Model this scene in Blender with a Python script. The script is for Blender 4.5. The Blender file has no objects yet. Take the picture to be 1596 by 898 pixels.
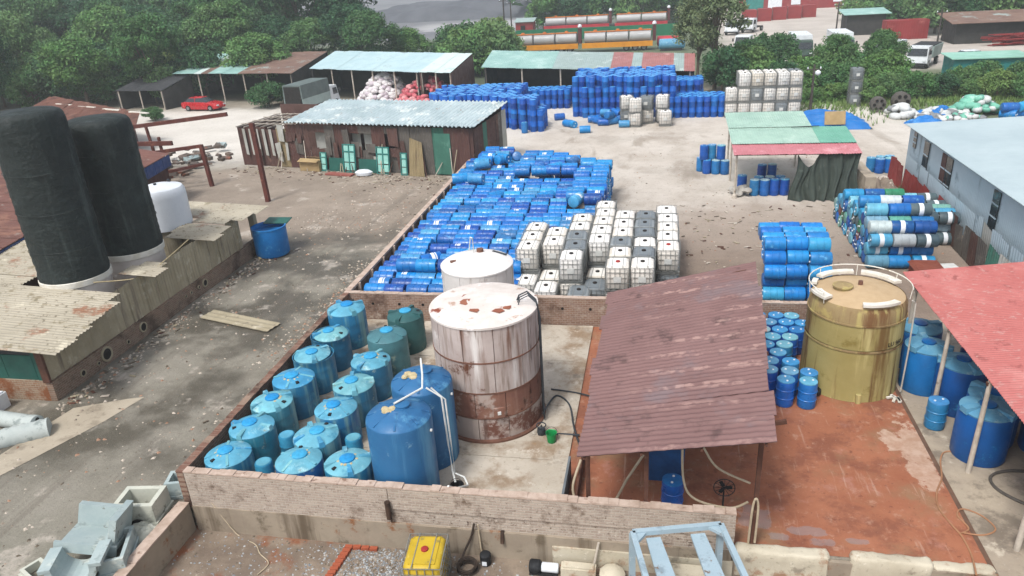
import bpy, math, random
from mathutils import Vector, Matrix, noise as mnoise
random.seed(11)
S = bpy.context.scene
COL = S.collection
R = math.radians
PI = math.pi

# ---------------------------------------------------------------- camera
CAM_H = 13.0
cam = bpy.data.objects.new('camera', bpy.data.cameras.new('camera'))
COL.objects.link(cam)
XA = Vector((0.98155, 0.02154, -0.18997)); YA = Vector((0.18233, -0.40440, 0.89622)); ZA = Vector((-0.05752, -0.91433, -0.40087))
right = Vector((XA[0], YA[0], ZA[0])); down = Vector((XA[1], YA[1], ZA[1])); fwd = Vector((XA[2], YA[2], ZA[2]))
m = Matrix.Identity(4)
for i in range(3):
    m[i][0] = right[i]; m[i][1] = -down[i]; m[i][2] = -fwd[i]
m.translation = (0, 0, CAM_H)
cam.matrix_world = m
cam.data.sensor_width = 36.0
cam.data.lens = 36.0 * 1150 / 1596
cam.data.clip_start = 0.2
cam.data.clip_end = 3000
S.camera = cam

# ---------------------------------------------------------------- overcast light
SUN_EL, SUN_AZ = 58, 205            # azimuth in degrees from +Y, clockwise: behind the camera, a little to its side
w = bpy.data.worlds.new('World'); S.world = w; w.use_nodes = True
nt = w.node_tree
sky = nt.nodes.new('ShaderNodeTexSky'); sky.sky_type = 'NISHITA'; sky.sun_disc = False
sky.sun_elevation = R(SUN_EL); sky.sun_rotation = R(SUN_AZ); sky.air_density = 1.0; sky.dust_density = 3.0; sky.ozone_density = 1.0
hsv = nt.nodes.new('ShaderNodeHueSaturation'); hsv.inputs['Saturation'].default_value = 0.42
nt.links.new(sky.outputs[0], hsv.inputs['Color'])
nt.links.new(hsv.outputs[0], nt.nodes['Background'].inputs[0])
nt.nodes['Background'].inputs[1].default_value = 0.125
sl = bpy.data.lights.new('sun', 'SUN'); sl.energy = 1.5; sl.angle = R(13); sl.color = (1.0, 0.985, 0.96)
so = bpy.data.objects.new('sun', sl); COL.objects.link(so)
sd = Vector((math.sin(R(SUN_AZ)) * math.cos(R(SUN_EL)), math.cos(R(SUN_AZ)) * math.cos(R(SUN_EL)), math.sin(R(SUN_EL))))
so.rotation_euler = sd.to_track_quat('Z', 'Y').to_euler()
so.location = sd * 60
S.view_settings.view_transform = 'Standard'; S.view_settings.look = 'None'
S.view_settings.exposure = 0.88; S.view_settings.gamma = 1.0; S.view_settings.use_curve_mapping = False
S.render.engine = 'CYCLES'
S.cycles.use_denoising = True
S.cycles.max_bounces = 6; S.cycles.diffuse_bounces = 3; S.cycles.glossy_bounces = 2; S.cycles.transmission_bounces = 3; S.cycles.volume_bounces = 1; S.cycles.transparent_max_bounces = 6

# ---------------------------------------------------------------- mesh builder
class MB:
    def __init__(s):
        s.v = []; s.f = []; s.m = []; s.mi = 0
    def poly(s, pts):
        n = len(s.v); s.v += [tuple(p) for p in pts]; s.f.append(tuple(range(n, n + len(pts)))); s.m.append(s.mi); return s
    def hexa(s, b, t):
        n = len(s.v); s.v += [tuple(p) for p in b] + [tuple(p) for p in t]
        for f in ((3, 2, 1, 0), (4, 5, 6, 7), (0, 1, 5, 4), (1, 2, 6, 5), (2, 3, 7, 6), (3, 0, 4, 7)):
            s.f.append(tuple(n + i for i in f)); s.m.append(s.mi)
        return s
    def box(s, x0, x1, y0, y1, z0, z1):
        return s.hexa([(x0, y0, z0), (x1, y0, z0), (x1, y1, z0), (x0, y1, z0)], [(x0, y0, z1), (x1, y0, z1), (x1, y1, z1), (x0, y1, z1)])
    def cbox(s, c, sz, M=None):
        hx, hy, hz = sz[0] / 2, sz[1] / 2, sz[2] / 2
        b = [(-hx, -hy, -hz), (hx, -hy, -hz), (hx, hy, -hz), (-hx, hy, -hz)]; t = [(x, y, hz) for x, y, _ in b]
        f = (lambda p: Vector(c) + (M @ Vector(p) if M else Vector(p)))
        return s.hexa([f(p) for p in b], [f(p) for p in t])
    def bar(s, a, b, w_, h_=None, up=(0, 0, 1)):
        a = Vector(a); b = Vector(b); d = (b - a).normalized(); u = Vector(up)
        if abs(d.dot(u)) > .98: u = Vector((0, 1, 0))
        x = d.cross(u).normalized() * w_ / 2; z = x.cross(d).normalized() * (h_ or w_) / 2
        return s.hexa([a - x - z, a + x - z, b + x - z, b - x - z], [a - x + z, a + x + z, b + x + z, b - x + z])
    def lathe(s, prof, n=20, c=(0, 0, 0), M=None, capb=True, capt=True):
        base = len(s.v); c = Vector(c)
        for r, z in prof:
            for i in range(n):
                a = 2 * PI * i / n; p = Vector((r * math.cos(a), r * math.sin(a), z))
                s.v.append(tuple(c + (M @ p if M else p)))
        for k in range(len(prof) - 1):
            for i in range(n):
                j = (i + 1) % n
                s.f.append((base + k * n + i, base + k * n + j, base + (k + 1) * n + j, base + (k + 1) * n + i)); s.m.append(s.mi)
        if capb: s.f.append(tuple(base + i for i in reversed(range(n)))); s.m.append(s.mi)
        if capt: s.f.append(tuple(base + (len(prof) - 1) * n + i for i in range(n))); s.m.append(s.mi)
        return s
    def cyl(s, a, b, r0, r1=None, n=10, caps=True):
        a = Vector(a); b = Vector(b); M = (b - a).to_track_quat('Z', 'Y').to_matrix()
        return s.lathe([(r0, 0), (r0 if r1 is None else r1, (b - a).length)], n, a, M, caps, caps)
    def tube(s, pts, r, n=6, cyclic=False):
        pts = [Vector(p) for p in pts]; base = len(s.v); N = len(pts)
        for i, p in enumerate(pts):
            d = (pts[min(i + 1, N - 1)] - pts[max(i - 1, 0)]).normalized()
            u = Vector((0, 0, 1)) if abs(d.z) < .95 else Vector((0, 1, 0))
            x = d.cross(u).normalized(); y = x.cross(d)
            rr = r[i] if isinstance(r, (list, tuple)) else r
            for k in range(n):
                a = 2 * PI * k / n; s.v.append(tuple(p + (x * math.cos(a) + y * math.sin(a)) * rr))
        for i in range(N - 1):
            for k in range(n):
                j = (k + 1) % n
                s.f.append((base + i * n + k, base + i * n + j, base + (i + 1) * n + j, base + (i + 1) * n + k)); s.m.append(s.mi)
        s.f.append(tuple(base + k for k in reversed(range(n)))); s.m.append(s.mi)
        s.f.append(tuple(base + (N - 1) * n + k for k in range(n))); s.m.append(s.mi)
        return s
    def grid(s, fn, nu, nv):
        b = len(s.v)
        for i in range(nu + 1):
            for j in range(nv + 1): s.v.append(tuple(fn(i / nu, j / nv)))
        for i in range(nu):
            for j in range(nv):
                a = b + i * (nv + 1) + j; s.f.append((a, a + nv + 1, a + nv + 2, a + 1)); s.m.append(s.mi)
        return s
    def sheet(s, p00, p10, p11, p01, th=.02, amp=.02, waves=5, nv=1, seg=6, step=0, steps=0, jag=0):
        """corrugated sheet: waves repeat from p00 to p10, ridges run towards p01; closed underside"""
        p00, p10, p11, p01 = (Vector(p) for p in (p00, p10, p11, p01)); nr = (p10 - p00).cross(p01 - p00).normalized()
        nu = max(1, int(waves * seg)); nv = max(nv, steps * 2)
        def fn(o):
            def g(u, v):
                p = (p00 * (1 - u) + p10 * u) * (1 - v) + (p01 * (1 - u) + p11 * u) * v
                h = amp * math.sin(2 * PI * waves * u)
                if steps:
                    k = v * steps; h += step * (1 - (k - math.floor(k + 1e-6)))
                return p + nr * (h + o)
            return g
        s.grid(fn(0), nu, nv); n0 = len(s.v)
        s.grid(lambda u, v: fn(-th)(u, 1 - v), nu, nv)
        return s
    def build(s, name, mats, parent=None, loc=None, smooth=40, rz=0):
        me = bpy.data.meshes.new(name); me.from_pydata(s.v, [], s.f)
        for mt in (mats if isinstance(mats, (list, tuple)) else [mats]): me.materials.append(mt)
        if any(s.m): me.polygons.foreach_set('material_index', s.m)
        if smooth:
            me.polygons.foreach_set('use_smooth', [True] * len(s.f)); me.update(); me.set_sharp_from_angle(angle=R(smooth))
        me.update()
        o = bpy.data.objects.new(name, me); COL.objects.link(o)
        if parent: o.parent = parent
        if loc is not None: o.location = loc
        if rz: o.rotation_euler[2] = rz
        return o

def tag(o, label=None, cat=None, group=None, kind=None):
    if label: o['label'] = label
    if cat: o['category'] = cat
    if group: o['group'] = group
    if kind: o['kind'] = kind
    return o
def thing(name, label, cat, loc=(0, 0, 0), rz=0, group=None, rot=None):
    o = bpy.data.objects.new(name, None); COL.objects.link(o); o.empty_display_size = .2
    o.location = loc; o.rotation_euler = rot or (0, 0, rz)
    return tag(o, label, cat, group)
KIDS = {}
def dup(root, loc, rz=0, label=None, group=None, scale=None, rot=None):
    r = root.copy(); COL.objects.link(r); r.location = loc; r.rotation_euler = rot or (0, 0, rz)
    if scale: r.scale = scale
    if label: r['label'] = label
    if group: r['group'] = group
    kids = KIDS.setdefault(root.name, [c for c in root.children])
    for ch in kids:
        c = ch.copy(); COL.objects.link(c); c.parent = r
        for g in KIDS.setdefault(ch.name, [x for x in ch.children]):
            d = g.copy(); COL.objects.link(d); d.parent = c
    return r
def kill(*roots):
    for r in roots:
        for c in list(r.children):
            for g_ in list(c.children): bpy.data.objects.remove(g_)
            KIDS.pop(c.name, None); bpy.data.objects.remove(c)
        KIDS.pop(r.name, None); bpy.data.objects.remove(r)
ORD = 'zeroth first second third fourth fifth sixth seventh eighth ninth tenth eleventh twelfth thirteenth fourteenth fifteenth sixteenth seventeenth eighteenth nineteenth twentieth'.split()
def od(n):
    if n <= 20: return ORD[n]
    t, u = divmod(n, 10); tens = {2: ('twenty', 'twentieth'), 3: ('thirty', 'thirtieth'), 4: ('forty', 'fortieth'), 5: ('fifty', 'fiftieth'), 6: ('sixty', 'sixtieth')}[t]
    return tens[1] if u == 0 else tens[0] + '-' + ORD[u]
def rot(ax, deg): return Matrix.Rotation(R(deg), 3, ax)

# ---------------------------------------------------------------- materials
def srgb(h):
    h = h.lstrip('#'); c = [int(h[i:i + 2], 16) / 255 for i in (0, 2, 4)]
    return tuple((x / 12.92 if x <= .04045 else ((x + .055) / 1.055) ** 2.4) for x in c) + (1,)
class NT:
    def __init__(s, name):
        s.mat = bpy.data.materials.new(name); s.mat.use_nodes = True; s.t = s.mat.node_tree
        s.p = s.t.nodes['Principled BSDF']; s.p.inputs['Specular IOR Level'].default_value = .3
    def n(s, ty, **kw):
        x = s.t.nodes.new(ty)
        for k, v in kw.items():
            if hasattr(x, k): setattr(x, k, v)
        return x
    def l(s, a, b): s.t.links.new(a, b)
    def val(s, sock, v):
        if hasattr(v, 'node'): s.l(v, sock)
        else: sock.default_value = v
    def coord(s, scale=(1, 1, 1), kind='Object'):
        tc = s.n('ShaderNodeTexCoord'); mp = s.n('ShaderNodeMapping'); mp.inputs['Scale'].default_value = scale
        s.l(tc.outputs[kind], mp.inputs[0]); return mp.outputs[0]
    def noise(s, scale, detail=5, rough=.6, vec=None, col=False, dist=0):
        x = s.n('ShaderNodeTexNoise'); x.inputs['Scale'].default_value = scale; x.inputs['Detail'].default_value = detail; x.inputs['Roughness'].default_value = rough; x.inputs['Distortion'].default_value = dist
        s.l(vec or s.coord(), x.inputs['Vector']); return x.outputs['Color' if col else 'Fac']
    def mr(s, v, lo, hi, a=0, b=1, smooth=True):
        x = s.n('ShaderNodeMapRange'); x.interpolation_type = 'SMOOTHSTEP' if smooth else 'LINEAR'
        s.val(x.inputs[0], v)
        for i, q in zip((1, 2, 3, 4), (lo, hi, a, b)): x.inputs[i].default_value = q
        return x.outputs[0]
    def math(s, op, a, b=0.):
        x = s.n('ShaderNodeMath'); x.operation = op; s.val(x.inputs[0], a); s.val(x.inputs[1], b); return x.outputs[0]
    def mix(s, f, a, b, mode='MIX'):
        x = s.n('ShaderNodeMix'); x.data_type = 'RGBA'; x.blend_type = mode
        s.val(x.inputs[0], f); s.val(x.inputs[6], a); s.val(x.inputs[7], b); return x.outputs[2]
    def bump(s, h, strength=.3, dist=.02):
        x = s.n('ShaderNodeBump'); x.inputs['Strength'].default_value = strength; x.inputs['Distance'].default_value = dist
        s.l(h, x.inputs['Height']); s.l(x.outputs[0], s.p.inputs['Normal'])
    def ramp(s, f, cols):
        x = s.n('ShaderNodeValToRGB'); e = x.color_ramp.elements
        e[0].position, e[0].color = cols[0]; e[1].position, e[1].color = cols[-1]
        for p, c in cols[1:-1]:
            q = e.new(p); q.color = c
        s.l(f, x.inputs[0]); return x.outputs[0]
    def rnd(s): return s.n('ShaderNodeObjectInfo').outputs['Random']
MATS = {}
def mk(name, c1, c2=None, scale=2., rough=.7, bump=.25, bscale=30, stains=(), streaks=(), metal=0, rnd=None, bdist=.01, spec=.3, rrough=.15):
    """base colour c1..c2 by noise, blotch stains (colour, scale, lo, hi), vertical streaks (colour, scale, lo, hi), per-object colour list"""
    t = NT(name); c1 = srgb(c1); c2 = srgb(c2) if c2 else tuple(x * .75 for x in c1[:3]) + (1,)
    f = t.mr(t.noise(scale, 6, .65), .32, .68)
    if rnd:
        k = len(rnd); base = t.ramp(t.rnd(), [((i + .5) / k, srgb(h)) for i, h in enumerate(rnd)])
        dark = t.mix(1., base, (.72, .72, .72, 1), 'MULTIPLY'); c = t.mix(f, base, dark)
    else: c = t.mix(f, c1, c2)
    for col, sc, lo, hi in stains:
        c = t.mix(t.mr(t.noise(sc, 8, .7), lo, hi), c, srgb(col))
    for col, sc, lo, hi in streaks:
        c = t.mix(t.mr(t.noise(1., 6, .6, t.coord((sc, sc, sc * .07))), lo, hi), c, srgb(col))
    t.l(c, t.p.inputs['Base Color'])
    rr = t.mr(t.noise(scale * 2.3, 4), .3, .7, max(.05, rough - rrough), min(1, rough + rrough)); t.l(rr, t.p.inputs['Roughness'])
    t.p.inputs['Metallic'].default_value = metal; t.p.inputs['Specular IOR Level'].default_value = spec
    if bump: t.bump(t.noise(bscale, 4), bump, bdist)
    MATS[name] = t.mat; return t.mat
# ---------------------------------------------------------------- ground
def ground_material():
    t = NT('ground_dirt'); pos = t.coord()
    dn = t.n('ShaderNodeVectorMath'); dn.operation = 'SUBTRACT'; t.l(t.noise(.22, 6, .7, col=True), dn.inputs[0]); dn.inputs[1].default_value = (.5, .5, .5)
    sc = t.n('ShaderNodeVectorMath'); sc.operation = 'SCALE'; t.l(dn.outputs[0], sc.inputs[0]); sc.inputs['Scale'].default_value = 7.
    ad = t.n('ShaderNodeVectorMath'); ad.operation = 'ADD'; t.l(pos, ad.inputs[0]); t.l(sc.outputs[0], ad.inputs[1])
    sp = t.n('ShaderNodeSeparateXYZ'); t.l(ad.outputs[0], sp.inputs[0]); x, y = sp.outputs[0], sp.outputs[1]
    def box(x0, x1, y0, y1, s=1.5):
        a = t.math('MULTIPLY', t.mr(x, x0 - s, x0 + s), t.mr(x, x1 - s, x1 + s, 1, 0))
        b = t.math('MULTIPLY', t.mr(y, y0 - s, y0 + s), t.mr(y, y1 - s, y1 + s, 1, 0))
        return t.math('MULTIPLY', a, b)
    c = t.mix(t.mr(t.noise(.3, 8, .7), .3, .7), srgb('#7b7160'), srgb('#8f8572'))
    def lay(mask, a, b, amt=1., ns=.6):
        nonlocal c
        k = t.mix(t.mr(t.noise(ns, 8, .7), .3, .7), srgb(a), srgb(b))
        c = t.mix(t.math('MULTIPLY', mask, amt), c, k)
    lay(box(-400, 400, 84, 900, 4), '#4c5a3c', '#5f6a48', 1, .2)       # scrub beyond the sheds
    lay(box(-130, -14, 88, 140, 3), '#3a4630', '#4a5438', 1, .3)       # wood floor
    lay(box(-190, -12, 150, 520, 8), '#5f6064', '#7b7b7e', 1, .05)     # dark tipped ground
    lay(box(-60, -14, 176, 196, 5), '#a8a6a4', '#8f8d8d', .8, .1)
    lay(box(9, 60, 90, 240, 3), '#a3988c', '#b9aea2', 1, .12)          # lorry yard
    lay(box(8, 34, 62, 88, 2), '#5b6844', '#6d7450', .9, .3)
    lay(box(-60, 20, 52, 76, 3), '#bdb5a8', '#cbc4b8', 1, .25)         # pale far yard
    lay(box(-11, 17, 33, 66, 3), '#bfb5a7', '#ab9e8e', 1, .3)
    lay(box(-3, 15, 22, 38, 2.2), '#74604e', '#8a7562', .95, .4)       # muddy near yard
    lay(box(1, 15, 34, 41, 2.), '#9c8a78', '#8a7867', .8, .4)
    lay(box(-21, -12.6, 2, 48, 1.), '#787262', '#898273', 1, .35)      # lane
    lay(box(-40, -12.6, 34, 50, 1.5), '#7d6d5c', '#93826f', .9, .4)
    # wet mud, pale slab remnants and tyre scuffs
    wet = t.math('MULTIPLY', box(-20.5, -13.2, 15, 37, 1.5), t.mr(t.noise(.2, 8, .62), .40, .54))
    c = t.mix(t.math('MULTIPLY', wet, .9), c, srgb('#4b4537'))
    wet2 = t.math('MULTIPLY', box(-19.5, -12.5, 5, 12.2, 1.2), t.mr(t.noise(.4, 7, .6), .36, .56))
    c = t.mix(t.math('MULTIPLY', wet2, .6), c, srgb('#62604c'))
    pal = t.math('MULTIPLY', box(-34, -12.4, 6, 49, 1.5), t.mr(t.noise(.55, 8, .62), .57, .66))
    c = t.mix(t.math('MULTIPLY', pal, .6), c, srgb('#b3a797'))
    tr = t.math('MULTIPLY', box(-19, -13, 8, 44, 1.), t.mr(t.noise(1., 4, .6, t.coord((1.6, .06, 1))), .5, .64))
    c = t.mix(t.math('MULTIPLY', tr, .45), c, srgb('#62584a'))
    tr2 = t.math('MULTIPLY', box(-12, 17, 40, 72, 2.), t.mr(t.noise(1., 5, .6, t.coord((.35, .12, 1)), dist=.6), .52, .66))
    c = t.mix(t.math('MULTIPLY', tr2, .65), c, srgb('#857663'))
    dmp = t.math('MULTIPLY', box(-9, 17, 36, 64, 2.), t.mr(t.noise(.16, 8, .65), .5, .64)); c = t.mix(t.math('MULTIPLY', dmp, .4), c, srgb('#7d6e5c'))
    c = t.mix(t.mr(t.noise(3.5, 9, .75), .55, .68, 0, .55), c, srgb('#574d41'))
    c = t.mix(t.mr(t.noise(14., 8, .75), .54, .66, 0, .5), c, srgb('#4f463b')); c = t.mix(t.mr(t.noise(21., 8, .75), .58, .66, 0, .45), c, srgb('#b9afa2'))
    c = t.mix(t.mr(t.noise(6., 9, .8), .66, .74, 0, .6), c, srgb('#c9c0b4'))
    hs = t.n('ShaderNodeHueSaturation'); hs.inputs['Saturation'].default_value = .78; t.l(c, hs.inputs['Color']); c = hs.outputs[0]
    t.l(c, t.p.inputs['Base Color'])
    t.l(t.mr(wet, 0, 1, .9, .5), t.p.inputs['Roughness'])
    t.bump(t.math('ADD', t.noise(2., 8, .75), t.math('MULTIPLY', t.noise(14, 6, .7), .4)), .6, .08)
    return t.mat
GROUND = ground_material()
XL, YF, ZL = -12.5, 14.12, -.75          # the yard in front lies lower: edge of the terrace
g = MB()
xs = [-1500, -300, -120, XL, 60, 300, 1500]; ys = [-600, -60, YF, 60, 200, 700, 2500]
for i in range(len(xs) - 1):
    for j in range(len(ys) - 1):
        if xs[i] == XL and ys[j] == -60: continue
        g.poly([(xs[i], ys[j], 0), (xs[i + 1], ys[j], 0), (xs[i + 1], ys[j + 1], 0), (xs[i], ys[j + 1], 0)])
g.poly([(XL, -60, 0), (XL, YF, 0), (XL, YF, ZL - .1), (XL, -60, ZL - .1)]).poly([(XL, YF, 0), (60, YF, 0), (60, YF, ZL - .1), (XL, YF, ZL - .1)])
g.poly([(60, YF, 0), (60, -60, 0), (60, -60, ZL - .1), (60, YF, ZL - .1)]).poly([(60, -60, 0), (XL, -60, 0), (XL, -60, ZL - .1), (60, -60, ZL - .1)])
tag(g.build('ground', GROUND, smooth=0), kind='structure')
def lower_mat():
    t = NT('lower_yard_dirt')
    c = t.mix(t.mr(t.noise(.8, 8, .7), .35, .65), srgb('#8a7c6c'), srgb('#6d6054'))
    c = t.mix(t.mr(t.noise(.45, 7, .65), .5, .6), c, srgb('#7d4e35'))
    c = t.mix(t.mr(t.noise(2.4, 8, .7), .6, .68), c, srgb('#a79c8d'))
    t.l(c, t.p.inputs['Base Color']); t.p.inputs['Roughness'].default_value = .85
    t.bump(t.noise(9, 8, .75), .6, .05); return t.mat
tag(MB().poly([(XL, -60, ZL), (60, -60, ZL), (60, YF, ZL), (XL, YF, ZL)]).build('lower_yard', lower_mat(), smooth=0), kind='structure')

def slab_mat(name, a, b, stains, joints=None, bump=.25):
    t = NT(name); c = t.mix(t.mr(t.noise(.5, 8, .7), .3, .7), srgb(a), srgb(b))
    for col, sc, lo, hi, am in stains:
        c = t.mix(t.mr(t.noise(sc, 8, .68), lo, hi, 0, am), c, srgb(col))
    c = t.mix(t.mr(t.noise(9., 9, .75), .56, .66, 0, .45), c, srgb('#6f6454')); c = t.mix(t.mr(t.noise(17., 8, .75), .6, .68, 0, .4), c, srgb('#d2cabb'))
    hs = t.n('ShaderNodeHueSaturation'); hs.inputs['Saturation'].default_value = .9; t.l(c, hs.inputs['Color']); c = hs.outputs[0]
    t.l(c, t.p.inputs['Base Color']); t.l(t.mr(t.noise(.9, 5), .4, .65, .8, .45), t.p.inputs['Roughness'])
    t.bump(t.noise(12, 6, .7), bump, .015); return t.mat
CONC = slab_mat('pale_bay_concrete', '#bcb2a2', '#a59a89', [('#7d6243', .55, .47, .64, .8), ('#5e5244', .9, .54, .68, .75), ('#cfc7b8', 1.3, .58, .68, .7), ('#8f6a3c', 2.1, .62, .7, .5)])
def red_floor_mat():
    t = NT('red_painted_floor'); c = t.mix(t.mr(t.noise(.5, 8, .7), .3, .7), srgb('#8c563e'), srgb('#9c664c')); sp = t.n('ShaderNodeSeparateXYZ'); t.l(t.coord(), sp.inputs[0]); x, y = sp.outputs[0], sp.outputs[1]
    for col, sc, lo, hi, am in (('#734636', .7, .48, .62, .7), ('#84694f', .38, .50, .66, .75), ('#b08d78', 2.6, .56, .68, .5), ('#a3776a', 1.1, .56, .68, .5), ('#62382c', 5., .58, .68, .6), ('#bfa594', 16., .62, .7, .45), ('#5c372c', 22., .62, .7, .4)):
        c = t.mix(t.mr(t.noise(sc, 8, .68), lo, hi, 0, am), c, srgb(col))
    scr = t.mr(t.noise(1., 5, .6, t.coord((6., .5, 1))), .6, .68, 0, .35); c = t.mix(scr, c, srgb('#b59a88'))
    n = t.math('SUBTRACT', t.noise(1.4, 9, .7), .5); n2 = t.math('SUBTRACT', t.noise(2.5, 6, .6), .5)
    def patch(cx, cy, rx, ry, nz, p, lo, hi):
        u = t.math('POWER', t.math('ABSOLUTE', t.math('DIVIDE', t.math('SUBTRACT', x, cx), rx)), p); v = t.math('POWER', t.math('ABSOLUTE', t.math('DIVIDE', t.math('SUBTRACT', y, cy), ry)), p)
        return t.mr(t.math('ADD', t.math('ADD', u, v), nz), lo, hi, 1, 0)
    big = t.math('MULTIPLY', n, 5.); pale = None
    for a in ((7.2, 18.4, .42, 1.7), (6.7, 19.0, .35, .5), (7.3, 24.5, .3, 1.2)):
        m_ = patch(*a, big, 2., .75, 1.05); pale = m_ if pale is None else t.math('MAXIMUM', pale, m_)
    c = t.mix(t.math('MULTIPLY', pale, .85), c, t.mix(t.mr(t.noise(3., 8, .7), .35, .65), srgb('#b8a08e'), srgb('#a3846f')))
    wet = None
    for a in ((2.55, 15.35, .4, .36), (3.75, 14.97, .4, .16), (4.0, 14.62, .3, .14), (3.05, 14.7, .25, .12), (4.85, 14.75, .3, .1)):
        m_ = patch(*a, t.math('MULTIPLY', n2, 6.), 3., .6, 1.3); wet = m_ if wet is None else t.math('MAXIMUM', wet, m_)
    c = t.mix(t.math('MULTIPLY', wet, .5), c, srgb('#857d7c')); t.l(c, t.p.inputs['Base Color']); t.l(t.mr(t.math('MAXIMUM', wet, t.mr(t.noise(.6, 5), .45, .65, 0, .35)), 0, 1, .75, .25), t.p.inputs['Roughness']); t.bump(t.noise(18, 7, .7), .3, .012); return t.mat
RED = red_floor_mat()
GREYC = slab_mat('worn_cream_concrete', '#a89a84', '#8d8070', [('#6f6456', .8, .5, .62, .8), ('#c3b7a2', 1.3, .57, .68, .7)])
RIM = slab_mat('chipped_cream_plaster', '#bfb6a0', '#aaa08a', [('#8a5a35', 1.1, .54, .64, .8), ('#7d7262', 2., .56, .66, .7), ('#dcd4c2', 3., .6, .68, .6)])
# bay floor laid as separate concrete slabs
bf = thing('bay_floor', None, None); bf['kind'] = 'structure'
random.seed(3)
for i, (x0, x1) in enumerate([(-12.3, -9.1), (-9.07, -5.9), (-5.87, -2.75)]):
    for j in range(4):
        y0 = 14.25 + j * 2.84
        MB().box(x0, x1, y0, y0 + 2.81, -.08, .02 + random.uniform(-.006, .006)).build('slab', CONC, bf, smooth=0)
MB().box(-2.74, -2.3, 14.25, 25.5, -.08, .07).build('kerb', CONC, bf, smooth=0)
tag(MB().poly([(-2.3, 14.2, .012), (7.5, 14.2, .012), (7.5, 25.55, .012), (-2.3, 25.55, .012)]).build('red_floor', RED, smooth=0), kind='structure')
tag(MB().poly([(7.62, 12.6, .01), (16., 12.6, .01), (16., 27., .01), (7.62, 27., .01)]).build('side_floor', GREYC, smooth=0), kind='structure')
dr = MB(); dr.box(7.5, 7.62, 14.2, 25.5, -.05, .004); tag(dr.build('drain_channel', mk('drain_mud', '#6b5344', '#574236'), smooth=0), kind='structure')
# ---------------------------------------------------------------- walls round the bay and the drum yard
def brick_mat(name, ax, a, b, mortar, stains=(), sc=1.):
    t = NT(name); sp = t.n('ShaderNodeSeparateXYZ'); t.l(t.coord(), sp.inputs[0]); cb = t.n('ShaderNodeCombineXYZ')
    t.l(sp.outputs['X' if ax == 'x' else 'Y'], cb.inputs[0]); t.l(sp.outputs['Z'], cb.inputs[1])
    br = t.n('ShaderNodeTexBrick'); t.l(cb.outputs[0], br.inputs['Vector'])
    br.inputs['Color1'].default_value = srgb(a); br.inputs['Color2'].default_value = srgb(b); br.inputs['Mortar'].default_value = srgb(mortar)
    for k, v in (('Scale', 1.), ('Mortar Size', .012), ('Brick Width', .2 * sc), ('Row Height', .08 * sc), ('Mortar Smooth', .4), ('Bias', 0)): br.inputs[k].default_value = v
    c = br.outputs['Color']
    c = t.mix(t.mr(t.noise(3, 8, .75), .45, .65, 0, .6), c, srgb(mortar))
    for col, s_, lo, hi in stains: c = t.mix(t.mr(t.noise(s_, 7, .7), lo, hi), c, srgb(col))
    t.l(c, t.p.inputs['Base Color']); t.p.inputs['Roughness'].default_value = .9
    t.bump(t.math('ADD', t.math('MULTIPLY', br.outputs['Fac'], -1.), t.noise(25, 5)), .8, .02); return t.mat
BR_F = brick_mat('pinkish_grey_brick', 'x', '#998a7d', '#b0a193', '#b3a89b', [('#6b5a4c', .9, .54, .68), ('#5f4d40', 11., .57, .66), ('#c4b9ac', 7., .58, .68)])
BR_B = brick_mat('brown_brick', 'x', '#7c5f50', '#8f7260', '#9c8c80', [('#5b463b', .8, .5, .65), ('#a89a8c', 1.7, .6, .68)])
BR_S = brick_mat('dark_brown_brick', 'y', '#6b4c40', '#7d5d4f', '#8a7565', [('#4b382f', .7, .45, .6)])
PLAS = mk('stained_plaster', '#877b6c', '#978b7a', 1.2, .85, .3, 14, [('#7d4d28', .9, .56, .66), ('#6b6050', 1.7, .55, .68)], [('#5f5344', 1.4, .55, .7)])
COPE = mk('pale_mortar_coping', '#b8a597', '#a08c7d', 3, .9, .4, 20, [('#7d6455', 2.5, .56, .66)])
def rough_top(x0, x1, y0, y1, z0, z1, axis, n, j=.03):
    mb = MB()
    for i in range(n):
        a, b = i / n, (i + 1) / n; dz = random.uniform(-j, j)
        if axis == 'x': mb.box(x0 + (x1 - x0) * a, x0 + (x1 - x0) * b - .004, y0, y1, z0, z1 + dz)
        else: mb.box(x0, x1, y0 + (y1 - y0) * a, y0 + (y1 - y0) * b - .004, z0, z1 + dz)
    return mb
wf = thing('brick_wall', 'long pinkish brick wall in front of the blue tanks, plastered at its foot', 'wall')
MB().box(-12.2, -6.52, 14.0, 14.2, .06, 1.15).build('brick_face', BR_F, wf, smooth=0)
MB().box(-6.5, 1.95, 14.0, 14.2, .5, 1.15).build('brick_face', BR_F, wf, smooth=0)
MB().box(-6.5, 1.95, 14.035, 14.2, .06, .497).build('recessed_brick_face', BR_S if False else BR_F, wf, smooth=0)
rough_top(-12.2, 1.96, 13.985, 14.21, 1.15, 1.185, 'x', 58, .026).build('coping', COPE, wf, smooth=0)
MB().box(-12.2, 1.9, 13.965, 14.12, ZL, .06).build('plaster_base', PLAS, wf, smooth=0)
MB().box(-2.35, 1.94, 13.92, 13.99, ZL, -.2).build('plaster_patch', RIM, wf, smooth=0)
MB().cyl((-6.52, 13.93, .25), (-6.52, 13.93, .78), .07, n=12).build('drain_pipe', mk('rust_pipe', '#4a372b', '#2e231d'), wf)
MB().cyl((-3.6, 13.88, -.2), (-3.6, 14.0, .1), .05, n=10).build('pipe_stub', MATS['rust_pipe'], wf)
ws = thing('brick_wall', 'dark brick wall between the muddy lane and the blue tanks', 'wall')
MB().box(-12.42, -12.22, 14.0, 25.6, 0, 1.15).build('brick_face', BR_S, ws, smooth=0)
rough_top(-12.44, -12.2, 14.0, 25.6, 1.15, 1.18, 'y', 36, .015).build('coping', BR_S, ws, smooth=0)
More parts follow.
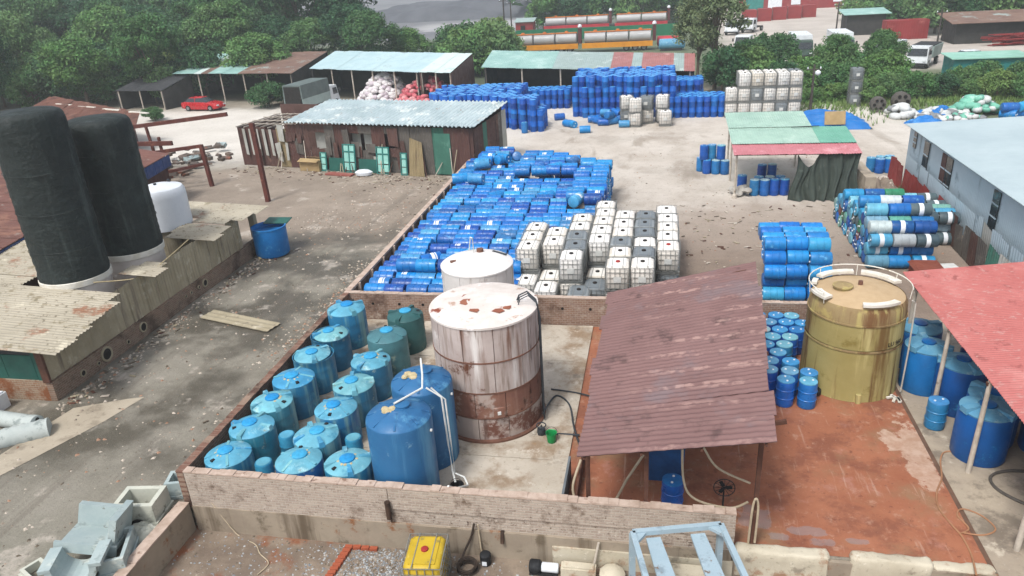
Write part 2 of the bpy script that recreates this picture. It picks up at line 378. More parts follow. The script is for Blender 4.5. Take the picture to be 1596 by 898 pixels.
wb = thing('brick_wall', 'brown brick wall with weep holes between tank bay and drum yard', 'wall')
MB().box(-12.42, 7.5, 25.62, 25.82, 0, 1.15).build('brick_face', BR_B, wb, smooth=0)
rough_top(-12.43, 7.5, 25.61, 25.83, 1.15, 1.18, 'x', 60, .012).build('coping', COPE, wb, smooth=0)
HOLE = mk('dark_hole', '#1c1713', '#120f0d', bump=0)
for i in range(9):
    hx = -11.3 + i * 1.12 + random.uniform(-.1, .1)
    MB().cyl((hx, 25.6, .72), (hx, 25.63, .72), .055, n=10).build('weep_hole', HOLE, wb)
wy = thing('yard_wall', 'long low wall with pale posts between the lane and the blue drum field', 'wall')
MB().box(-12.42, -12.24, 25.84, 49., 0, 1.1).build('wall_face', BR_S, wy, smooth=0)
MB().box(-12.46, -12.2, 25.84, 49., 1.1, 1.2).build('coping', COPE, wy, smooth=0)
for i in range(16):
    y = 26.6 + i * 1.48; MB().box(-12.24, -12.12, y, y + .12, 0, 1.16).build('post', COPE, wy, smooth=0)
wl = thing('retaining_wall', 'low stained plaster retaining wall under the concrete drain blocks', 'wall')
MB().box(-12.56, -12.28, 4, 13.98, ZL, .16).build('wall_face', PLAS, wl, smooth=0)
rough_top(-12.58, -12.26, 4, 13.98, .16, .19, 'y', 22, .02).build('coping', COPE, wl, smooth=0)
# chipped edge of the red floor
we = thing('floor_edge_wall', 'chipped cream concrete edge of the red floor above the lower yard', 'wall')
for (a, b, z, y0) in ((1.98, 4.1, .14, 13.98), (4.55, 6.3, .16, 14.0), (6.32, 7.6, .03, 14.05)):
    mb = MB(); prof = [(0, -.62), (0, z - .06), (.03, z - .015), (.09, z), (.26, z), (.31, z - .03), (.33, z - .12), (.33, -.3)]
    def edge(u, v):
        k = v * (len(prof) - 1); i = min(int(k), len(prof) - 2); f = k - i; yy = prof[i][0] * (1 - f) + prof[i + 1][0] * f; zz = prof[i][1] * (1 - f) + prof[i + 1][1] * f
        x = a + (b - a) * u; e = min(u, 1 - u) * (b - a); q = .035 * mnoise.noise(Vector((x * 2.2, yy * 4, zz * 4))) + .02 * mnoise.noise(Vector((x * 7, yy * 9, zz * 9))); s_ = min(1, e / .12 + .55)
        return (x, y0 + .16 + (yy - .16) * s_ + q, (zz if zz < 0 else zz * s_) + q * .6)
    mb.grid(edge, 40, 21); mb.poly([edge(0, k / 21) for k in range(22)]); mb.poly([edge(1, k / 21) for k in reversed(range(22))]); mb.build('concrete_edge', RIM, we, smooth=50)
MB().box(1.96, 9, 14.02, 14.13, ZL, -.02).build('wall_face', PLAS, we, smooth=0)
MB().box(7.62, 16.0, 12.6, 14.1, ZL, .003).build('concrete_step', GREYC, we, smooth=0)
# ---------------------------------------------------------------- poly tanks in the bay
TEAL_LID = mk('sun_bleached_teal_lid', '#5aa6bd', '#79bccb', 2.5, .55, .2, 30, [('#9cc2c6', 1.6, .54, .7), ('#3c7f98', 2.2, .55, .68), ('#7d7a66', 3.1, .62, .7)], rnd=['#549cb8', '#71b0bd', '#62a4b8', '#80b8ba', '#5e9cab', '#3f8fb8'])
TEAL_BODY = mk('teal_plastic', '#27718f', '#1e5d7c', 1.5, .5, .15, 20, [('#3d8aa0', 1.2, .54, .68), ('#8a9a94', 1.7, .6, .68)], [('#6f9a9f', 2., .52, .66), ('#3a5a64', 3.2, .58, .68)], rnd=['#23688c', '#2b7d93', '#1f62a0', '#3f8092', '#256f8c'])
HATCH = mk('bright_blue_plastic', '#1f86bd', '#2f97c8', 6, .45, .1, rnd=['#1b86c2', '#2b93c9', '#3a9cc6'])
DARKRUB = mk('dark_rubber', '#202225', '#17181a', 5, .7, .2)
WHITEPIPE = mk('white_pvc_pipe', '#d8dad6', '#c2c4c0', 4, .4, .05)
CREAMFOAM = mk('cream_foam', '#b9aa88', '#a3946f', 8, .9, .5)
def poly_tank(label, ribs=4, style='lug', body=TEAL_BODY, lid=TEAL_LID, r=.64, h=1.2, seed=0, gap=False, foam=False):
    rr = random.Random(seed); t = thing('water_tank', label, 'tank', group='teal plastic tanks in the walled bay')
    prof = [(r * .97, 0), (r, .06)]
    for k in range(3):
        z = .2 + k * (h - .35) / 3; prof += [(r, z), (r + .004, z + .03), (r + .004, z + .08), (r, z + .11)]
    prof += [(r, h - .12), (r * .985, h - .07)] if not gap else [(r, h - .04), (r * 1.01, h - .03), (r * .98, h - .03), (r * .96, h - .2)]
    MB().lathe(prof, 36).build('body', body, t)
    if gap: r *= .9
    l = MB().lathe([(r * .975, h - .075), (r * .99, h - .05), (r * .93, h - .02), (r * .62, h + .05), (r * .34, h + .09), (r * .30, h + .09)], 36, (.035, -.03, 0) if gap else (0, 0, 0)).build('lid', lid, t)
    a0 = rr.uniform(0, 6.28)
    for k in range(ribs):
        a = a0 + 2 * PI * k / ribs; M = Matrix.Rotation(a, 3, 'Z'); mb = MB()
        if style == 'lug':
            w = .09; mb.hexa([M @ Vector(p) for p in ((r * .5, -w * .7, h - .05), (r * 1.0, -w, h - .1), (r * 1.0, w, h - .1), (r * .5, w * .7, h - .05))],
                             [M @ Vector(p) for p in ((r * .48, -w * .5, h + .085), (r * .97, -w * .7, h + .06), (r * .97, w * .7, h + .06), (r * .48, w * .5, h + .085))])
        else:
            mb.bar(M @ Vector((r * .35, 0, h + .07)), M @ Vector((r * .96, 0, h - .02)), .07, .05)
        mb.build('rib', lid, t)
    hc = Vector((rr.uniform(-.05, .05), rr.uniform(-.04, .06), h + .085))
    MB().lathe([(r * .33, 0), (r * .33, .035), (r * .29, .055), (r * .1, .065)], 24, hc).build('hatch', HATCH, t)
    if foam:
        fm = MB()
        for k in range(13):
            a = k * .48 + rr.uniform(-.2, .2); fm.lathe([(.06, 0), (.05, .03), (.01, .045)], 6, hc + Vector((r * .37 * math.cos(a), r * .37 * math.sin(a), -.035 - rr.uniform(0, .02))), Matrix.Diagonal((rr.uniform(.6, 1.5), rr.uniform(.6, 1.4), 1)))
        fm.build('foam_seal', CREAMFOAM, t)
    M = Matrix.Rotation(a0 + .6, 3, 'Z'); MB().cbox(M @ Vector((r * .72, 0, h + .03)), (.11, .09, .05), M).build('vent', DARKRUB, t)
    return t
tA = poly_tank('', 4, 'lug', seed=1); tB = poly_tank('', 4, 'bar', seed=2, foam=True); tC = poly_tank('', 3, 'lug', seed=5, gap=True); tF = poly_tank('', 4, 'lug', seed=6, foam=True)
OLIVE = mk('faded_grey_green_plastic', '#46757c', '#3a6068', 1.5, .6, .2, 18, [('#7d8f84', 1.4, .55, .66), ('#2c4f58', 1.6, .57, .67)])
OLIVED = mk('dark_green_plastic', '#2f5a5a', '#25484a', 1.5, .6, .2, 18, [('#6c8076', 1.4, .58, .68)])
tD = poly_tank('', 4, 'bar', OLIVE, OLIVE, seed=7); tE = poly_tank('', 4, 'lug', OLIVED, OLIVED, seed=9)
def at(px, py, z):  # helper for rows measured at z = 1.7 above the floor: shift along the sight line to height z
    k = (CAM_H - z) / (CAM_H - 1.7); return px * k, py * k
rows = [(tA, -11.45, 23.55, 1.42, 1.5, 'pale teal tank with round blue hatch in the back corner by the lane wall'),
        (tC, -11.4, 21.85, 1.36, 1.28, 'teal tank by the lane wall, second from the back wall, blue hatch on top'),
        (tC, -11.36, 20.35, 1.38, 1.28, 'teal tank by the lane wall, third from the back wall'),
        (tB, -11.36, 18.85, 1.36, 1.25, 'pale teal tank by the lane wall, fourth from the back wall'),
        (tF, -11.45, 17.52, 1.28, 1.2, 'teal tank by the lane wall, fifth from the back wall'),
        (tA, -11.4, 16.2, 1.3, 1.2, 'blue teal tank by the lane wall, second from the front wall'),
        (tB, -11.4, 14.89, 1.26, 1.18, 'blue teal tank in the front corner by the lane wall'),
        (tD, -9.2, 21.75, 1.4, 1.4, 'weathered grey green tank with soiled top in the middle row'),
        (tF, -9.2, 20.1, 1.32, 1.3, 'teal tank in the middle row beside the weathered grey green one'),
        (tA, -9.2, 18.6, 1.3, 1.3, 'teal tank in the middle row, third from the back wall'),
        (tB, -9.25, 17.3, 1.28, 1.25, 'teal tank in the middle row, fourth from the back wall, with brown smear'),
        (tA, -9.3, 15.98, 1.28, 1.2, 'pale teal tank in the middle row, next to last before the front wall'),
        (tB, -9.32, 14.9, 1.26, 1.16, 'teal tank in the middle row touching the front wall, dirty hatch'),
        (tE, -9.05, 23.35, 1.34, 1.4, 'dark green tank with pale valve on top by the back wall'),
        (tF, -7.93, 14.95, 1.26, 1.16, 'pale teal tank at the front wall beside the tall blue tank')]
for i, (src, x, y, D, h, lab) in enumerate(rows):
    dup(src, (x, y, .02), i * 1.7, lab, scale=(D / 1.28, D / 1.28, h / 1.2))
kill(tA, tB, tC, tD, tE, tF)
# small drums squeezed between the tanks
BLUE_DRUM = mk('blue_drum_plastic', '#0f4fae', '#0c3f96', 3, .38, .06, 25, [('#5a98c8', 2.5, .56, .72), ('#0a3a80', 5., .62, .72)], rnd=['#0a4a9c', '#0d66b4', '#1480c4', '#0f72bc', '#2696cc', '#0b549f', '#1a8ac6', '#0f6ab8', '#0a5aa8', '#4a9ac4', '#0a3f88', '#1378b8'], spec=.4)
TEAL_DRUM = mk('faded_teal_drum', '#2f7f9e', '#24698a', 3, .5, .1, 25, [('#6aa7b8', 2.5, .58, .7)])
for x, y, h, lab in ((-10.35, 16.2, .95, 'small teal drum squeezed between the two rows of teal tanks'), (-8.3, 16.2, 1.0, 'small blue drum wedged behind the tank beside the tall blue one'), (-10.36, 14.85, 1.0, 'small grey blue drum between the two tanks at the front wall')):
    t = thing('drum', lab, 'drum', (x, y, .02)); r = .24
    MB().lathe([(r * .95, 0), (r, .03), (r, h * .3), (r + .015, h * .32), (r, h * .35), (r, h * .65), (r + .015, h * .67), (r, h * .7), (r, h - .04), (r * .92, h)], 20).build('body', TEAL_DRUM, t)
    MB().lathe([(r * .8, h - .01), (r * .8, h + .012)], 20).build('lid', TEAL_LID, t)
# tall blue tanks
BIGBLUE = mk('matt_blue_plastic', '#2c648f', '#265a86', .9, .5, .1, 20, [('#3d7ba6', 1.1, .55, .7), ('#6d93aa', 2.3, .6, .7)], [('#4f86a8', 1.6, .56, .7), ('#22507a', 2.6, .58, .7)])
for i, (x, y, lab) in enumerate([(-6.42, 15.2, 'tall blue tank against the front wall with cream foam on its top'), (-6.34, 16.95, 'tall blue tank between its twin and the rusty white tank')]):
    t = thing('tall_tank', lab, 'tank', (x, y, .02), group='tall blue tanks'); r, h = .855, 2.55
    MB().lathe([(r * .97, 0), (r, .08), (r, h * .5), (r, h - .1), (r * .985, h - .04)], 44).build('body', BIGBLUE, t)
    MB().lathe([(r * .985, h - .045), (r * .95, h), (r * .6, h + .13), (r * .28, h + .2), (r * .26, h + .22)], 44).build('dome', BIGBLUE, t)
    for k in range(8):
        M = Matrix.Rotation(2 * PI * k / 8 + .2, 3, 'Z'); MB().bar(M @ Vector((r * .3, 0, h + .19)), M @ Vector((r * .93, 0, h + .01)), .05, .05).build('rib', BIGBLUE, t)
    MB().lathe([(.2, h + .2), (.2, h + .26), (.16, h + .28)], 20, (.1, .1, 0)).build('hatch', BIGBLUE, t)
    fm = MB(); rr = random.Random(i)
    for k in range(10):
        fm.lathe([(.1, 0), (.08, .05), (.02, .07)], 7, (-.22 + rr.uniform(-.2, .15), -.12 + rr.uniform(-.1, .1), h + .17))
    fm.build('foam', CREAMFOAM, t)
    MB().lathe([(.04, 0), (.04, .05)], 8, (r, -.12, h - .35), rot('Y', 90)).build('outlet', WHITEPIPE, t)
def pipe_thing(name, label, cat, pts, r, mat, n=6, group=None):
    return tag(MB().tube(pts, r, n).build(name, mat), label, cat, group)
pipe_thing('pipe', 'white plastic pipe joining the tops of the two tall blue tanks', 'pipe', [(-6.3, 17.0, 2.86), (-6.3, 17.0, 3.2), (-6.05, 16.3, 3.12), (-5.95, 15.9, 2.95), (-6.5, 15.2, 2.88)], .028, WHITEPIPE)
pipe_thing('pipe', 'thin white pipe running down between the tall blue tanks to the floor', 'pipe', [(-5.88, 16.0, 2.9), (-5.5, 16.05, 2.6), (-5.44, 16.0, 1.2), (-5.3, 15.7, .5), (-5.15, 15.4, .35)], .028, WHITEPIPE)
pipe_thing('pipe', 'second thin white pipe beside the tall blue tanks bending at the floor', 'pipe', [(-5.78, 16.1, 2.85), (-5.42, 16.1, 2.5), (-5.36, 16.0, 1.2), (-5.2, 15.6, .5), (-4.9, 15.45, .5), (-4.75, 15.2, .45), (-4.85, 14.5, .9), (-4.95, 14.2, 1.2)], .026, WHITEPIPE)
t = thing('bucket', 'dark bucket on the floor beside the tall blue tank', 'bucket', (-5.1, 15.35, .02)); MB().lathe([(.15, 0), (.18, .3), (.19, .3), (.165, .29), (.14, .03)], 18, capt=True).build('body', DARKRUB, t); MB().tube([(.18 * math.cos(a), .18 * math.sin(a) * .3, .3 + .16 * math.sin(a)) for a in [PI * k / 8 for k in range(9)]], .008, 5).build('handle', DARKRUB, t)

# ---------------------------------------------------------------- steel tanks
WSTEEL = mk('white_painted_steel_rusting', '#b5a8a2', '#a3948d', .8, .6, .15, 12, [('#5c3522', .8, .60, .66), ('#c9c0ba', 1.2, .55, .68)], [('#75584a', 2.6, .54, .66), ('#d5cfca', 2., .58, .7), ('#4b362e', 4., .60, .7), ('#8a7a70', 6., .52, .66)])
RSTEEL = mk('rust_brown_steel', '#754f44', '#86604f', .9, .75, .3, 14, [('#a8978d', 1., .52, .62), ('#41281f', 1.3, .55, .66)], [('#8f6f60', 2., .58, .7)])
RMIX = mk('patchy_pale_brown_steel', '#a3948b', '#b0a299', .8, .7, .25, 14, [('#6b463a', .9, .5, .6), ('#b5a69e', 1.5, .56, .66)], [('#5c4238', 2.5, .56, .68)])
WTOP = mk('flaking_white_roof_paint', '#d3cbc4', '#c2b8b0', 1.2, .6, .15, 12, [('#7d3f2b', .75, .60, .64), ('#a78d7d', 1.6, .58, .66), ('#e3dedb', 2.2, .58, .7)])
RUSTRIM = mk('rusty_rim', '#7a5546', '#5c4034', 2., .8, .3)
def plate_tank(label, x, y, r, courses, mats, nseg, seed):
    rr = random.Random(seed); t = thing('steel_tank', label, 'tank', (x, y, .02)); z = 0
    for ci, (h, mi) in enumerate(courses):
        n = nseg; off = rr.uniform(0, 1)
        for k in range(n):
            a0 = 2 * PI * (k + off) / n; a1 = 2 * PI * (k + 1 + off) / n - .012; q = 5; rp = r + rr.uniform(-.006, .012); mb = MB()
            for s in range(q):
                b0 = a0 + (a1 - a0) * s / q; b1 = a0 + (a1 - a0) * (s + 1) / q
                def P(a, rad, zz): return (rad * math.cos(a), rad * math.sin(a), zz)
                mb.poly([P(b0, rp, z + .006), P(b1, rp, z + .006), P(b1, rp, z + h - .006), P(b0, rp, z + h - .006)])
                mb.poly([P(b0, rp, z + h - .006), P(b1, rp, z + h - .006), P(b1, rp - .05, z + h - .006), P(b0, rp - .05, z + h - .006)])
                mb.poly([P(b1, rp - .05, z + .006), P(b0, rp - .05, z + .006), P(b0, rp - .05, z + h - .006), P(b1, rp - .05, z + h - .006)])
            for a in (a0, a1): mb.poly([P(a, rp, z), P(a, rp - .05, z), P(a, rp - .05, z + h), P(a, rp, z + h)])
            mb.build('plate', mats[mi], t)
        z += h
        if ci < len(courses) - 1: MB().lathe([(r - .04, z - .02), (r + .022, z - .02), (r + .022, z + .02), (r - .04, z + .02)], 60, capb=False, capt=False).build('seam_ring', RUSTRIM, t)
    return t, z
wt, H = plate_tank('rusty white steel tank with peeling top in the middle of the bay', -5.0, 19.35, 1.6, [(.8, 2), (.85, 1), (1.0, 0), (1.1, 0)], [WSTEEL, RSTEEL, RMIX], 11, 4)
MB().lathe([(1.72, 0), (1.72, .06), (1.6, .06)], 60).build('base_flange', RUSTRIM, wt)
MB().lathe([(1.52, 0), (1.52, H - .02)], 40).build('inner_shell', RSTEEL, wt)
MB().lathe([(1.63, H - .03), (1.63, H + .03), (1.5, H + .06), (.9, H + .13), (.05, H + .19)], 60, capb=True).build('roof', WTOP, wt)
rr = random.Random(2); fl = MB()
for k in range(7):
    a = rr.uniform(0, 6.3); d = rr.uniform(.1, .9); c = Vector((d * math.cos(a), d * math.sin(a) - .2, H + .19 - .06 * d)); n = 5
    fl.poly([c + Vector((rr.uniform(.08, .24) * math.cos(2 * PI * q / n), rr.uniform(.08, .2) * math.sin(2 * PI * q / n), 0.0)) for q in range(n)])
if True: fl_ = fl; fl = None
for q_ in range(len(fl_.f)):
    MB().poly([fl_.v[i] for i in fl_.f[q_]]).build('rust_patch', mk('bare_rust', '#7d4633', '#8f5a45', 3, .85) if 'bare_rust' not in MATS else MATS['bare_rust'], wt, smooth=0)
MB().cbox((.62, -1.6, 1.05), (.3, .06, .32), rot('Z', 22)).build('inspection_door', RSTEEL, wt); MB().cbox((.64, -1.64, 1.05), (.1, .03, .1), rot('Z', 22)).build('white_tag', WHITEPIPE, wt)
for k in range(3): MB().cyl((rr.uniform(-1, 1), rr.uniform(-1, .4), H + .1), (rr.uniform(-1, 1), rr.uniform(-1, .4), H + .1), .001, n=3)
PIPE_D = mk('dark_grey_pipe', '#3a3f44', '#2c3034', 4, .5, .1)
for i, (dx, lab) in enumerate([(0, 'dark pipe climbing the side of the rusty white tank'), (.09, 'grey pipe beside the dark one on the rusty white tank'), (.18, 'thin dark hose hanging beside the pipes of the rusty white tank')]):
    b = Vector((-3.34 + dx * .5, 19.3 - dx * 1.6, 0))
    pipe_thing('pipe', lab, 'pipe', [b + Vector((0, 0, .05)), b + Vector((0, 0, 2)), b + Vector((0, 0, 3.6)), b + Vector((-.08, .05, 4.0)), b + Vector((-.35, .15, 4.2)), b + Vector((-.6, .2, 4.05)), b + Vector((-.7, .2, 3.8))], .026 - dx * .05, PIPE_D)
wt2, H2 = plate_tank('smaller white steel tank behind the rusty white one, near the back wall', -6.35, 24.1, 1.3, [(1.05, 0), (1.05, 0), (1.05, 0)], [mk('white_tank_paint', '#cfcac6', '#c1bbb6', .9, .5, .1, 12, [('#a89c92', 1.1, .58, .68)], [('#8f8378', 2.4, .62, .7)])], 9, 8)
MB().lathe([(1.2, 0), (1.2, H2 - .02)], 30).build('inner_shell', RSTEEL, wt2)
MB().lathe([(1.32, H2 - .03), (1.32, H2 + .02), (1.2, H2 + .1), (.7, H2 + .22), (.05, H2 + .26)], 52).build('roof', mk('clean_white_roof_paint', '#dcd8d4', '#cdc8c3', 1.2, .55, .1, 12, [('#8a7d70', 1.2, .63, .68)]), wt2)
MB().cyl((0, .6, H2 + .2), (0, .6, H2 + .34), .13, n=16).build('vent', RUSTRIM, wt2)
MB().tube([(-.5, .9, H2 + .1), (-.35, .7, H2 + .75), (-.25, .6, H2 + .75), (-.2, .45, H2 + .15)], .025, 6).build('handrail', WHITEPIPE, wt2)
MB().cbox((-.75, -.3, H2 + .19), (.3, .16, .04), rot('Z', 25)).build('rusted_hatch', RUSTRIM, wt2); MB().bar((.45, .75, H2 + .2), (1., .5, H2 + .16), .08, .04).build('bracket', PIPE_D, wt2)
pipe_thing('pipe', 'thin pale upright pipe behind the rusty white tank by the back wall', 'pipe', [(-6.95, 21.4, 0), (-6.95, 21.4, 2.6)], .05, mk('pale_pipe', '#b3a79b', '#a0948a'))
# yellow tank
YEL = mk('yellow_fibreglass_stained', '#8e8250', '#9a8e5c', .7, .65, .12, 12, [('#7a6c38', 1., .55, .68)], [('#b8ab76', 2.2, .52, .66), ('#6e5632', 1.8, .50, .62), ('#5a4229', 3.5, .57, .67)])
YELT = mk('brown_stained_tank_shoulder', '#86714f', '#917f5a', .9, .75, .15, 12, [('#a3925c', 1.4, .52, .66)], [('#6b4d30', 2.2, .5, .64), ('#a39560', 3., .52, .64)])
TANTOP = mk('dusty_tan_tank_top', '#a58d6c', '#b39b7a', 1.2, .75, .2, 14, [('#7d6448', 1.2, .57, .68)])
yt = thing('storage_tank', 'big yellow brown storage tank with white rail pieces on the red floor', 'tank', (6.2, 22.4, .02)); r = 1.42; H = 3.1
MB().lathe([(r * 1.03, 0), (r * 1.02, .05), (r * 1.01, 1.0), (r, 1.68)], 60, capt=False).build('lower_body', YEL, yt)
MB().lathe([(r + .025, 1.68), (r + .03, 1.72), (r + .025, 1.76)], 60, capb=False, capt=False).build('hoop', YELT, yt)
MB().lathe([(r, 1.76), (r * .995, 2.55)], 60, capb=False, capt=False).build('upper_body', YEL, yt)
MB().lathe([(r + .02, 2.55), (r + .02, 2.6), (r * .995, 2.6), (r * .98, 2.95), (r * .93, H)], 60, capb=False, capt=False).build('shoulder', YELT, yt)
MB().lathe([(r * .93, H - .02), (r * .8, H + .06), (r * .4, H + .16), (.03, H + .2)], 60).build('top', TANTOP, yt)
MB().lathe([(.26, 0), (.26, .14), (.3, .14), (.3, .18), (.1, .22)], 24, (-.5, -.1, H + .08)).build('manhole', YELT, yt)
MB().cyl((.05, .1, H + .15), (.05, .1, H + .32), .07, n=12).build('vent', RUSTRIM, yt)
WRAIL = mk('white_fibreglass_rail', '#d6d2c8', '#c4beb0', 3, .55, .15, 20, [('#8f8064', 1.8, .6, .68)])
for (a0, a1, hw) in ((20, 75, .16), (85, 140, .14), (152, 168, .1), (190, 218, .2), (262, 310, .13)):
    n = max(3, int((a1 - a0) / 7)); mb = MB()
    for k in range(n):
        a, b = R(a0 + (a1 - a0) * k / n), R(a0 + (a1 - a0) * (k + 1) / n); ri, ro = r * .9 - hw * .6, r * .9 + hw
        P = lambda q, rad, z: (rad * math.cos(q), rad * math.sin(q), z)
        z0, z1 = H + .1, H + .18
        mb.hexa([P(a, ri, z0), P(a, ro, z0), P(b, ro, z0), P(b, ri, z0)], [P(a, ri, z1), P(a, ro, z1), P(b, ro, z1), P(b, ri, z1)])
    mb.build('walkway_piece', WRAIL, yt)
MB().tube([(r * 1.03 * math.cos(R(a)), r * 1.03 * math.sin(R(a)), H + .32) for a in range(-20, 220, 8)], .018, 5).build('hand_rail', WRAIL, yt)
for a in (-15, 30, 80, 130, 180, 215): MB().cyl((r * 1.0 * math.cos(R(a)), r * 1.0 * math.sin(R(a)), H - .05), (r * 1.03 * math.cos(R(a)), r * 1.03 * math.sin(R(a)), H + .32), .014, n=6).build('rail_post', WRAIL, yt)
MB().tube([(1.3, -.8, H + .1), (1.42, -.75, H), (1.45, -.75, 1.5), (1.4, -.85, .1)], .025, 6).build('down_pipe', mk('pale_metal_pipe', '#b9b4ab', '#a19c92'), yt)
MB().box(-.06, .08, -1.55, -1.42, -.02, .3).build('drain_box', YEL, yt)
cu = bpy.data.curves.new('stencil_lettering', 'FONT'); cu.body = 'LU 960'; cu.size = .2; cu.extrude = .004
mt = bpy.data.objects.new('stencil_tmp', cu); COL.objects.link(mt); dg = bpy.context.evaluated_depsgraph_get(); me = bpy.data.meshes.new_from_object(mt.evaluated_get(dg)); bpy.data.objects.remove(mt)
for v in me.vertices:
    a = R(-62) + v.co.x / (r * 1.02); rad = r * 1.012 + .012 + v.co.z; v.co = (rad * math.cos(a), rad * math.sin(a), 1.86 + v.co.y)
me.materials.append(mk('black_stencil_paint', '#1d1c18', '#2a2820', bump=0)); so_ = bpy.data.objects.new('lettering', me); COL.objects.link(so_); so_.parent = yt
tag(MB().lathe([(.2, 0), (.27, .05), (.27, .18), (.2, .22), (.13, .2), (.12, .1), (.13, .03)], 22).build('tyre', DARKRUB, loc=(4.95, 21.35, .015)), 'worn black tyre lying between blue drums and the yellow tank', 'tyre')
jk = MB(); rr = random.Random(9)
for k in range(5): jk.cbox((rr.uniform(-.2, .3), rr.uniform(-.2, .2), .06), (.25, .08, .05), Matrix.Rotation(rr.uniform(0, 3), 3, 'Z'))
tag(jk.build('scrap_heap', WRAIL, loc=(7.2, 21.3, .015)), 'little heap of pale pipe scraps at the foot of the yellow tank', 'scrap')

# ---------------------------------------------------------------- drums standing by the yellow tank
def drum_mesh(r=.27, h=.86, n=18):
    return [(r * .9, .0), (r * .97, .012), (r, .03), (r, h * .31), (r + .014, h * .325), (r + .014, h * .345), (r, h * .36), (r, h * .64), (r + .014, h * .655), (r + .014, h * .675), (r, h * .69), (r, h - .03), (r * .97, h - .006), (r * .9, h), (r * .88, h - .022), (r * .1, h - .02)]
BUNG = mk('white_bung_plastic', '#d9dde0', '#c6cbd0', bump=0)
LIDC = mk('lid_plastic', '#5aa0c4', '#4f93b8', 4, .45, .1, 20, [('#9cc2cf', 2., .56, .68)], rnd=['#3f8fc4', '#2a78bc', '#62a9c9', '#7fb8bd', '#2f83c2', '#a9c4c4', '#3a86b6', '#1f6cb4'])
BODYC = mk('standing_drum_plastic', '#1a5cab', '#124b95', 3, .4, .06, 25, rnd=['#124a9e', '#1a60b4', '#0e3f8e', '#1c6cba', '#2a7c9c', '#1656a8'], spec=.4)
sd_ = thing('lidded_drum', '', 'drum'); MB().lathe(drum_mesh()[:-2], 20).build('body', BODYC, sd_); MB().lathe([(.235, .85), (.265, .856), (.265, .885), (.235, .895), (.03, .893)], 20).build('lid', LIDC, sd_)
for (bx, by) in ((.12, .05), (-.12, -.05)): MB().lathe([(.032, .892), (.032, .912)], 8, (bx, by, 0)).build('bung', BUNG, sd_)
cl = []
for j in range(7):
    for i in range(6):
        x = 3.15 + i * .57 + (.28 if j % 2 else 0); y = 25.2 - j * .56
        if (x - 6.2) ** 2 + (y - 22.4) ** 2 < 1.76 ** 2 or x > 5.4 - .12 * j: continue
        cl.append((x, y, j, i))
cl += [(4.18, 21.2, 7, 1), (4.75, 21.15, 7, 2), (3.6, 21.25, 7, 0), (4.0, 20.7, 8, 1), (4.65, 20.62, 8, 2)]
for k, (x, y, j, i) in enumerate(cl):
    nm = sum(1 for q in cl if q[2] == j and q[0] <= x)
    rr = random.Random(k); f = dup if k else None
    dup(sd_, (x + rr.uniform(-.03, .03), y + rr.uniform(-.03, .03), .014), rr.uniform(0, 6.28), 'upright drum by the yellow tank, %s row from brick wall, %s from brown roof' % (od(j + 1), od(nm)), 'upright drums beside the yellow tank')
STAND = sd_
# ---------------------------------------------------------------- brown roof shed in front
def tile_roof_mat(name, a, b, spots, stains):
    t = NT(name); c = t.mix(t.mr(t.noise(.5, 7, .65), .3, .7), srgb(a), srgb(b))
    for col, scl, lo, hi in stains: c = t.mix(t.mr(t.noise(scl, 7, .68), lo, hi), c, srgb(col))
    if spots:
        sx = t.n('ShaderNodeSeparateXYZ'); t.l(t.coord(), sx.inputs[0]); rowf = t.mr(t.math('SINE', t.math('ADD', t.math('MULTIPLY', sx.outputs[1], 7.4), t.math('MULTIPLY', sx.outputs[0], .9))), .2, .9)
        dash = t.math('MULTIPLY', t.math('MULTIPLY', t.mr(t.noise(1., 4, .6, t.coord((3.6, 5., 1.))), .44, .6), rowf), t.math('MULTIPLY', t.mr(t.noise(.28, 3, .5), .36, .52), t.mr(sx.outputs[0], -1.2, .6)))
        c = t.mix(t.math('MULTIPLY', dash, .42), c, srgb(spots))
    t.l(c, t.p.inputs['Base Color']); t.l(t.mr(t.noise(2, 5), .3, .7, .45, .7), t.p.inputs['Roughness']); t.bump(t.noise(18, 5), .15, .01); return t.mat
BROWNR = tile_roof_mat('mauve_brown_roof_paint', '#6b504d', '#765a57', '#b3948a', [('#523d3b', 1.2, .55, .68), ('#6e5d5e', .4, .53, .66)])
bs = thing('open_shed', 'open shed with mauve brown ribbed roof in front of the red floor', 'shed')
FL, BL, FR, BR_ = Vector((-1.72, 13.9, 2.55)), Vector((-1.56, 23.1, 2.55)), Vector((2.58, 13.45, 3.6)), Vector((3.3, 23.55, 3.6))
NS = 10
for k in range(NS):
    u0, u1 = k / NS, (k + 1.03) / NS; rr = random.Random(k); dz = Vector((0, 0, rr.uniform(-.006, .006)))
    e0 = Vector((rr.uniform(-.07, .07), 0, 0)); e1 = Vector((rr.uniform(-.08, .08), 0, 0))
    a0, a1 = FL.lerp(BL, u0) + e0, FL.lerp(BL, min(u1, 1)) + e0; b0, b1 = FR.lerp(BR_, u0) + e1, FR.lerp(BR_, min(u1, 1)) + e1
    # waves repeat along the length, ridges follow the slope, tile steps every 0.35 m
    MB().sheet(a0 + dz, b0 + dz, b1 + dz, a1 + dz, .012, .0, 13, 1, 1) if False else None
    MB().sheet(a1 + dz, a0 + dz, b0 + dz, b1 + dz, .012, .022, 5, 12, 6, .022, 12).build('roof_sheet', BROWNR, bs, smooth=60)
STEELR = mk('rusty_steel_post', '#5c3d30', '#4a3027', 3, .75, .3, 20, [('#8a6a58', 2, .58, .68)])
for (x, y, h) in ((-1.5, 14.6, 2.45), (-1.4, 18.5, 2.45), (-1.4, 22.6, 2.45), (2.4, 14.3, 3.4), (2.75, 18.8, 3.4), (3.1, 23.2, 3.4), (-.1, 14.3, 2.75)):
    MB().box(x - .05, x + .05, y - .05, y + .05, .012, h).build('post', STEELR, bs, smooth=0)
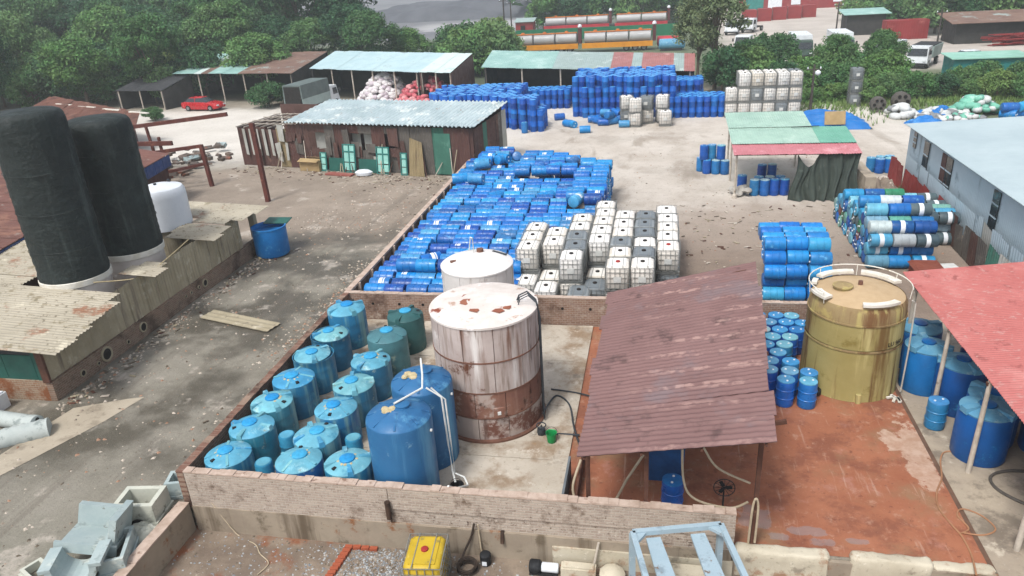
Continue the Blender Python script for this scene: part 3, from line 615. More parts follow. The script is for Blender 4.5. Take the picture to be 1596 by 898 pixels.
for y0 in (14.4, 17.5, 20.6, 23.0): MB().bar((-1.6, y0, 2.47), (2.9, y0, 3.5), .06, .1).build('rafter', STEELR, bs, smooth=0)
for u in (.05, .35, .65, .95): MB().bar(FL.lerp(FR, u) - Vector((0, 0, .07)), BL.lerp(BR_, u) - Vector((0, 0, .07)), .05, .05).build('purlin', STEELR, bs, smooth=0)
GREYPANEL = mk('grey_sheet_panel', '#6d7377', '#5d6367', 2, .6, .2)
MB().box(-2.2, -2.14, 14.3, 16.4, .02, .7).build('side_panel', GREYPANEL, bs, smooth=0)
MB().box(-1.9, -1.85, 14.3, 22.8, .0, .45).build('kick_board', STEELR, bs, smooth=0)
# things under it
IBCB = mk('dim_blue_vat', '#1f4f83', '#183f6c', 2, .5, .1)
for i, (x, y, w_, d_, h_, lab) in enumerate([(.35, 17.0, 1.05, 1.1, 1.15, 'blue vat in the shade under the brown roof near its front'), (.4, 18.5, 1.05, 1.2, 1.1, 'blue vat under the brown roof behind the front one'), (1.7, 19.6, .9, .9, 1.0, 'blue vat under the brown roof close to the red floor')]):
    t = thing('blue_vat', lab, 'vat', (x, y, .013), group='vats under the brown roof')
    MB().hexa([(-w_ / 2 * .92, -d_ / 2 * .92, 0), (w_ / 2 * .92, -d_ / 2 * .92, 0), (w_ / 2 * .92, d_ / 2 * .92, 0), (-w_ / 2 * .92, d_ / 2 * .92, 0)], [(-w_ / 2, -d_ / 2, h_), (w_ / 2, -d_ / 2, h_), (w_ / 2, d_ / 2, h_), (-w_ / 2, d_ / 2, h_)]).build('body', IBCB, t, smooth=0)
    mb = MB()
    for (a, b) in (((-1, -1), (1, -1)), ((1, -1), (1, 1)), ((1, 1), (-1, 1)), ((-1, 1), (-1, -1))): mb.bar((a[0] * w_ / 2, a[1] * d_ / 2, h_), (b[0] * w_ / 2, b[1] * d_ / 2, h_), .06, .07)
    mb.build('rim', IBCB, t, smooth=0)
dup(STAND, (.55, 15.45, .014), 1, 'blue drum standing at the open front of the brown roofed shed'); dup(STAND, (1.9, 20.9, .014), 2, 'blue drum deep under the brown roof beside a vat')
HOSE = mk('cream_hose', '#b5a78f', '#a1937c', 5, .6, .1); HOSED = mk('grey_hose', '#55504a', '#45403b', 5, .6, .1)
def curve_pts(ps, n=8):
    out = []; ps = [Vector(p) for p in ps]
    for i in range(len(ps) - 1):
        p0, p1, p2, p3 = ps[max(i - 1, 0)], ps[i], ps[i + 1], ps[min(i + 2, len(ps) - 1)]
        for k in range(n):
            t = k / n; out.append(.5 * ((2 * p1) + (p2 - p0) * t + (2 * p0 - 5 * p1 + 4 * p2 - p3) * t * t + (3 * p1 - p0 - 3 * p2 + p3) * t ** 3))
    return out + [ps[-1]]
pipe_thing('hose', 'cream hose looping from under the brown roof beside the bay kerb', 'hose', curve_pts([(-1.85, 16.2, .75), (-2.0, 15.5, .3), (-1.6, 14.9, .06), (-1.0, 15.3, .06), (-.6, 16.0, .4), (-.2, 16.4, .9)]), .035, HOSE, 8)
pipe_thing('hose', 'cream hose hanging along the posts at the shed front', 'hose', curve_pts([(.75, 15.6, 2.2), (.8, 15.2, 1.1), (1.1, 15.0, .7), (1.9, 14.9, .6), (2.3, 14.8, .9)]), .03, HOSE, 8)
pipe_thing('hose', 'second cream hose sagging above the first at the shed front', 'hose', curve_pts([(.8, 15.9, 2.0), (1.2, 15.8, 1.8), (1.6, 15.4, 1.4), (2.35, 15.0, 1.3)]), .028, HOSE, 8)
t = thing('pedestal_fan', 'black pedestal fan standing under the brown roof', 'fan', (1.75, 15.0, .013))
MB().lathe([(.2, 0), (.2, .03), (.03, .06), (.02, 1.0)], 16).build('stand', DARKRUB, t); mb = MB()
for a in range(12): mb.bar((0, -.06, 1.15), (.25 * math.cos(R(a * 30)), -.06, 1.15 + .25 * math.sin(R(a * 30))), .01)
mb.tube([(.25 * math.cos(R(a)), -.06, 1.15 + .25 * math.sin(R(a))) for a in range(0, 361, 20)], .012, 5); mb.build('cage', DARKRUB, t)
for a in (0, 120, 240): MB().cbox((.11 * math.cos(R(a)), -.04, 1.15 + .11 * math.sin(R(a))), (.16, .01, .09), rot('Y', -a)).build('blade', DARKRUB, t)
pipe_thing('hose', 'bundle of cream hose hung on the front corner post of the brown roofed shed', 'hose', curve_pts([(2.3, 14.25, .1), (2.32, 14.2, 1.2), (2.38, 14.2, 1.5), (2.45, 14.22, 1.2), (2.44, 14.22, .2)]), .028, HOSE, 8)
# ---------------------------------------------------------------- things on bay and red floors
t = thing('bucket', 'green bucket on the pale bay floor beside the brown roof', 'bucket', (-2.75 - .15, 17.95, .03)); GRN = mk('green_plastic', '#1d8a4a', '#167a40', 5, .4, .1)
MB().lathe([(.12, 0), (.16, .3), (.17, .3), (.17, .32), (.145, .3), (.11, .03)], 20).build('body', GRN, t); MB().tube([(.17 * math.cos(a), .05 + .17 * math.sin(a) * .5, .3 + .12 * math.sin(a)) for a in [PI * k / 8 for k in range(9)]], .007, 5).build('handle', PIPE_D, t)
pipe_thing('cable', 'dark hose crossing the pale bay floor towards the brown roof', 'cable', curve_pts([(-3.3, 19.0, .3), (-3.1, 20.4, .06), (-2.6, 19.9, .09), (-2.3, 18.6, .1), (-2.0, 17.6, .1)]), .03, PIPE_D)
pipe_thing('cable', 'thin dark pipe lying across the bay floor from the white tank', 'cable', curve_pts([(-3.3, 20.8, .06), (-2.5, 20.6, .1), (-1.9, 20.4, .1)]), .025, PIPE_D)
pipe_thing('cable', 'low dark pipe from the foot of the white tank towards the shed', 'cable', curve_pts([(-3.35, 18.2, .08), (-2.8, 18.3, .06), (-2.1, 18.25, .1)]), .03, PIPE_D)
t = thing('valve', 'dark valve at the foot of the rusty white tank', 'valve', (-3.25, 18.3, .02)); MB().lathe([(.1, 0), (.14, .08), (.12, .2)], 14).build('body', PIPE_D, t); MB().tube([(.14 * math.cos(R(a)), .14 * math.sin(R(a)), .32) for a in range(0, 361, 24)], .02, 5).build('hand_wheel', PIPE_D, t); MB().cyl((0, 0, .15), (0, 0, .33), .02, n=6).build('stem', PIPE_D, t)
pipe_thing('hose', 'tan hose snaking along the red floor beside the drain', 'hose', curve_pts([(8.6, 18.55, .03), (8.0, 18.6, .03), (7.72, 18.2, .03), (7.5, 17.4, .03), (7.2, 16.8, .03), (7.05, 16.2, .03), (7.15, 15.6, .03), (7.25, 15.2, .03), (7.25, 14.6, .03), (7.1, 13.9, .1)]), .022, mk('tan_hose', '#a3795a', '#916a4e'))
pipe_thing('hose', 'short tan hose coiled on the red floor near the chipped edge', 'hose', curve_pts([(7.26, 15.3, .03), (7.5, 15.5, .03), (7.4, 15.95, .03), (7.6, 16.2, .03), (7.95, 16.0, .03), (8.1, 15.55, .03), (7.75, 15.3, .03), (7.3, 15.3, .05)]), .02, MATS['tan_hose'])
pipe_thing('hose', 'grey hose looped on the cream floor under the red roof', 'hose', curve_pts([(9.9, 17.9, .05), (9.2, 17.85, .05), (8.75, 17.6, .05), (8.65, 17.2, .05), (8.85, 16.8, .05), (9.3, 16.45, .05), (9.75, 16.6, .05), (9.8, 16.95, .05), (9.5, 17.1, .05), (9.35, 16.8, .05), (9.4, 16.4, .06)]), .04, HOSED)
tl = MB(); rr = random.Random(4)
for k in range(3):
    c = Vector((9.0 + k * .12, 18.45, .03)); tl.tube([c + Vector((.16 * math.cos(a) + rr.uniform(-.05, .05), .12 * math.sin(a) + rr.uniform(-.05, .05), rr.uniform(0, .05))) for a in [i * .5 for i in range(13)]], .014, 5)
tag(tl.build('cable_tangle', HOSE), 'pale tangle of string on the floor beside a white post', 'string')

# ---------------------------------------------------------------- red roof shed at the side
REDR = tile_roof_mat('salmon_red_roof_paint', '#a05a55', '#a86560', None, [('#9c5854', 1.1, .54, .68), ('#b57c76', .35, .48, .68), ('#8a4e4a', 2.2, .57, .67), ('#a87a74', 5., .54, .66)])
rs = thing('open_shed', 'open sided shed with salmon red roof over big blue tanks', 'shed')
for k in range(12):
    y1 = 24.7 - k * 1.05; y0 = y1 - 1.08; x0 = 8.12 + .015 * k
    def zr(x): return 2.85 + (x - 8.1) * .12
    MB().sheet((x0, y1, zr(x0) + .006 * (k % 2)), (x0, y0, zr(x0) + .006 * (k % 2)), (15.6, y0, zr(15.6)), (15.6, y1, zr(15.6)), .012, .012, 10, 1, 6).build('roof_sheet', REDR, rs, smooth=60)
WPOST = mk('white_washed_timber', '#b9b0a3', '#a1978a', 3, .8, .3, 20, [('#5d4a3a', 1.6, .56, .66)])
for (x, y) in ((8.22, 23.6), (8.22, 20.55), (8.25, 17.75), (8.3, 14.9)):
    MB().cyl((x, y, .01), (x + .03, y, 2.82), .07, .055, n=10).build('post', WPOST, rs)
MB().bar((8.35, 24.5, 2.75), (8.45, 13, 2.77), .08, .12).build('eave_beam', STEELR, rs, smooth=0)
for y in (23.6, 20.55, 17.75): MB().bar((8.2, y, 2.72), (15.4, y, 3.58), .07, .1).build('rafter', STEELR, rs, smooth=0)
VATB = mk('big_blue_tank_plastic', '#0f5f9c', '#0c4f8a', 1.2, .45, .1, 20, [('#2f7fae', 1.4, .58, .7)], rnd=['#0d5aa0', '#1268a8', '#0c4e92'])
VATL = mk('dusty_blue_tank_lid', '#4b84a4', '#5f93ac', 2, .6, .2, 20, [('#8fb0b8', 1.6, .55, .66), ('#2a6a96', 1.8, .57, .68)])
bt = thing('blue_tank', '', 'tank', group='big blue tanks under the red roof'); r, h = .66, 1.42
MB().lathe([(r * .96, 0), (r, .06), (r * 1.01, h * .4), (r, h - .1), (r * .96, h - .05)], 40).build('body', VATB, bt)
MB().lathe([(r * .97, h - .06), (r * .99, h - .02), (r * .8, h + .02), (r * .36, h + .1), (r * .34, h + .08)], 40).build('lid', VATL, bt)
for k in range(3):
    M = Matrix.Rotation(k * 2.1 + .3, 3, 'Z'); MB().hexa([M @ Vector(p) for p in ((r * .4, -.1, h), (r * 1.03, -.15, h - .06), (r * 1.03, .15, h - .06), (r * .4, .1, h))], [M @ Vector(p) for p in ((r * .42, -.08, h + .12), (r * 1.02, -.11, h + .09), (r * 1.02, .11, h + .09), (r * .42, .08, h + .12))]).build('lug', VATL, bt)
MB().lathe([(.2, h + .06), (.2, h + .13), (.06, h + .15)], 20).build('hatch', VATB, bt)
spots = [(8.55, 23.55, 'furthest from the camera, close to the back wall'), (8.35, 22.1, 'beside the yellow tank'), (8.95, 20.95, 'behind the middle white post'), (9.25, 19.4, 'second before the white post with string'), (8.75, 18.6, 'just behind the white post with string'), (10.2, 22.6, 'in the inner row by the back'), (10.4, 21.0, 'in the inner row at the middle post'), (10.6, 19.0, 'in the inner row near the hose'), (10.35, 17.55, 'in the inner row behind the looped hose'), (10.55, 16.0, 'at the frame edge beside the looped hose')]
for i, (x, y, lab) in enumerate(spots): dup(bt, (x, y, .012), i * 1.3, 'big blue tank under the red roof, ' + lab, scale=(1, 1, 1 + .05 * (i % 3)))
kill(bt)
dup(STAND, (8.05, 19.85, .012), 0, 'small blue drum standing at the middle white post of the red roofed shed')
# plank scraps and rubbish behind the shed
tag(MB().box(10.6, 11.5, 28.3, 31.6, 0.02, .5).hexa([(10.5, 28.9, .5), (11.7, 28.9, .5), (11.7, 31.6, .5), (10.5, 31.6, .5)], [(10.6, 29.0, .62), (11.6, 29.0, .62), (11.6, 31.5, .62), (10.6, 31.5, .62)]).build('rusty_bin', mk('red_rust_bin', '#7d4434', '#6b382b', 1.5, .8, .3), smooth=0), 'red rusty steel bin beside the stacked drums', 'bin')
# ---------------------------------------------------------------- field of lying blue drums
def lying_drum(name, mat, r=.285, h=.88):
    t = thing(name, '', 'drum'); M = rot('Y', 90)
    MB().lathe(drum_mesh(r, h), 18, (-h / 2, 0, 0), M).build('body', mat, t)
    for sy in (-.12, .12): MB().lathe([(.04, h - .02), (.04, h + .012), (.03, h + .016)], 8, (-h / 2, sy, 0), M).build('bung', BUNG, t)
    return t
fd = lying_drum('plastic_drum', BLUE_DRUM, .3, .9)
rr = random.Random(21); PX, PYR, R0 = .93, .63, .3
XB = [-11.5 + i * PX for i in range(10)]
def field_ymax(x):
    pts = [(-12, 46.4), (-9.5, 46.6), (-7.4, 45.6), (-4.6, 44.2), (-2.6, 42.2)]
    for (a, ya), (b, yb) in zip(pts, pts[1:]):
        if a <= x <= b: return ya + (yb - ya) * (x - a) / (b - a)
    return pts[-1][1]
def blocked(x, y):   # where the white tote tanks stand
    if y < 31.6 and x > -5.75: return True
    if y < 34.6 and x > -3.9: return True
    return False
nrow = 34
def kmax(i, j): return 1 if j < 3 or (i == 0 and j < 26) else (3 if (j >= 24 and i >= 4) or (j >= 15 and i >= 8 and j % 7) or (j >= 27 and i in (1, 2)) else 2)
cells = {}
for j in range(nrow):
    for i, x in enumerate(XB):
        y = 26.35 + j * PYR
        if y > field_ymax(x) or blocked(x, y): continue
        cells[(i, j)] = y
nf = 0; ROWX = [rr.uniform(-.05, .08) for _ in range(60)]; fl_ = lying_drum('plastic_drum', BLUE_DRUM, .3, .9); MB().lathe([(.303, -.12), (.305, -.11), (.305, .11), (.303, .12)], 18, (.1, 0, 0), rot('Y', 90), False, False).build('label_band', BUNG, fl_)
for q_ in fl_.children:
    if q_.name.startswith('label_band'):
        import bmesh as _b; bm_ = _b.new(); bm_.from_mesh(q_.data); _b.ops.delete(bm_, geom=[f for f in bm_.faces if f.calc_center_median().z < .24], context='FACES'); bm_.to_mesh(q_.data); bm_.free()
def put(i, j, k, y, kind):
    global nf
    tilt = rr.uniform(-3, 3); big = rr.random() < .045 and kind == 'top'
    o = (XB[i] + ROWX[j] + rr.uniform(-.07, .07), y + (PYR / 2 if k % 2 else 0) + rr.uniform(-.02, .02), R0 + .01 + k * .515 + rr.uniform(-.015, .03))
    lay = 'on top' if kind == 'top' else ['at the bottom', 'in the second layer', 'in the third layer'][k]
    a = rr.uniform(0, 6.28)
    lab_ = rr.random() < .13; a = rr.uniform(-.7, .7) if lab_ else a
    dup(fl_ if lab_ else fd, o, 0, 'blue field drum %s, %s row from brick wall, %s from lane' % (lay, od(j + 1), od(i + 1)), 'blue drums lying in the walled field', rot=(a, 0, R(tilt + (180 if rr.random() < .5 else 0) + (rr.choice((-35, 40, 75)) if big else 0)))); nf += 1
for (i, j), y in cells.items():
    k = kmax(i, j); edge_r = (i + 1, j) not in cells; miss = rr.random() < .04 and j > 3 and not edge_r
    if miss:
        put(i, j, k - 1, y, 'under')
    else: put(i, j, k, y, 'top')
    if edge_r and j % 1 == 0 and y > 34.5:
        for q in range(k): put(i, j, q, y, 'under')
# a few loose drums thrown over the back of the field
for n_, (x, y, z, rz, ry) in enumerate([(-9.6, 44.6, 1.85, 60, 10), (-10.6, 43.3, 1.9, 20, 0), (-8.8, 45.6, 1.7, 100, 30), (-10.9, 45.6, 1.75, 75, 15), (-11.2, 40.3, 1.85, 15, 0), (-10.2, 40.1, 1.88, -10, 0)]):
    dup(fd, (x, y, z), R(rz), 'loose blue drum thrown over the field, %s from the lane at the far end' % od(n_ + 1), 'loose drums on the field', rot=(n_, R(ry), R(rz)))
# ---------------------------------------------------------------- compact stack by the brown roof
LB = mk('light_blue_drum_plastic', '#1a78c0', '#1466ae', 3, .4, .08, 25, [('#5aa0cc', 2.4, .58, .7)], rnd=['#1466b4', '#1f80c8', '#2a90cc', '#1258a4', '#3a9cc8', '#1a74bc'])
md = lying_drum('blue_barrel', LB, .29, .8)
for i in range(3):
    for j in range(5):
        for k in range(5):
            if not (k == 4 or j == 0 or i == 2 or (k == 3 and j == 1)): continue
            if k == 4 and j == 0: continue
            x = 4.66 + i * .83; y = 28.35 + j * .6 + (.3 if k % 2 else 0) + (.0, .12, -.05)[i] + rr.uniform(-.04, .04); z = .3 + k * .475 + (.02, 0, .04)[i]
            lv = ['on the ground', 'in the second layer', 'in the third layer', 'in the fourth layer', 'on top'][k]
            dup(md, (x + rr.uniform(-.03, .03), y, z), 0, 'light blue drum %s, compact stack, %s row, %s from brown roof' % (lv, od(j + 1), od(i + 1)), 'drums in the compact stack', rot=(rr.uniform(0, 6), 0, R(rr.uniform(-3, 3) + 180 * (rr.random() < .5))))
# ---------------------------------------------------------------- mixed drum stack by the grey building
SB = mk('mixed_drum_paint', '#1a5aa0', '#124a8c', 3, .45, .08, 25, [('#5a8fb0', 2.4, .6, .7)], rnd=['#124f9c', '#1a6cb4', '#2a8cb8', '#0f4488', '#5aa6c0', '#17609f', '#0c3c80', '#2f94bc', '#78b4c4'], rrough=.1)
SG = mk('grey_drum_paint', '#4d5f66', '#43545c', 3, .5, .1, 25, rnd=['#4a5a60', '#596a6c', '#3f5058'])
SX = mk('odd_drum_paint', '#2f7a58', '#256a4a', 3, .5, .1, 25, rnd=['#2f7f5c', '#7a3438', '#a9bcc0', '#3c8f7a', '#c2cacc', '#5c8fa8'])
def banded(name, mat, band):
    t = lying_drum(name, mat, .285, .86)
    if band: MB().lathe([(.289, -.09), (.291, -.085), (.291, .085), (.289, .09)], 18, (0, 0, 0), rot('Y', 90), False, False).build('label_band', BUNG, t)
    return t
sb0, sb1, sg0, sx0 = banded('steel_drum', SB, False), banded('steel_drum', SB, True), banded('steel_drum', SG, True), banded('steel_drum', SX, False)
def right_h(i, j): return [4, 4, 5, 4, 5, 4, 4, 3, 4, 3, 3, 2][min(j, 11)] if i < 3 else ([4, 4, 4, 4, 4, 3, 3, 3, 3, 2, 3, 2][min(j, 11)])
for i in range(5):
    for j in range(13):
        kk = right_h(i, j)
        if i >= 3 and j < 5: continue
        if i < 3 and j > 11: continue
        for k in range(kk):
            front = (j == 0 and i < 3) or (j == 5 and i >= 3); side = i == 0
            if not (k == kk - 1 or front or side): continue
            x = 9.45 + i * .9; y = 32.1 + j * .6 + (.3 if k % 2 else 0); z = .29 + k * .49
            q = rr.random(); src = sg0 if (q < (.55 if i >= 3 else .1)) else (sx0 if q > .84 else (sb1 if q < (.6 if j == 0 else .22) else sb0))
            col = 'grey' if src == sg0 else ('odd coloured' if src == sx0 else 'blue')
            dup(src, (x + rr.uniform(-.04, .04), y, z), 0, '%s drum, mixed stack, %s layer, %s row from red roof, %s from yard' % (col, od(k + 1), od(j + 1), od(i + 1)), 'drums in the mixed stack', rot=(rr.uniform(0, 6), 0, R(rr.uniform(-4, 4) + (180 if rr.random() < .5 else 0))))
kill(md, sb0, sb1, sg0, sx0, fl_)
# ---------------------------------------------------------------- tote tanks (caged cubes)
def tote(bottle_m, top_m, cap_m, cage_m, name='tote_tank'):
    w_, d_, h_ = .9, 1.1, 1.06; t = thing(name, '', 'tote'); z0 = .14
    p = MB()
    for y in (-.45, 0, .45): p.box(-w_ / 2, w_ / 2, y - .06, y + .06, 0, .1)
    for x in (-.36, -.12, .12, .36): p.box(x - .09, x + .09, -d_ / 2, d_ / 2, .102, .13)
    p.build('pallet', cage_m, t, smooth=0)
    b = MB(); e = .07; hw, hd = w_ / 2 - .03, d_ / 2 - .03
    def ring(ins, z): 
        a, c_, q = hw - ins, hd - ins, .09
        return [(-a + q, -c_, z), (a - q, -c_, z), (a, -c_ + q, z), (a, c_ - q, z), (a - q, c_, z), (-a + q, c_, z), (-a, c_ - q, z), (-a, -c_ + q, z)]
    rings = [ring(.03, z0), ring(0, z0 + .05), ring(0, h_ - .08), ring(.02, h_ - .03), ring(.08, h_)]
    n0 = len(b.v)
    for rg in rings: b.v += rg
    for k in range(len(rings) - 1):
        for i in range(8): b.f.append((k * 8 + i, k * 8 + (i + 1) % 8, (k + 1) * 8 + (i + 1) % 8, (k + 1) * 8 + i)); b.m.append(0)
    b.f.append(tuple(reversed(range(8)))); b.m.append(0); b.f.append(tuple(range(32, 40))); b.m.append(0)
    b.build('bottle', bottle_m, t, smooth=50)
    MB().box(-.30, .30, -.42, .42, h_ + .002, h_ + .02).build('top_rim', top_m, t, smooth=0)
    MB().lathe([(.085, 0), (.085, .04), (.06, .055)], 14, (0, .02, h_ + .018)).build('cap', cap_m, t)
    c = MB(); q = .016
    W2, D2 = w_ / 2, d_ / 2
    for z in (.2, .42, .64, .86, h_ - .01):
        for (a, b_) in (((-W2, -D2), (W2, -D2)), ((W2, -D2), (W2, D2)), ((W2, D2), (-W2, D2)), ((-W2, D2), (-W2, -D2))): c.bar((a[0], a[1], z), (b_[0], b_[1], z), q)
    for i in range(6):
        x = -W2 + w_ * i / 5
        for y in (-D2, D2): c.bar((x, y, .1), (x, y, h_), q)
    for i in range(1, 6):
        y = -D2 + d_ * i / 6
        for x in (-W2, W2): c.bar((x, y, .1), (x, y, h_), q)
    for x in (-.2, .2): c.bar((x, -D2, h_ + .022), (x, D2, h_ + .022), .02)
    c.build('cage', CAGE, t, smooth=0)
    MB().box(-.14, .14, -D2 - .014, -D2 - .006, .45, .68).build('name_plate', PLATE, t, smooth=0)
    return t
CAGE = mk('galvanised_cage', '#8d8f8c', '#7d7f7c', 4, .5, .1, metal=.4)
PLATE = mk('white_plate', '#c9cac6', '#b5b6b2', 3)
TW = mk('white_tote_plastic', '#cfc8be', '#c2baaf', 1.5, .5, .08, 20, [('#b5a794', 1.6, .58, .7)], rnd=['#e0dcd5', '#d8d1c5', '#dcd7d0', '#d4cbbc', '#e4e1dc'])
TWT = mk('white_tote_top', '#e2dfd9', '#d6d2cb', 1.5, .5, .05)
TG = mk('grey_tote_plastic', '#7d8488', '#6d7478', 1.5, .5, .08, 20, rnd=['#7a8084', '#8c9294', '#6c7276'])
TGT = mk('grey_tote_top', '#71787c', '#666d71', 1.5, .5, .05)
CAPR = mk('red_cap', '#9c2f2a', '#8a2824', bump=0); CAPD = mk('dark_cap', '#2a2523', '#201c1a', bump=0)
tw = tote(TW, TWT, CAPD, CAGE); twr = tote(TW, TWT, CAPR, CAGE); tg = tote(TG, TGT, CAPD, CAGE)
# columns of stacked totes in the drum yard, x per column, front y, count, colours from the front
HT = 1.08
colsx = [.48, -.47, -1.42, -2.37, -3.33, -4.29, -5.26]
spec = [('rwwww', 28.9, [2] * 5, 0), ('wgwggg', 26.95, [2, 2, 2, 2, 2, 2], 1), ('rwgwww', 26.95, [2, 2, 2, 2, 2, 2], 2), ('gwwwwww', 27.3, [1, 1, 2, 2, 2, 2, 2], 3), ('wggww', 27.7, [2, 2, 2, 2, 2], 4), ('wwww', 26.95, [1, 1, 2, 2], 5), ('wwww', 27.6, [1, 2, 2, 2], 6)]
CN = ['beside the muddy yard', 'second from the muddy yard', 'third from the muddy yard', 'fourth from the muddy yard', 'fifth from the muddy yard', 'second from the drums', 'next to the drums']
for (cs, y0, hs, ci) in spec:
    for j, ch in enumerate(cs):
        for k in range(hs[j]):
            hidden = k == 0 and hs[j] == 2 and j > 0 and ci not in (0,)
            if hidden and not (hs[j - 1] == 1): continue
            cc = ch if k == hs[j] - 1 else rr.choice('wwg'); src = {'w': tw, 'r': twr, 'g': tg}[cc]
            col = {'w': 'white', 'r': 'red capped white', 'g': 'grey'}[cc]
            dup(src, (colsx[ci] + rr.uniform(-.03, .03), y0 + j * 1.19 + rr.uniform(-.04, .04), .01 + k * HT), R(rr.uniform(-2, 2)), '%s tote, %s, %s in column %s' % (col, 'lower one' if (k == 0 and hs[j] == 2) else 'top of its pile', od(j + 1), CN[ci]), 'caged totes in the drum yard', scale=(1.04, 1.05, 1.0))
dup(tg, (-2.95, 26.6, .01), 0, 'grey caged tote standing alone close to the brick wall')
# far totes
for n_, (x, y, k, s) in enumerate([(-1.9, 62.9, 0, 'w'), (-1.9, 62.9, 1, 'w'), (-1.0, 64.2, 0, 'w'), (-1.0, 64.2, 1, 'g'), (.55, 63.0, 0, 'w'), (.3, 64.4, 0, 'w'), (.3, 64.4, 1, 'w'), (-2.7, 64.4, 0, 'g'), (-2.7, 64.4, 1, 'w')]):
    dup({'w': tw, 'g': tg}[s], (x, y, .01 + k * HT), R(10 * (n_ % 3 - 1)), '%s tote in the small heap before far drums, %s one, %s' % ({'w': 'white', 'g': 'grey'}[s], od(n_ + 1), 'upper' if k else 'lower'), 'totes before the far drums', scale=(1.15, 1.0, 1.1))
n_ = 0
for i in range(6):
    for k in range(3 if i else 2):
        for j in range(2):
            if j == 1 and k < 2: continue
            n_ += 1; s = 'wwwwgw'[(i + k * 2 + j) % 6]
            dup({'w': tw, 'g': tg}[s], (6.0 + i * 1.02, 66.1 + j * 1.25, .01 + k * 1.2), R(rr.uniform(-3, 3)), '%s tote, far white stack, %s column from blue drums, layer %s%s' % ({'w': 'white', 'g': 'grey'}[s], od(i + 1), ['one', 'two', 'three'][k], ', back' if j else ''), 'totes in the far stack', scale=(1.1, 1.08, 1.11))
for n_, (x, y, k) in enumerate([(16.6, 69.5, 0), (16.6, 69.5, 1), (16.6, 69.5, 2)]): dup(tg, (x, y, .01 + k * HT), 0, 'grey empty tote stacked before the bushes, %s' % ['bottom one', 'middle one', 'top one'][k], 'grey totes by the bushes')
# ---------------------------------------------------------------- far standing drums: hundreds in columns
FB = [mk('far_blue_%d' % i, a, b, 3, .4, 0) for i, (a, b) in enumerate((('#0a489c', '#0a3f8c'), ('#0d58ac', '#0c4e9c'), ('#1268b4', '#105ca4'), ('#4a98d0', '#3a88c2')))]
fs = MB(); r2 = random.Random(5)
def fcol(x, y, n, r=.29, h=.88):
    for k in range(n):
        fs.mi = r2.choice((0, 0, 1, 1, 1, 2)); ox, oy = r2.uniform(-.03, .03), r2.uniform(-.03, .03); z = k * h
        last = k == n - 1
        fs.lathe([(r * .95, z), (r, z + .03), (r, z + h * .5), (r + .012, z + h * .52), (r, z + h * .54), (r, z + h - .04), (r * .93, z + h)], 12, (x + ox, y + oy, 0), None, False, not last)
        if last:
            fs.mi = 3 if r2.random() < .7 else 2; fs.lathe([(r * .93, z + h), (r * .9, z + h - .015), (.05, z + h - .01)], 12, (x + ox, y + oy, 0), None, False, True)
def fblock(x0, x1, y0, y1, hfn, slant=0):
    y = y0; j = 0
    while y < y1:
        x = x0 + (.3 if j % 2 else 0) + slant * (y - y0)
        while x < x1 + slant * (y - y0):
            n = hfn(x, y)
            if n > 0: fcol(x, y, n)
            x += .61
        y += .54; j += 1
fblock(-20.5, -12.5, 64.6, 71.5, lambda x, y: 0 if (x + 20.5) < (66 - y) * 1.2 else (3 if r2.random() < .8 else 2))
fblock(-15.2, -9.6, 61.6, 64.8, lambda x, y: 0 if y < 64.4 - (x + 15.2) * .62 else (3 if x < -10.2 else 2))
fblock(-16., -8.6, 72., 74.5, lambda x, y: 2)
fblock(-7.4, 1.2, 66.6, 73.5, lambda x, y: 0 if y < 67.2 - .15 * (x + 7) else (4 if r2.random() < .75 else 3))
fblock(1.0, 5.6, 66.2, 68.5, lambda x, y: 2); fblock(.9, 3.9, 69.6, 72.5, lambda x, y: 3)
tag(fs.build('distant_drums', FB, smooth=50), 'hundreds of upright blue drums stacked in columns before the far open sheds', 'drums', kind='stuff')
for n_, (x, y, z, rz, ry) in enumerate([(-7.6, 63.2, .29, -40, 0), (-7.2, 62.9, .29, -55, 0), (-5.9, 60.6, .29, 5, 0), (-5.6, 64.9, .29, 10, 0), (-4.9, 65.3, .29, 20, 0), (-4.6, 63.4, .29, 0, 0), (-3.9, 63.8, .29, 30, 0), (-4.1, 63.6, .82, 60, 8), (-4.5, 65.0, .8, -20, 0), (-3.3, 64.6, .29, 75, 0), (-2.8, 62.5, .29, 0, 0), (-3.6, 65.1, .75, -40, 10), (-8.7, 66.2, .29, 20, 0), (-5.2, 64.2, .3, 130, 0)]):
    dup(fd, (x, y, z), 0, 'loose blue drum tumbled before the far drum stack, %s from the open doorway' % od(n_ + 1), 'tumbled drums before the far stack', rot=(n_, R(ry), R(rz)))
dup(STAND, (-11.0, 61.0, 0.01), 0, 'single blue drum standing in front of the far drum columns')
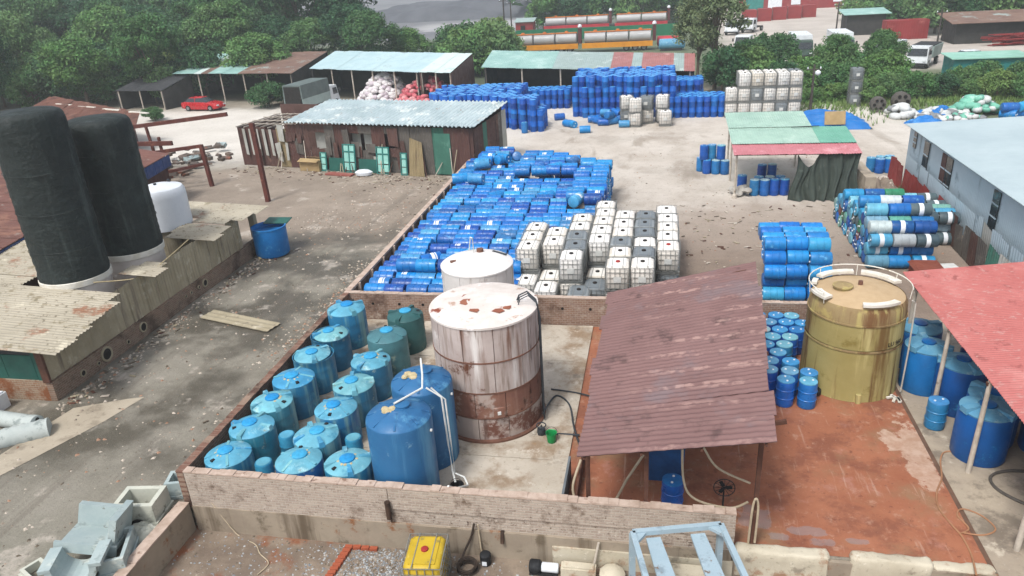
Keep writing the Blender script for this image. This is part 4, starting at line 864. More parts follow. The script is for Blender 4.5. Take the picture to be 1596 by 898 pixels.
# ---------------------------------------------------------------- shed with green and pink roof, tarpaulin and drums
GR1 = mk('pale_green_roof_sheet', '#8aa698', '#9ab5a6', .8, .55, .1, 14, [('#a9bdb0', 1., .56, .68)]); GR2 = mk('green_roof_sheet', '#5f9682', '#6aa08c', .8, .55, .1); PK = mk('pink_roof_sheet', '#a8666c', '#b5747a', .8, .55, .1, 14, [('#c48f93', .9, .55, .68)])
gs = thing('open_shed', 'open shed with green and pink sheet roof and a hanging dark tarpaulin', 'shed')
for k in range(7):
    x0 = 4.15 + k * .95; x1 = x0 + .97; z = .004 * (k % 2)
    MB().sheet((x0, 41.9, 2.62 + z), (x1, 41.95, 2.64 + z), (x1, 43.6, 2.86 + z), (x0, 43.5, 2.86 + z), .012, .012, 7, 1, 5).build('roof_sheet', PK, gs, smooth=60)
    MB().sheet((x0, 43.4, 2.9 + z), (x1, 43.4, 2.9 + z), (x1, 46.3 , 3.2 + z), (x0, 46.3, 3.2 + z), .012, .012, 7, 1, 5).build('roof_sheet', GR1 if k < 5 else GR2, gs, smooth=60)
    if k < 5: MB().sheet((x0, 46.2, 3.23 + z), (x1, 46.2, 3.23 + z), (x1, 49.6, 3.5 + z), (x0, 49.6, 3.5 + z), .012, .012, 7, 1, 5).build('roof_sheet', GR1, gs, smooth=60)
for (x, y, h) in ((4.36, 42.4, 2.6), (10.7, 42.4, 2.6), (4.4, 46, 3.1), (4.5, 49.3, 3.4), (10.6, 46, 3.1), (8.7, 49.3, 3.4)): MB().cyl((x, y, 0), (x, y, h), .06, n=8).build('post', WPOST, gs)
MB().bar((4.2, 42.2, 2.57), (10.8, 42.2, 2.58), .07, .1).build('eave_beam', STEELR, gs, smooth=0); MB().lathe([(.16, 0), (.13, .2), (.06, .26)], 10, (4.36, 42.4, 0)).build('post_base', WPOST, gs)
MB().bar((7.7, 46.0, 3.25), (9.3, 46.1, 3.27), .04, .04).build('ridge_bar', DARKRUB, gs, smooth=0)
TARP = mk('olive_grey_tarpaulin', '#3d463f', '#333b36', .8, .75, .35, 6, [('#566058', 1.4, .58, .68)])
tp = MB()
def tarpf(u, v):
    x = 7.55 + 3.25 * u; z = 2.6 * (1 - v); f = .11 * math.sin(u * 34 + 2 * math.sin(v * 3)) * (.35 + v) + .05 * math.sin(u * 71)
    if u < .34: z = 2.6 * (1 - v) - .75 * math.sin(PI * u / .34) * (1 - v)
    return (x + .12 * math.sin(v * 5 + u * 9) - .25 * v * (1 - u), 42.15 + f - .35 * v, max(z, .03))
tp.grid(tarpf, 70, 16); n0 = len(tp.v); tp.grid(lambda u, v: Vector(tarpf(u, 1 - v)) + Vector((0, .03, 0)), 70, 16)
tag(tp.build('tarpaulin', TARP, smooth=80), 'dark olive tarpaulin hanging in folds from the green and pink roof', 'tarpaulin')
q = 0
for (x, y) in ((5.5, 43.0), (6.05, 42.95), (6.6, 43.0), (7.15, 43.05), (5.8, 43.6), (6.4, 43.6), (7.0, 43.65), (6.3, 46.3), (6.9, 46.4), (4.9, 43.9)):
    q += 1; dup(STAND, (x, y, .01), q, 'dark blue drum under the green and pink roof, %s from its pale post' % od(q), 'drums under the green and pink roof', scale=(1, 1, 1.05))
q = 0
for (x, y, k) in ((3.1, 47.8, 0), (3.65, 47.7, 0), (4.2, 47.6, 0), (3.3, 48.5, 0), (3.9, 48.4, 0), (2.75, 48.4, 0), (3.4, 48.1, 1), (3.95, 47.9, 1), (2.9, 47.9, 1)):
    q += 1; dup(STAND, (x, y, .01 + k * .9), q, 'drum in the small pile beyond the pink roof, %s one, %s layer' % (od(q), 'upper' if k else 'lower'), 'drums beyond the pink roof')
sk = MB(); r3 = random.Random(8)
for k in range(14):
    c = Vector((4.75 + r3.uniform(-.5, .5), 42.9 + r3.uniform(-.3, .4), .1 + r3.uniform(0, .35))); sk.lathe([(.05, -.12), (.2, -.06), (.24, .02), (.18, .1), (.05, .13)], 9, c, Matrix.Rotation(r3.uniform(0, 3), 3, 'Z') @ rot('X', r3.uniform(-30, 30)))
tag(sk.build('scrap_sacks', mk('dirty_white_sacks', '#a8a49c', '#8f8a82', 3, .8, .3)), 'heap of crumpled whitish sacks at the foot of the pale shed post', 'sacks', kind='stuff')
# ---------------------------------------------------------------- lane side: shed with silos
SHEETT = mk('tan_weathered_sheet', '#a0967f', '#90866f', 1., .75, .2, 14, [('#b3aa95', 1.2, .54, .68)], [('#74695a', 3., .56, .68)])
ROOFT = tile_roof_mat('yellowish_asbestos_roof', '#958d7c', '#a59d8c', None, [('#84604a', .7, .58, .68), ('#7d735c', 1.6, .54, .66), ('#b8b09c', .9, .55, .68), ('#6b6250', 5., .56, .66)])
BRL = brick_mat('lane_side_brick', 'y', '#6f5a4b', '#83695a', '#8d7f6f', [('#54453a', .6, .48, .62)])
BRLX = brick_mat('gable_brick', 'x', '#83644f', '#94745c', '#9c8f7c', [('#7d4d30', .8, .5, .62)])
ls = thing('silo_shed', 'long weathered tan sheet shed on a brick base beside the lane', 'shed')
XS = -20.3
MB().box(XS - .25, XS, 18.55, 33.2, 0, .75).build('brick_base', BRL, ls, smooth=0)
MB().box(-31, XS - .25, 18.55, 18.8, 0, .8).build('gable_base', BRLX, ls, smooth=0)
r6 = random.Random(6); y = 18.6
while y < 31.2:
    w_ = r6.uniform(.85, 1.1); top = 2.35 + r6.uniform(-.08, .1)
    MB().sheet((XS - .12 + r6.uniform(-.03, .03), y, .72), (XS - .12 + r6.uniform(-.03, .03), y + w_, .72), (XS - .14, y + w_, top), (XS - .14, y, top), .015, .012, 5, 1, 5).build('wall_sheet', SHEETT, ls, smooth=60); y += w_ - .03
for yy in (31.4, 33.1): MB().box(XS - .4, XS - .1, yy, yy + .3, .75, 2.4).build('pier', SHEETT, ls, smooth=0)
for (yy, zz, rad) in ((19.9, .35, .1), (20.7, .3, .06), (21.2, .42, .22), (23.4, .45, .16), (22.4, .3, .07), (26.8, .45, .06), (27.4, .45, .06), (27.9, .45, .14), (26.4, .45, .05)):
    p = MB().lathe([(rad * 1.35, 0), (rad * 1.35, .05), (rad, .05), (rad, .015)], 18, (XS, yy, zz), rot('Y', 90)).build('pipe_hole', SHEETT, ls); MB().lathe([(rad * .98, .02), (rad * .98, .03)], 16, (XS, yy, zz), rot('Y', 90)).build('hole', HOLE, p)
GREENP = mk('green_sheet_panel', '#23594f', '#1c4a42', 1., .5, .1); DARKP = mk('dark_grey_panel', '#3c3d3f', '#2e2f31', 1., .7, .2)
for k in range(6):
    x1 = XS - .55 - k * 1.2; MB().box(x1 - 1.18, x1, 18.6, 18.66, .8, 1.75).build('wall_panel', GREENP, ls, smooth=0); MB().box(x1 - 1.18, x1, 18.62, 18.68, 1.76, 2.4).build('upper_panel', DARKP, ls, smooth=0)
MB().box(XS - .5, XS - .3, 18.57, 18.7, .8, 2.4).build('corner_sheet', GREENP, ls, smooth=0); MB().box(XS - .29, XS - .02, 18.5, 18.6, .75, 2.3).build('corner_post', STEELR, ls, smooth=0)
# roof pieces step in and out, the silos rise through the gaps
def zroof(x): return 2.45 + (XS - x) * .055
for (y0, y1, xe, xi) in ((17.75, 18.75, -18.9, -29), (18.7, 19.7, -19.0, -29.3), (19.65, 20.65, -19.25, -29.6), (20.6, 21.6, -19.5, -29.8), (21.55, 22.3, -20.0, -29.9), (22.25, 25.0, -24.2, -30.2), (24.0, 24.9, -19.6, -21.3), (25.0, 28.2, -23.9, -30.8), (24.85, 25.4, -20.0, -21.0), (28.2, 29.0, -19.5, -22.0), (28.95, 30.1, -19.7, -22.2), (30.3, 31.4, -20.4, -22.0), (31.0, 32.2, -19.6, -24.5), (32.1, 33.3, -19.5, -25.5), (28.2, 31.3, -24.6, -31.)):
    n = max(1, round((y1 - y0)))
    for q in range(n):
        a, b = y0 + (y1 - y0) * q / n, y0 + (y1 - y0) * (q + 1) / n + .03; e = r6.uniform(-.12, .12)
        MB().sheet((xe + e, b, zroof(xe)), (xe + e, a, zroof(xe) - .02), (xi, a, zroof(xi) - .02), (xi, b, zroof(xi)), .015, .02, 6 * (b - a), 1, 6, .012, 5).build('roof_sheet', ROOFT, ls, smooth=60)
SILO = mk('black_silo_wrap', '#222a29', '#1c2322', .8, .7, .9, 6, [('#303937', 1.1, .54, .7)], [('#3a4341', 1.5, .58, .7)], bdist=.06)
def wrapf(t): return t
for i, (x, y, top, lab) in enumerate([(-22.75, 23.5, 9.15, 'tall black wrapped silo nearest the camera on the lane side shed'), (-22.4, 26.5, 8.3, 'tall black wrapped silo next to the white tank on the shed')]):
    t = thing('silo', lab, 'silo', (x, y, 0), group='black silos'); r = 1.27; mb = MB()
    n = 44; prof = [(r, 2.75), (r * 1.02, 2.95)] + [(r * (1 + .008 * math.sin(k * 2.3)), 3.1 + k * (top - 3.7) / 44) for k in range(45)] + [(r * .995, top - .36), (r * .975, top - .2), (r * .91, top - .07), (r * .78, top), (r * .4, top + .05), (.03, top + .07)]
    mb.lathe(prof, n, capb=False); o = mb.build('wrap', SILO, t)
    for v in o.data.vertices:
        k = mnoise.noise(Vector((v.co.x * 1.2 + i * 9, v.co.y * 1.2, v.co.z * 1.4))) + .6 * mnoise.noise(Vector((v.co.x * 2.6 + i * 9, v.co.y * 2.6, v.co.z * 6.))); v.co.x *= 1 + k * .02; v.co.y *= 1 + k * .02
    MB().lathe([(r * .97, 0), (r * .97, 2.75)], 40).build('body', WTOP, t); MB().lathe([(r * 1.0, 2.5), (r * 1.03, 2.52), (r * 1.03, 2.74), (r, 2.76)], 44, capb=False, capt=False).build('white_collar', WRAIL, t)
    for k in range(3): MB().tube([((r * 1.025) * math.cos(a), (r * 1.025) * math.sin(a), 4.0 + k * 1.5 + .03 * math.sin(a * 3 + k)) for a in [2 * PI * q / 30 for q in range(31)]], .012, 4).build('tie_rope', SILO, t)
t = thing('white_tank', 'short white plastic tank on the shed behind the black silos', 'tank', (-23.2, 30.25, 0)); r = 1.13
MB().lathe([(r, 2.4), (r, 3.9), (r * .985, 4.15), (r * .9, 4.3), (r * .5, 4.42), (.03, 4.46)], 48).build('body', mk('clean_white_plastic', '#d4d8dc', '#c9cdd2', .8, .4, .05), t)
for (x, y) in ((-.1, -.1), (.15, .6)): MB().lathe([(.07, 4.4), (.07, 4.52), (.03, 4.53)], 10, (x, y, 0)).build('valve', PIPE_D, t)
MB().lathe([(r * .9, 0), (r * .9, 2.4)], 24).build('plinth', SHEETT, t)
# chains/cables slung along the silo feet
pipe_thing('cable', 'pale twisted cable slung from the black silo along the shed wall', 'cable', curve_pts([(-21.5, 22.9, 2.6), (-20.4, 24.2, 2.3), (-20.2, 25.6, 2.5), (-20.3, 27.5, 2.7)]), .025, CREAMFOAM)
t = thing('blue_tub', 'blue tub with cut open top beside the lane shed', 'tub', (-19.4, 32.7, 0)); r = .85
MB().lathe([(r * .93, .05), (r, .15), (r, 1.45), (r * 1.03, 1.48), (r * 1.03, 1.55), (r * .95, 1.55), (r * .94, 1.3)], 36).build('body', mk('azure_tub_plastic', '#1a72b4', '#1564a4', 1.2, .45, .1, 20, [('#4a94c4', 1.4, .57, .7)]), t); MB().bar((-.4, -.75, .1), (-.3, -.8, .02), .12, .1).build('spout', CREAMFOAM, t); MB().cbox((.15, .75, 1.58), (1.3, .7, .04), rot('X', 8)).build('board_cover', GREENP, t)
# ---------------------------------------------------------------- rust red building and gantry behind the silos
RUSTR = tile_roof_mat('rust_red_roof', '#6e4a40', '#5f4038', None, [('#86604f', .6, .53, .66), ('#4b342d', 1.2, .55, .68), ('#7d7068', 2.4, .6, .68)])
BLUEF = mk('blue_fascia', '#1f3f78', '#1a3566', 1.2, .5, .1, 14, [('#4a5f80', 1.3, .6, .68)])
rb = thing('red_roof_building', 'rust red roofed building with blue fascia behind the silos', 'building')
for k in range(16):
    u0, u1 = k / 16, (k + 1.03) / 16; A, B = Vector((-27.6, 24.3, 3.0)), Vector((-31.3, 42.6, 3.0)); A2, B2 = Vector((-43, 21, 4.6)), Vector((-42, 43, 4.6))
    MB().sheet(A.lerp(B, u1), A.lerp(B, u0), A2.lerp(B2, u0), A2.lerp(B2, u1), .015, .02, 6, 1, 5, .01, 6).build('roof_sheet', RUSTR, rb, smooth=60)
    MB().hexa([A.lerp(B, u0) + Vector((.02, 0, -.75)), A.lerp(B, u0) + Vector((-.04, 0, -.75)), A.lerp(B, k / 16 + .0605) + Vector((-.04, 0, -.75)), A.lerp(B, k / 16 + .0605) + Vector((.02, 0, -.75))], [A.lerp(B, u0) + Vector((.02, 0, -.05)), A.lerp(B, u0) + Vector((-.04, 0, -.05)), A.lerp(B, k / 16 + .0605) + Vector((-.04, 0, -.05)), A.lerp(B, k / 16 + .0605) + Vector((.02, 0, -.05))]).build('fascia_panel', BLUEF, rb, smooth=0)
MB().hexa([(-28.3, 24.6, 0), (-28.1, 24.6, 0), (-31.6, 42.3, 0), (-31.8, 42.3, 0)], [(-28.3, 24.6, 2.9), (-28.1, 24.6, 2.9), (-31.6, 42.3, 2.9), (-31.8, 42.3, 2.9)]).build('wall', mk('dark_maroon_wall', '#4b2c28', '#3c2320', 1., .8, .2), rb, smooth=0)
MB().hexa([(-43, 43, 0), (-31.6, 42.3, 0), (-31.6, 42.5, 0), (-43, 43.2, 0)], [(-43, 43, 4.4), (-31.6, 42.3, 2.9), (-31.6, 42.5, 2.9), (-43, 43.2, 4.4)]).build('end_wall', MATS['dark_maroon_wall'], rb, smooth=0)
gt = thing('gantry_frame', 'rusty steel gantry frame over the way beyond the silos', 'frame')
RST = mk('rust_maroon_steel', '#5f332a', '#4f2a24', 2, .75, .25, 20, [('#7d4f40', 1.5, .56, .68)])
MB().bar((-30.6, 45.4, 0), (-30.9, 45.6, 2.9), .24, .24).build('post', RST, gt, smooth=0); MB().bar((-24.45, 41.8, 0), (-24.6, 41.9, 5.0), .26, .26).build('post', RST, gt, smooth=0)
MB().bar((-35.5, 44.2, 2.5), (-30.9, 45.6, 2.8), .2, .22).build('beam', RST, gt, smooth=0); MB().bar((-34.2, 43.6, 1.2), (-30.7, 45.5, 1.6), .16, .18).build('brace', RST, gt, smooth=0)
MB().bar((-40.5, 49.5, 3.3), (-31.3, 50.2, 4.1), .22, .28).build('beam', RST, gt, smooth=0)
for (a, b) in (((-38, 48, 0), (-38, 48, 4.4)), ((-36, 47.6, 0), (-36.3, 47.6, 3.8)), ((-34.6, 46.4, 0), (-34.6, 46.4, 3.3)), ((-40.2, 49, 0), (-40.2, 49, 3.4))): MB().bar(a, b, .16, .16).build('post', RST, gt, smooth=0)
MB().bar((-40, 47, 2.7), (-33.5, 46.2, 2.9), .2, .3).build('beam', RST, gt, smooth=0); MB().bar((-39, 48.6, 1.7), (-34.6, 46.6, 1.7), .12, .16).build('rail', RST, gt, smooth=0)
# clutter heap left of the gantry and collapsed tile roof
TILE = tile_roof_mat('orange_clay_tile', '#7d5444', '#6e4a3c', None, [('#54392f', .9, .52, .66), ('#94705f', .8, .57, .68)])
tr_ = thing('tile_roof_house', 'low house with old orange tile roof in front of the wood', 'house')
MB().hexa([(-59, 57, 0), (-42.5, 53.5, 0), (-46.5, 59.5, 0), (-63, 69, 0)], [(-59, 57, 1.45), (-42.5, 53.5, 1.45), (-46.5, 59.5, 2.5), (-63, 69, 2.5)]).build('wall', MATS['dark_maroon_wall'], tr_, smooth=0)
for k in range(16):
    u0, u1 = k / 16, (k + 1.02) / 16; A, B = Vector((-60, 56, 1.5)), Vector((-41.5, 52, 1.5)); A2, B2 = Vector((-64, 70, 2.9)), Vector((-46, 60, 2.7)); dz = Vector((0, 0, r6.uniform(-.08, .1)))
    MB().sheet(A.lerp(B, u0) + dz, A.lerp(B, u1) + dz, A2.lerp(B2, u1) + dz, A2.lerp(B2, u0) + dz, .03, .035, 6, 1, 5, .05, 9).build('tile_course', TILE, tr_, smooth=60)
for k in range(4): MB().bar((-60 + k * 4.2, 66.2 - k * 1.9, 2.72), (-57.4 + k * 4.2, 65.2 - k * 1.9, 2.72), .25, .1).build('ridge_tile', WRAIL, tr_, smooth=0)
db = MB()
for k in range(110):
    c = Vector((r6.uniform(-43, -34), r6.uniform(46, 56), r6.uniform(.05, .7))); db.cbox(c, (r6.uniform(.2, 1.4), r6.uniform(.15, .5), r6.uniform(.05, .3)), Matrix.Rotation(r6.uniform(0, 3), 3, 'Z') @ rot('X', r6.uniform(-25, 25)))
tag(db.build('scrap_pile', mk('mixed_scrap', '#6b5a4e', '#4b443f', .6, .8, .2, 10, [('#8fa0a0', .35, .55, .6), ('#7d4a38', .5, .58, .64)]), smooth=0), 'jumble of rusty scrap and boards behind the gantry', 'scrap', kind='stuff')
# ---------------------------------------------------------------- patched tin shed
ts = thing('tin_shed', 'long patched tin shed with pale tiled roof across the lane end', 'shed', (-26.5, 50.3, 0), R(-11.7))
TC = [mk('tin_' + n, a, b, .9, .7, .2, 14, [(c, 1.1, .57, .68)], [(d, 3., .6, .7)]) for n, a, b, c, d in (('rust', '#58403a', '#4b3630', '#6f544a', '#3c2a26'), ('maroon', '#573c36', '#4a322d', '#6f544c', '#3c2a26'), ('grey', '#5d5852', '#4f4b46', '#77716a', '#453f3a'), ('green', '#3f6f60', '#356052', '#5a8576', '#46564e'), ('tan', '#8a7b5c', '#7a6c4f', '#a39473', '#6b5c43'), ('pale', '#a8a8a2', '#98988f', '#bdbdb5', '#8a7a6a'))]
u = -5.0
while u < 14.6:
    w_ = r6.uniform(.7, 1.1); w_ = min(w_, 14.75 - u)
    mi = r6.choice((0, 0, 0, 1, 1, 2)); 
    if 11.4 < u < 12.6: mi = 3
    if -1.6 < u < -.7: mi = 4
    z1 = 3.25 if u > -1 else 2.9 + r6.uniform(-.1, .1); z0 = 0.03; dy = r6.uniform(-.04, .04)
    holes = (1.5 < u < 2.6) or (4.5 < u < 5.9) or (7.2 < u < 8.)
    if holes:
        MB().sheet((u, dy, z0), (u + w_ + .03, dy, z0), (u + w_ + .03, dy, 1.6), (u, dy, 1.5), .012, .012, 5, 1, 5).build('wall_sheet', TC[mi], ts, smooth=60)
        MB().sheet((u, dy, 2.75), (u + w_ + .03, dy, 2.7), (u + w_ + .03, dy, z1), (u, dy, z1), .012, .012, 5, 1, 5).build('wall_sheet', TC[mi], ts, smooth=60)
    else: MB().sheet((u, dy, z0), (u + w_ + .03, dy, z0), (u + w_ + .03, dy, z1), (u, dy, z1), .012, .012, 5, 1, 5).build('wall_sheet', TC[mi], ts, smooth=60)
    u += w_
v = 0.1
while v < 5.2:
    w_ = r6.uniform(.6, .9); mi = r6.choice((0, 1, 2, 3, 5)); MB().sheet((14.8, v, .03), (14.8, v + w_, .03), (14.8, v + w_, 3.2 + .07 * v), (14.8, v, 3.2 + .07 * v), .012, .012, 4, 1, 5).build('wall_sheet', TC[mi], ts, smooth=60); v += w_ - .02
PALER = tile_roof_mat('pale_weathered_roof', '#98a8ab', '#b5c2c4', None, [('#94837b', 1.3, .60, .68), ('#d4d9d4', .7, .52, .66)])
for k in range(15):
    a, b = -.3 + k * 1.02, -.3 + (k + 1) * 1.02 + .03
    MB().sheet((a, -.35, 3.35), (b, -.35, 3.35), (b, 5.6, 3.95), (a, 5.6, 3.95), .012, .06, 3.5, 1, 8, .1, 9).build('roof_sheet', PALER, ts, smooth=60)
MB().box(-5, 14.6, 5.3, 5.4, 0, 3.7).build('back_wall', TC[0], ts, smooth=0)
MB().box(-5.0, -4.9, 0, 5, 0, 2.9).build('side_wall', TC[1], ts, smooth=0)
for k in range(7): MB().bar((-5 + k * .75, -.1, 2.95), (-5 + k * .75 + .3, 4.8, 3.05), .06, .08).build('open_rafter', WPOST, ts, smooth=0)
for k in range(4): MB().bar((-5.1, .6 + k * 1.3, 3.06), (-.2, .7 + k * 1.3, 3.1), .05, .05).build('batten', WPOST, ts, smooth=0)
for (x, w_, s) in ((1.7, 1.0, 1), (4.9, .7, 0), (5.9, 1.0, 1)): MB().box(x, x + w_, .55, .6, 1.3, 2.9).build('inner_white_panel', TC[5], ts, smooth=0)
MB().box(11.9, 13.1, -.09, -.05, .1, 2.9).build('green_door', TC[3], ts, smooth=0)
for k in range(34):
    x = r6.uniform(-4.8, 13.6); w_ = r6.uniform(.2, .9); z0 = r6.uniform(.1, 2.0); h_ = r6.uniform(.5, 1.4); y_ = -.1 - .012 * (k % 6); s_ = r6.uniform(-.12, .12)
    if 11.6 < x + w_ and x < 13.2: continue
    MB().sheet((x, y_, z0), (x + w_, y_ - r6.uniform(0, .12), z0 + s_), (x + w_ + s_, y_, min(3.2, z0 + h_)), (x + s_, y_, min(3.2, z0 + h_ + s_)), .012, .012, max(1, w_ * 6), 1, 5).build('patch_sheet', TC[r6.choice((0, 0, 1, 2, 2, 0, 5, 2, 1, 0))], ts, smooth=60)
for k in range(16):
    x = r6.uniform(-4, 14.4); l = r6.uniform(.8, 2.2); MB().bar((x, -.55 - r6.uniform(0, .3), .04), (x + r6.uniform(-.6, .6), -.16, l), .05, .04).build('leaning_lath', r6.choice((WPOST, STEELR, SHEETT)), ts, smooth=0)
for k in range(5): MB().sheet((-4.4 + k * .62, -.16, .9), (-4.15 + k * .62, -.16, .85), (-4.2 + k * .62, -.14, 2.85), (-4.45 + k * .62, -.14, 2.85), .012, .01, 2, 1, 5).build('pale_strip', TC[5], ts, smooth=60)
def tsw(x, y, z=0): c, s = math.cos(R(-11.7)), math.sin(R(-11.7)); return (-26.5 + x * c - y * s, 50.3 + x * s + y * c, z)
TEALF = mk('teal_window_frame', '#2f7f78', '#276c66', 2, .5, .1); PANE = mk('pale_mint_glass', '#8fc4b8', '#7fb5aa', 2, .3, 0, spec=.5)
def sash(label, x, w_, h_, n, lean):
    t = thing('window_unit', label, 'window', tsw(x, -.55, .02), R(-11.7), 'old teal windows leaning on the tin shed', rot=(R(-lean), 0, R(-11.7)))
    mb = MB(); mb.box(-.05, 0, -.04, .04, 0, h_); mb.box(w_, w_ + .05, -.04, .04, 0, h_); mb.box(0, w_, -.04, .04, 0, .06); mb.box(0, w_, -.04, .04, h_ - .06, h_)
    for i in range(1, n): mb.box(w_ * i / n - .03, w_ * i / n + .03, -.035, .035, .06, h_ - .06)
    mb.box(0, w_, -.034, .034, h_ * .72, h_ * .72 + .06); mb.build('frame', TEALF, t, smooth=0)
    for i in range(n):
        for (a, b) in ((.08, .34), (.38, .70), (.76, .95)): MB().box(w_ * (i + .12) / n, w_ * (i + .88) / n, -.012, .012, h_ * a, h_ * b).build('pane', PANE, t, smooth=0)
sash('narrow teal window leaning on the tin shed beside cardboard boxes', 2.6, .45, 1.35, 1, 8); sash('double teal window leaning on the tin shed, the taller of the pair', 4.6, .95, 2.0, 2, 7)
sash('double teal window with grey outer frame leaning near the tan sheet', 7.4, .95, 1.9, 2, 7); sash('narrow teal window beside the curved tan sheet', 9.35, .42, 1.55, 1, 6)
for (x, w_, lab) in ((3.2, 1.3, 'dark green board leaning between the first two teal windows'), (5.75, 1.5, 'dark green board leaning between the double teal windows')):
    o = MB().box(0, w_, -.03, .03, 0, .95).build('board', GREENP, smooth=0, loc=tsw(x, -.4, .02)); o.rotation_euler = (R(-10), 0, R(-11.7)); tag(o, lab, 'board')
o = MB().sheet((0, 0, 0), (1.2, 0, 0), (.95, 0, 2.3), (0, 0, 2.6), .015, .03, 5, 3, 6).build('sheet', TC[4], smooth=60, loc=tsw(10.0, -.65, .02)); o.rotation_euler = (R(-12), 0, R(-11.7)); tag(o, 'curved tan corrugated sheet leaning on the tin shed', 'sheet')
CARD = mk('cardboard', '#a08a64', '#8f7a56', 2, .85, .15)
t = thing('cardboard_box', 'big open cardboard box before the tin shed', 'box', tsw(.9, -.8, 0), R(-11.7)); MB().box(0, 1.7, 0, .9, .02, .75).build('body', CARD, t, smooth=0)
for (p, q) in (((-.02, 0), 18), ((0, .9), -20)): MB().cbox((.85, p[1], .82), (1.7, .5, .02), rot('X', q)).build('flap', CARD, t, smooth=0)
o = MB().lathe([(.15, 0), (.5, .05), (.55, .25), (.3, .4), (.05, .42)], 12).build('plastic_bag', BUNG, loc=tsw(6.6, -1.1, .02)); o.scale = (1.2, .7, 1); tag(o, 'crumpled white plastic bag between the teal windows', 'bag')
tag(MB().box(0, 2.2, -.25, .25, .02, .12).build('plank', mk('pinkish_plank', '#94584e', '#854c44'), smooth=0, loc=tsw(3.6, -1.3, 0), rz=R(-13)), 'pinkish plank lying before the teal windows', 'plank')
# ---------------------------------------------------------------- far sheds
DKW = mk('dark_shed_wall', '#3a3836', '#2c2a29', .8, .85, .2); TEALR = mk('teal_grey_roof', '#7fa39c', '#92b3ab', .5, .55, .1, 10, [('#a9c0ba', .5, .56, .68)]); GREYR = mk('grey_green_roof', '#93a3a0', '#84948f', .5, .55, .1, 10, [('#b3bfbb', .5, .55, .68)]); PINKR = mk('pink_roof', '#9c6a66', '#8a5a57', .5, .6, .1, 10, [('#b08a84', .5, .56, .68)]); WHITER = mk('whitish_roof', '#b9c9c4', '#c6d2cd', .5, .5, .1, 10, [('#9fb3ae', .5, .57, .68)]); RUSTT = mk('rusted_roof', '#6b544a', '#7a6255', .5, .7, .1, 10, [('#8f9a94', .4, .56, .66)]); BLUER = mk('bluish_white_roof', '#9fb8bc', '#aec4c6', .5, .5, .1, 10, [('#8a9c9c', .5, .57, .68)])
def far_shed(label, A, B, A2, B2, mats, n, posts=6, walls=True, wall=None):
    t = thing('open_shed', label, 'shed'); A, B, A2, B2 = map(Vector, (A, B, A2, B2)); rr = random.Random(label)
    for k in range(n):
        u0, u1 = k / n, min((k + 1.03) / n, 1.0); m_ = mats(k / n) if callable(mats) else mats; dz = Vector((0, 0, rr.uniform(-.03, .03)))
        MB().sheet(A.lerp(B, u0) + dz, A.lerp(B, u1) + dz, A2.lerp(B2, u1) + dz, A2.lerp(B2, u0) + dz, .03, .02, 5, 1, 4).build('roof_sheet', m_, t, smooth=60)
    for k in range(posts):
        p = A.lerp(B, (k + .1) / (posts - .8)) + (A2 - A) * .04; MB().cyl((p.x, p.y, 0), (p.x, p.y, p.z - .04), .08, n=6).build('post', WPOST, t)
    if walls:
        o = Vector((0, 0, -.12))
        def wl(p, q): MB().hexa([(p.x, p.y, 0), (q.x, q.y, 0), (q.x, q.y + .12, 0), (p.x, p.y + .12, 0)], [p + o, q + o, q + o + Vector((0, .12, 0)), p + o + Vector((0, .12, 0))]).build('wall', wall or DKW, t, smooth=0)
        wl(A2 * .985 + A * .015, B2 * .985 + B * .015)
        for p, q in ((A, A2), (B, B2)):
            c = A.lerp(B2, .5); p = p.lerp(c, .03); q = q.lerp(c, .03); MB().hexa([(p.x, p.y, 0), (p.x + .12, p.y, 0), (q.x + .12, q.y, 0), (q.x, q.y, 0)], [p + o, p + o + Vector((.12, 0, 0)), q + o + Vector((.12, 0, 0)), q + o]).build('side_wall', wall or DKW, t, smooth=0)
    return t
far_shed('far open shed with teal and pink roof behind the blue drum columns', (-18.6, 79, 3.2), (3.2, 71.8, 3.1), (-18.9, 86.6, 4.1), (3.4, 78, 3.95), lambda u: TEALR if u < .35 else (GREYR if u < .62 else (PINKR if (int(u * 22) % 4) else GREYR)), 22)
far_shed('far open shed with long bluish white roof over the sack heaps', (-39.2, 81.2, 3.5), (-24.2, 74.6, 3.5), (-39.4, 89.6, 4.5), (-22.8, 82, 4.5), BLUER, 15)
far_shed('small shed end with whitish roof between bluish and teal roofs', (-24.1, 74.5, 3.55), (-20.4, 73.2, 3.5), (-23.2, 82, 4.55), (-19.8, 80.6, 4.5), WHITER, 4, 3, True, TC[0])
far_shed('old shed with rusted and teal roof under the trees beyond the car', (-56.5, 81, 3.5), (-39.6, 77.6, 3.5), (-57.6, 91.6, 4.6), (-40, 88.6, 4.6), lambda u: TEALR if u < .14 or .3 < u < .55 else (WHITER if u < .2 else RUSTT), 16)
far_shed('low dark lean-to roof beside the red car', (-62, 77.5, 2.2), (-55.5, 77, 2.2), (-61, 82, 3.3), (-54.5, 81.5, 3.3), DARKP, 6, 3)
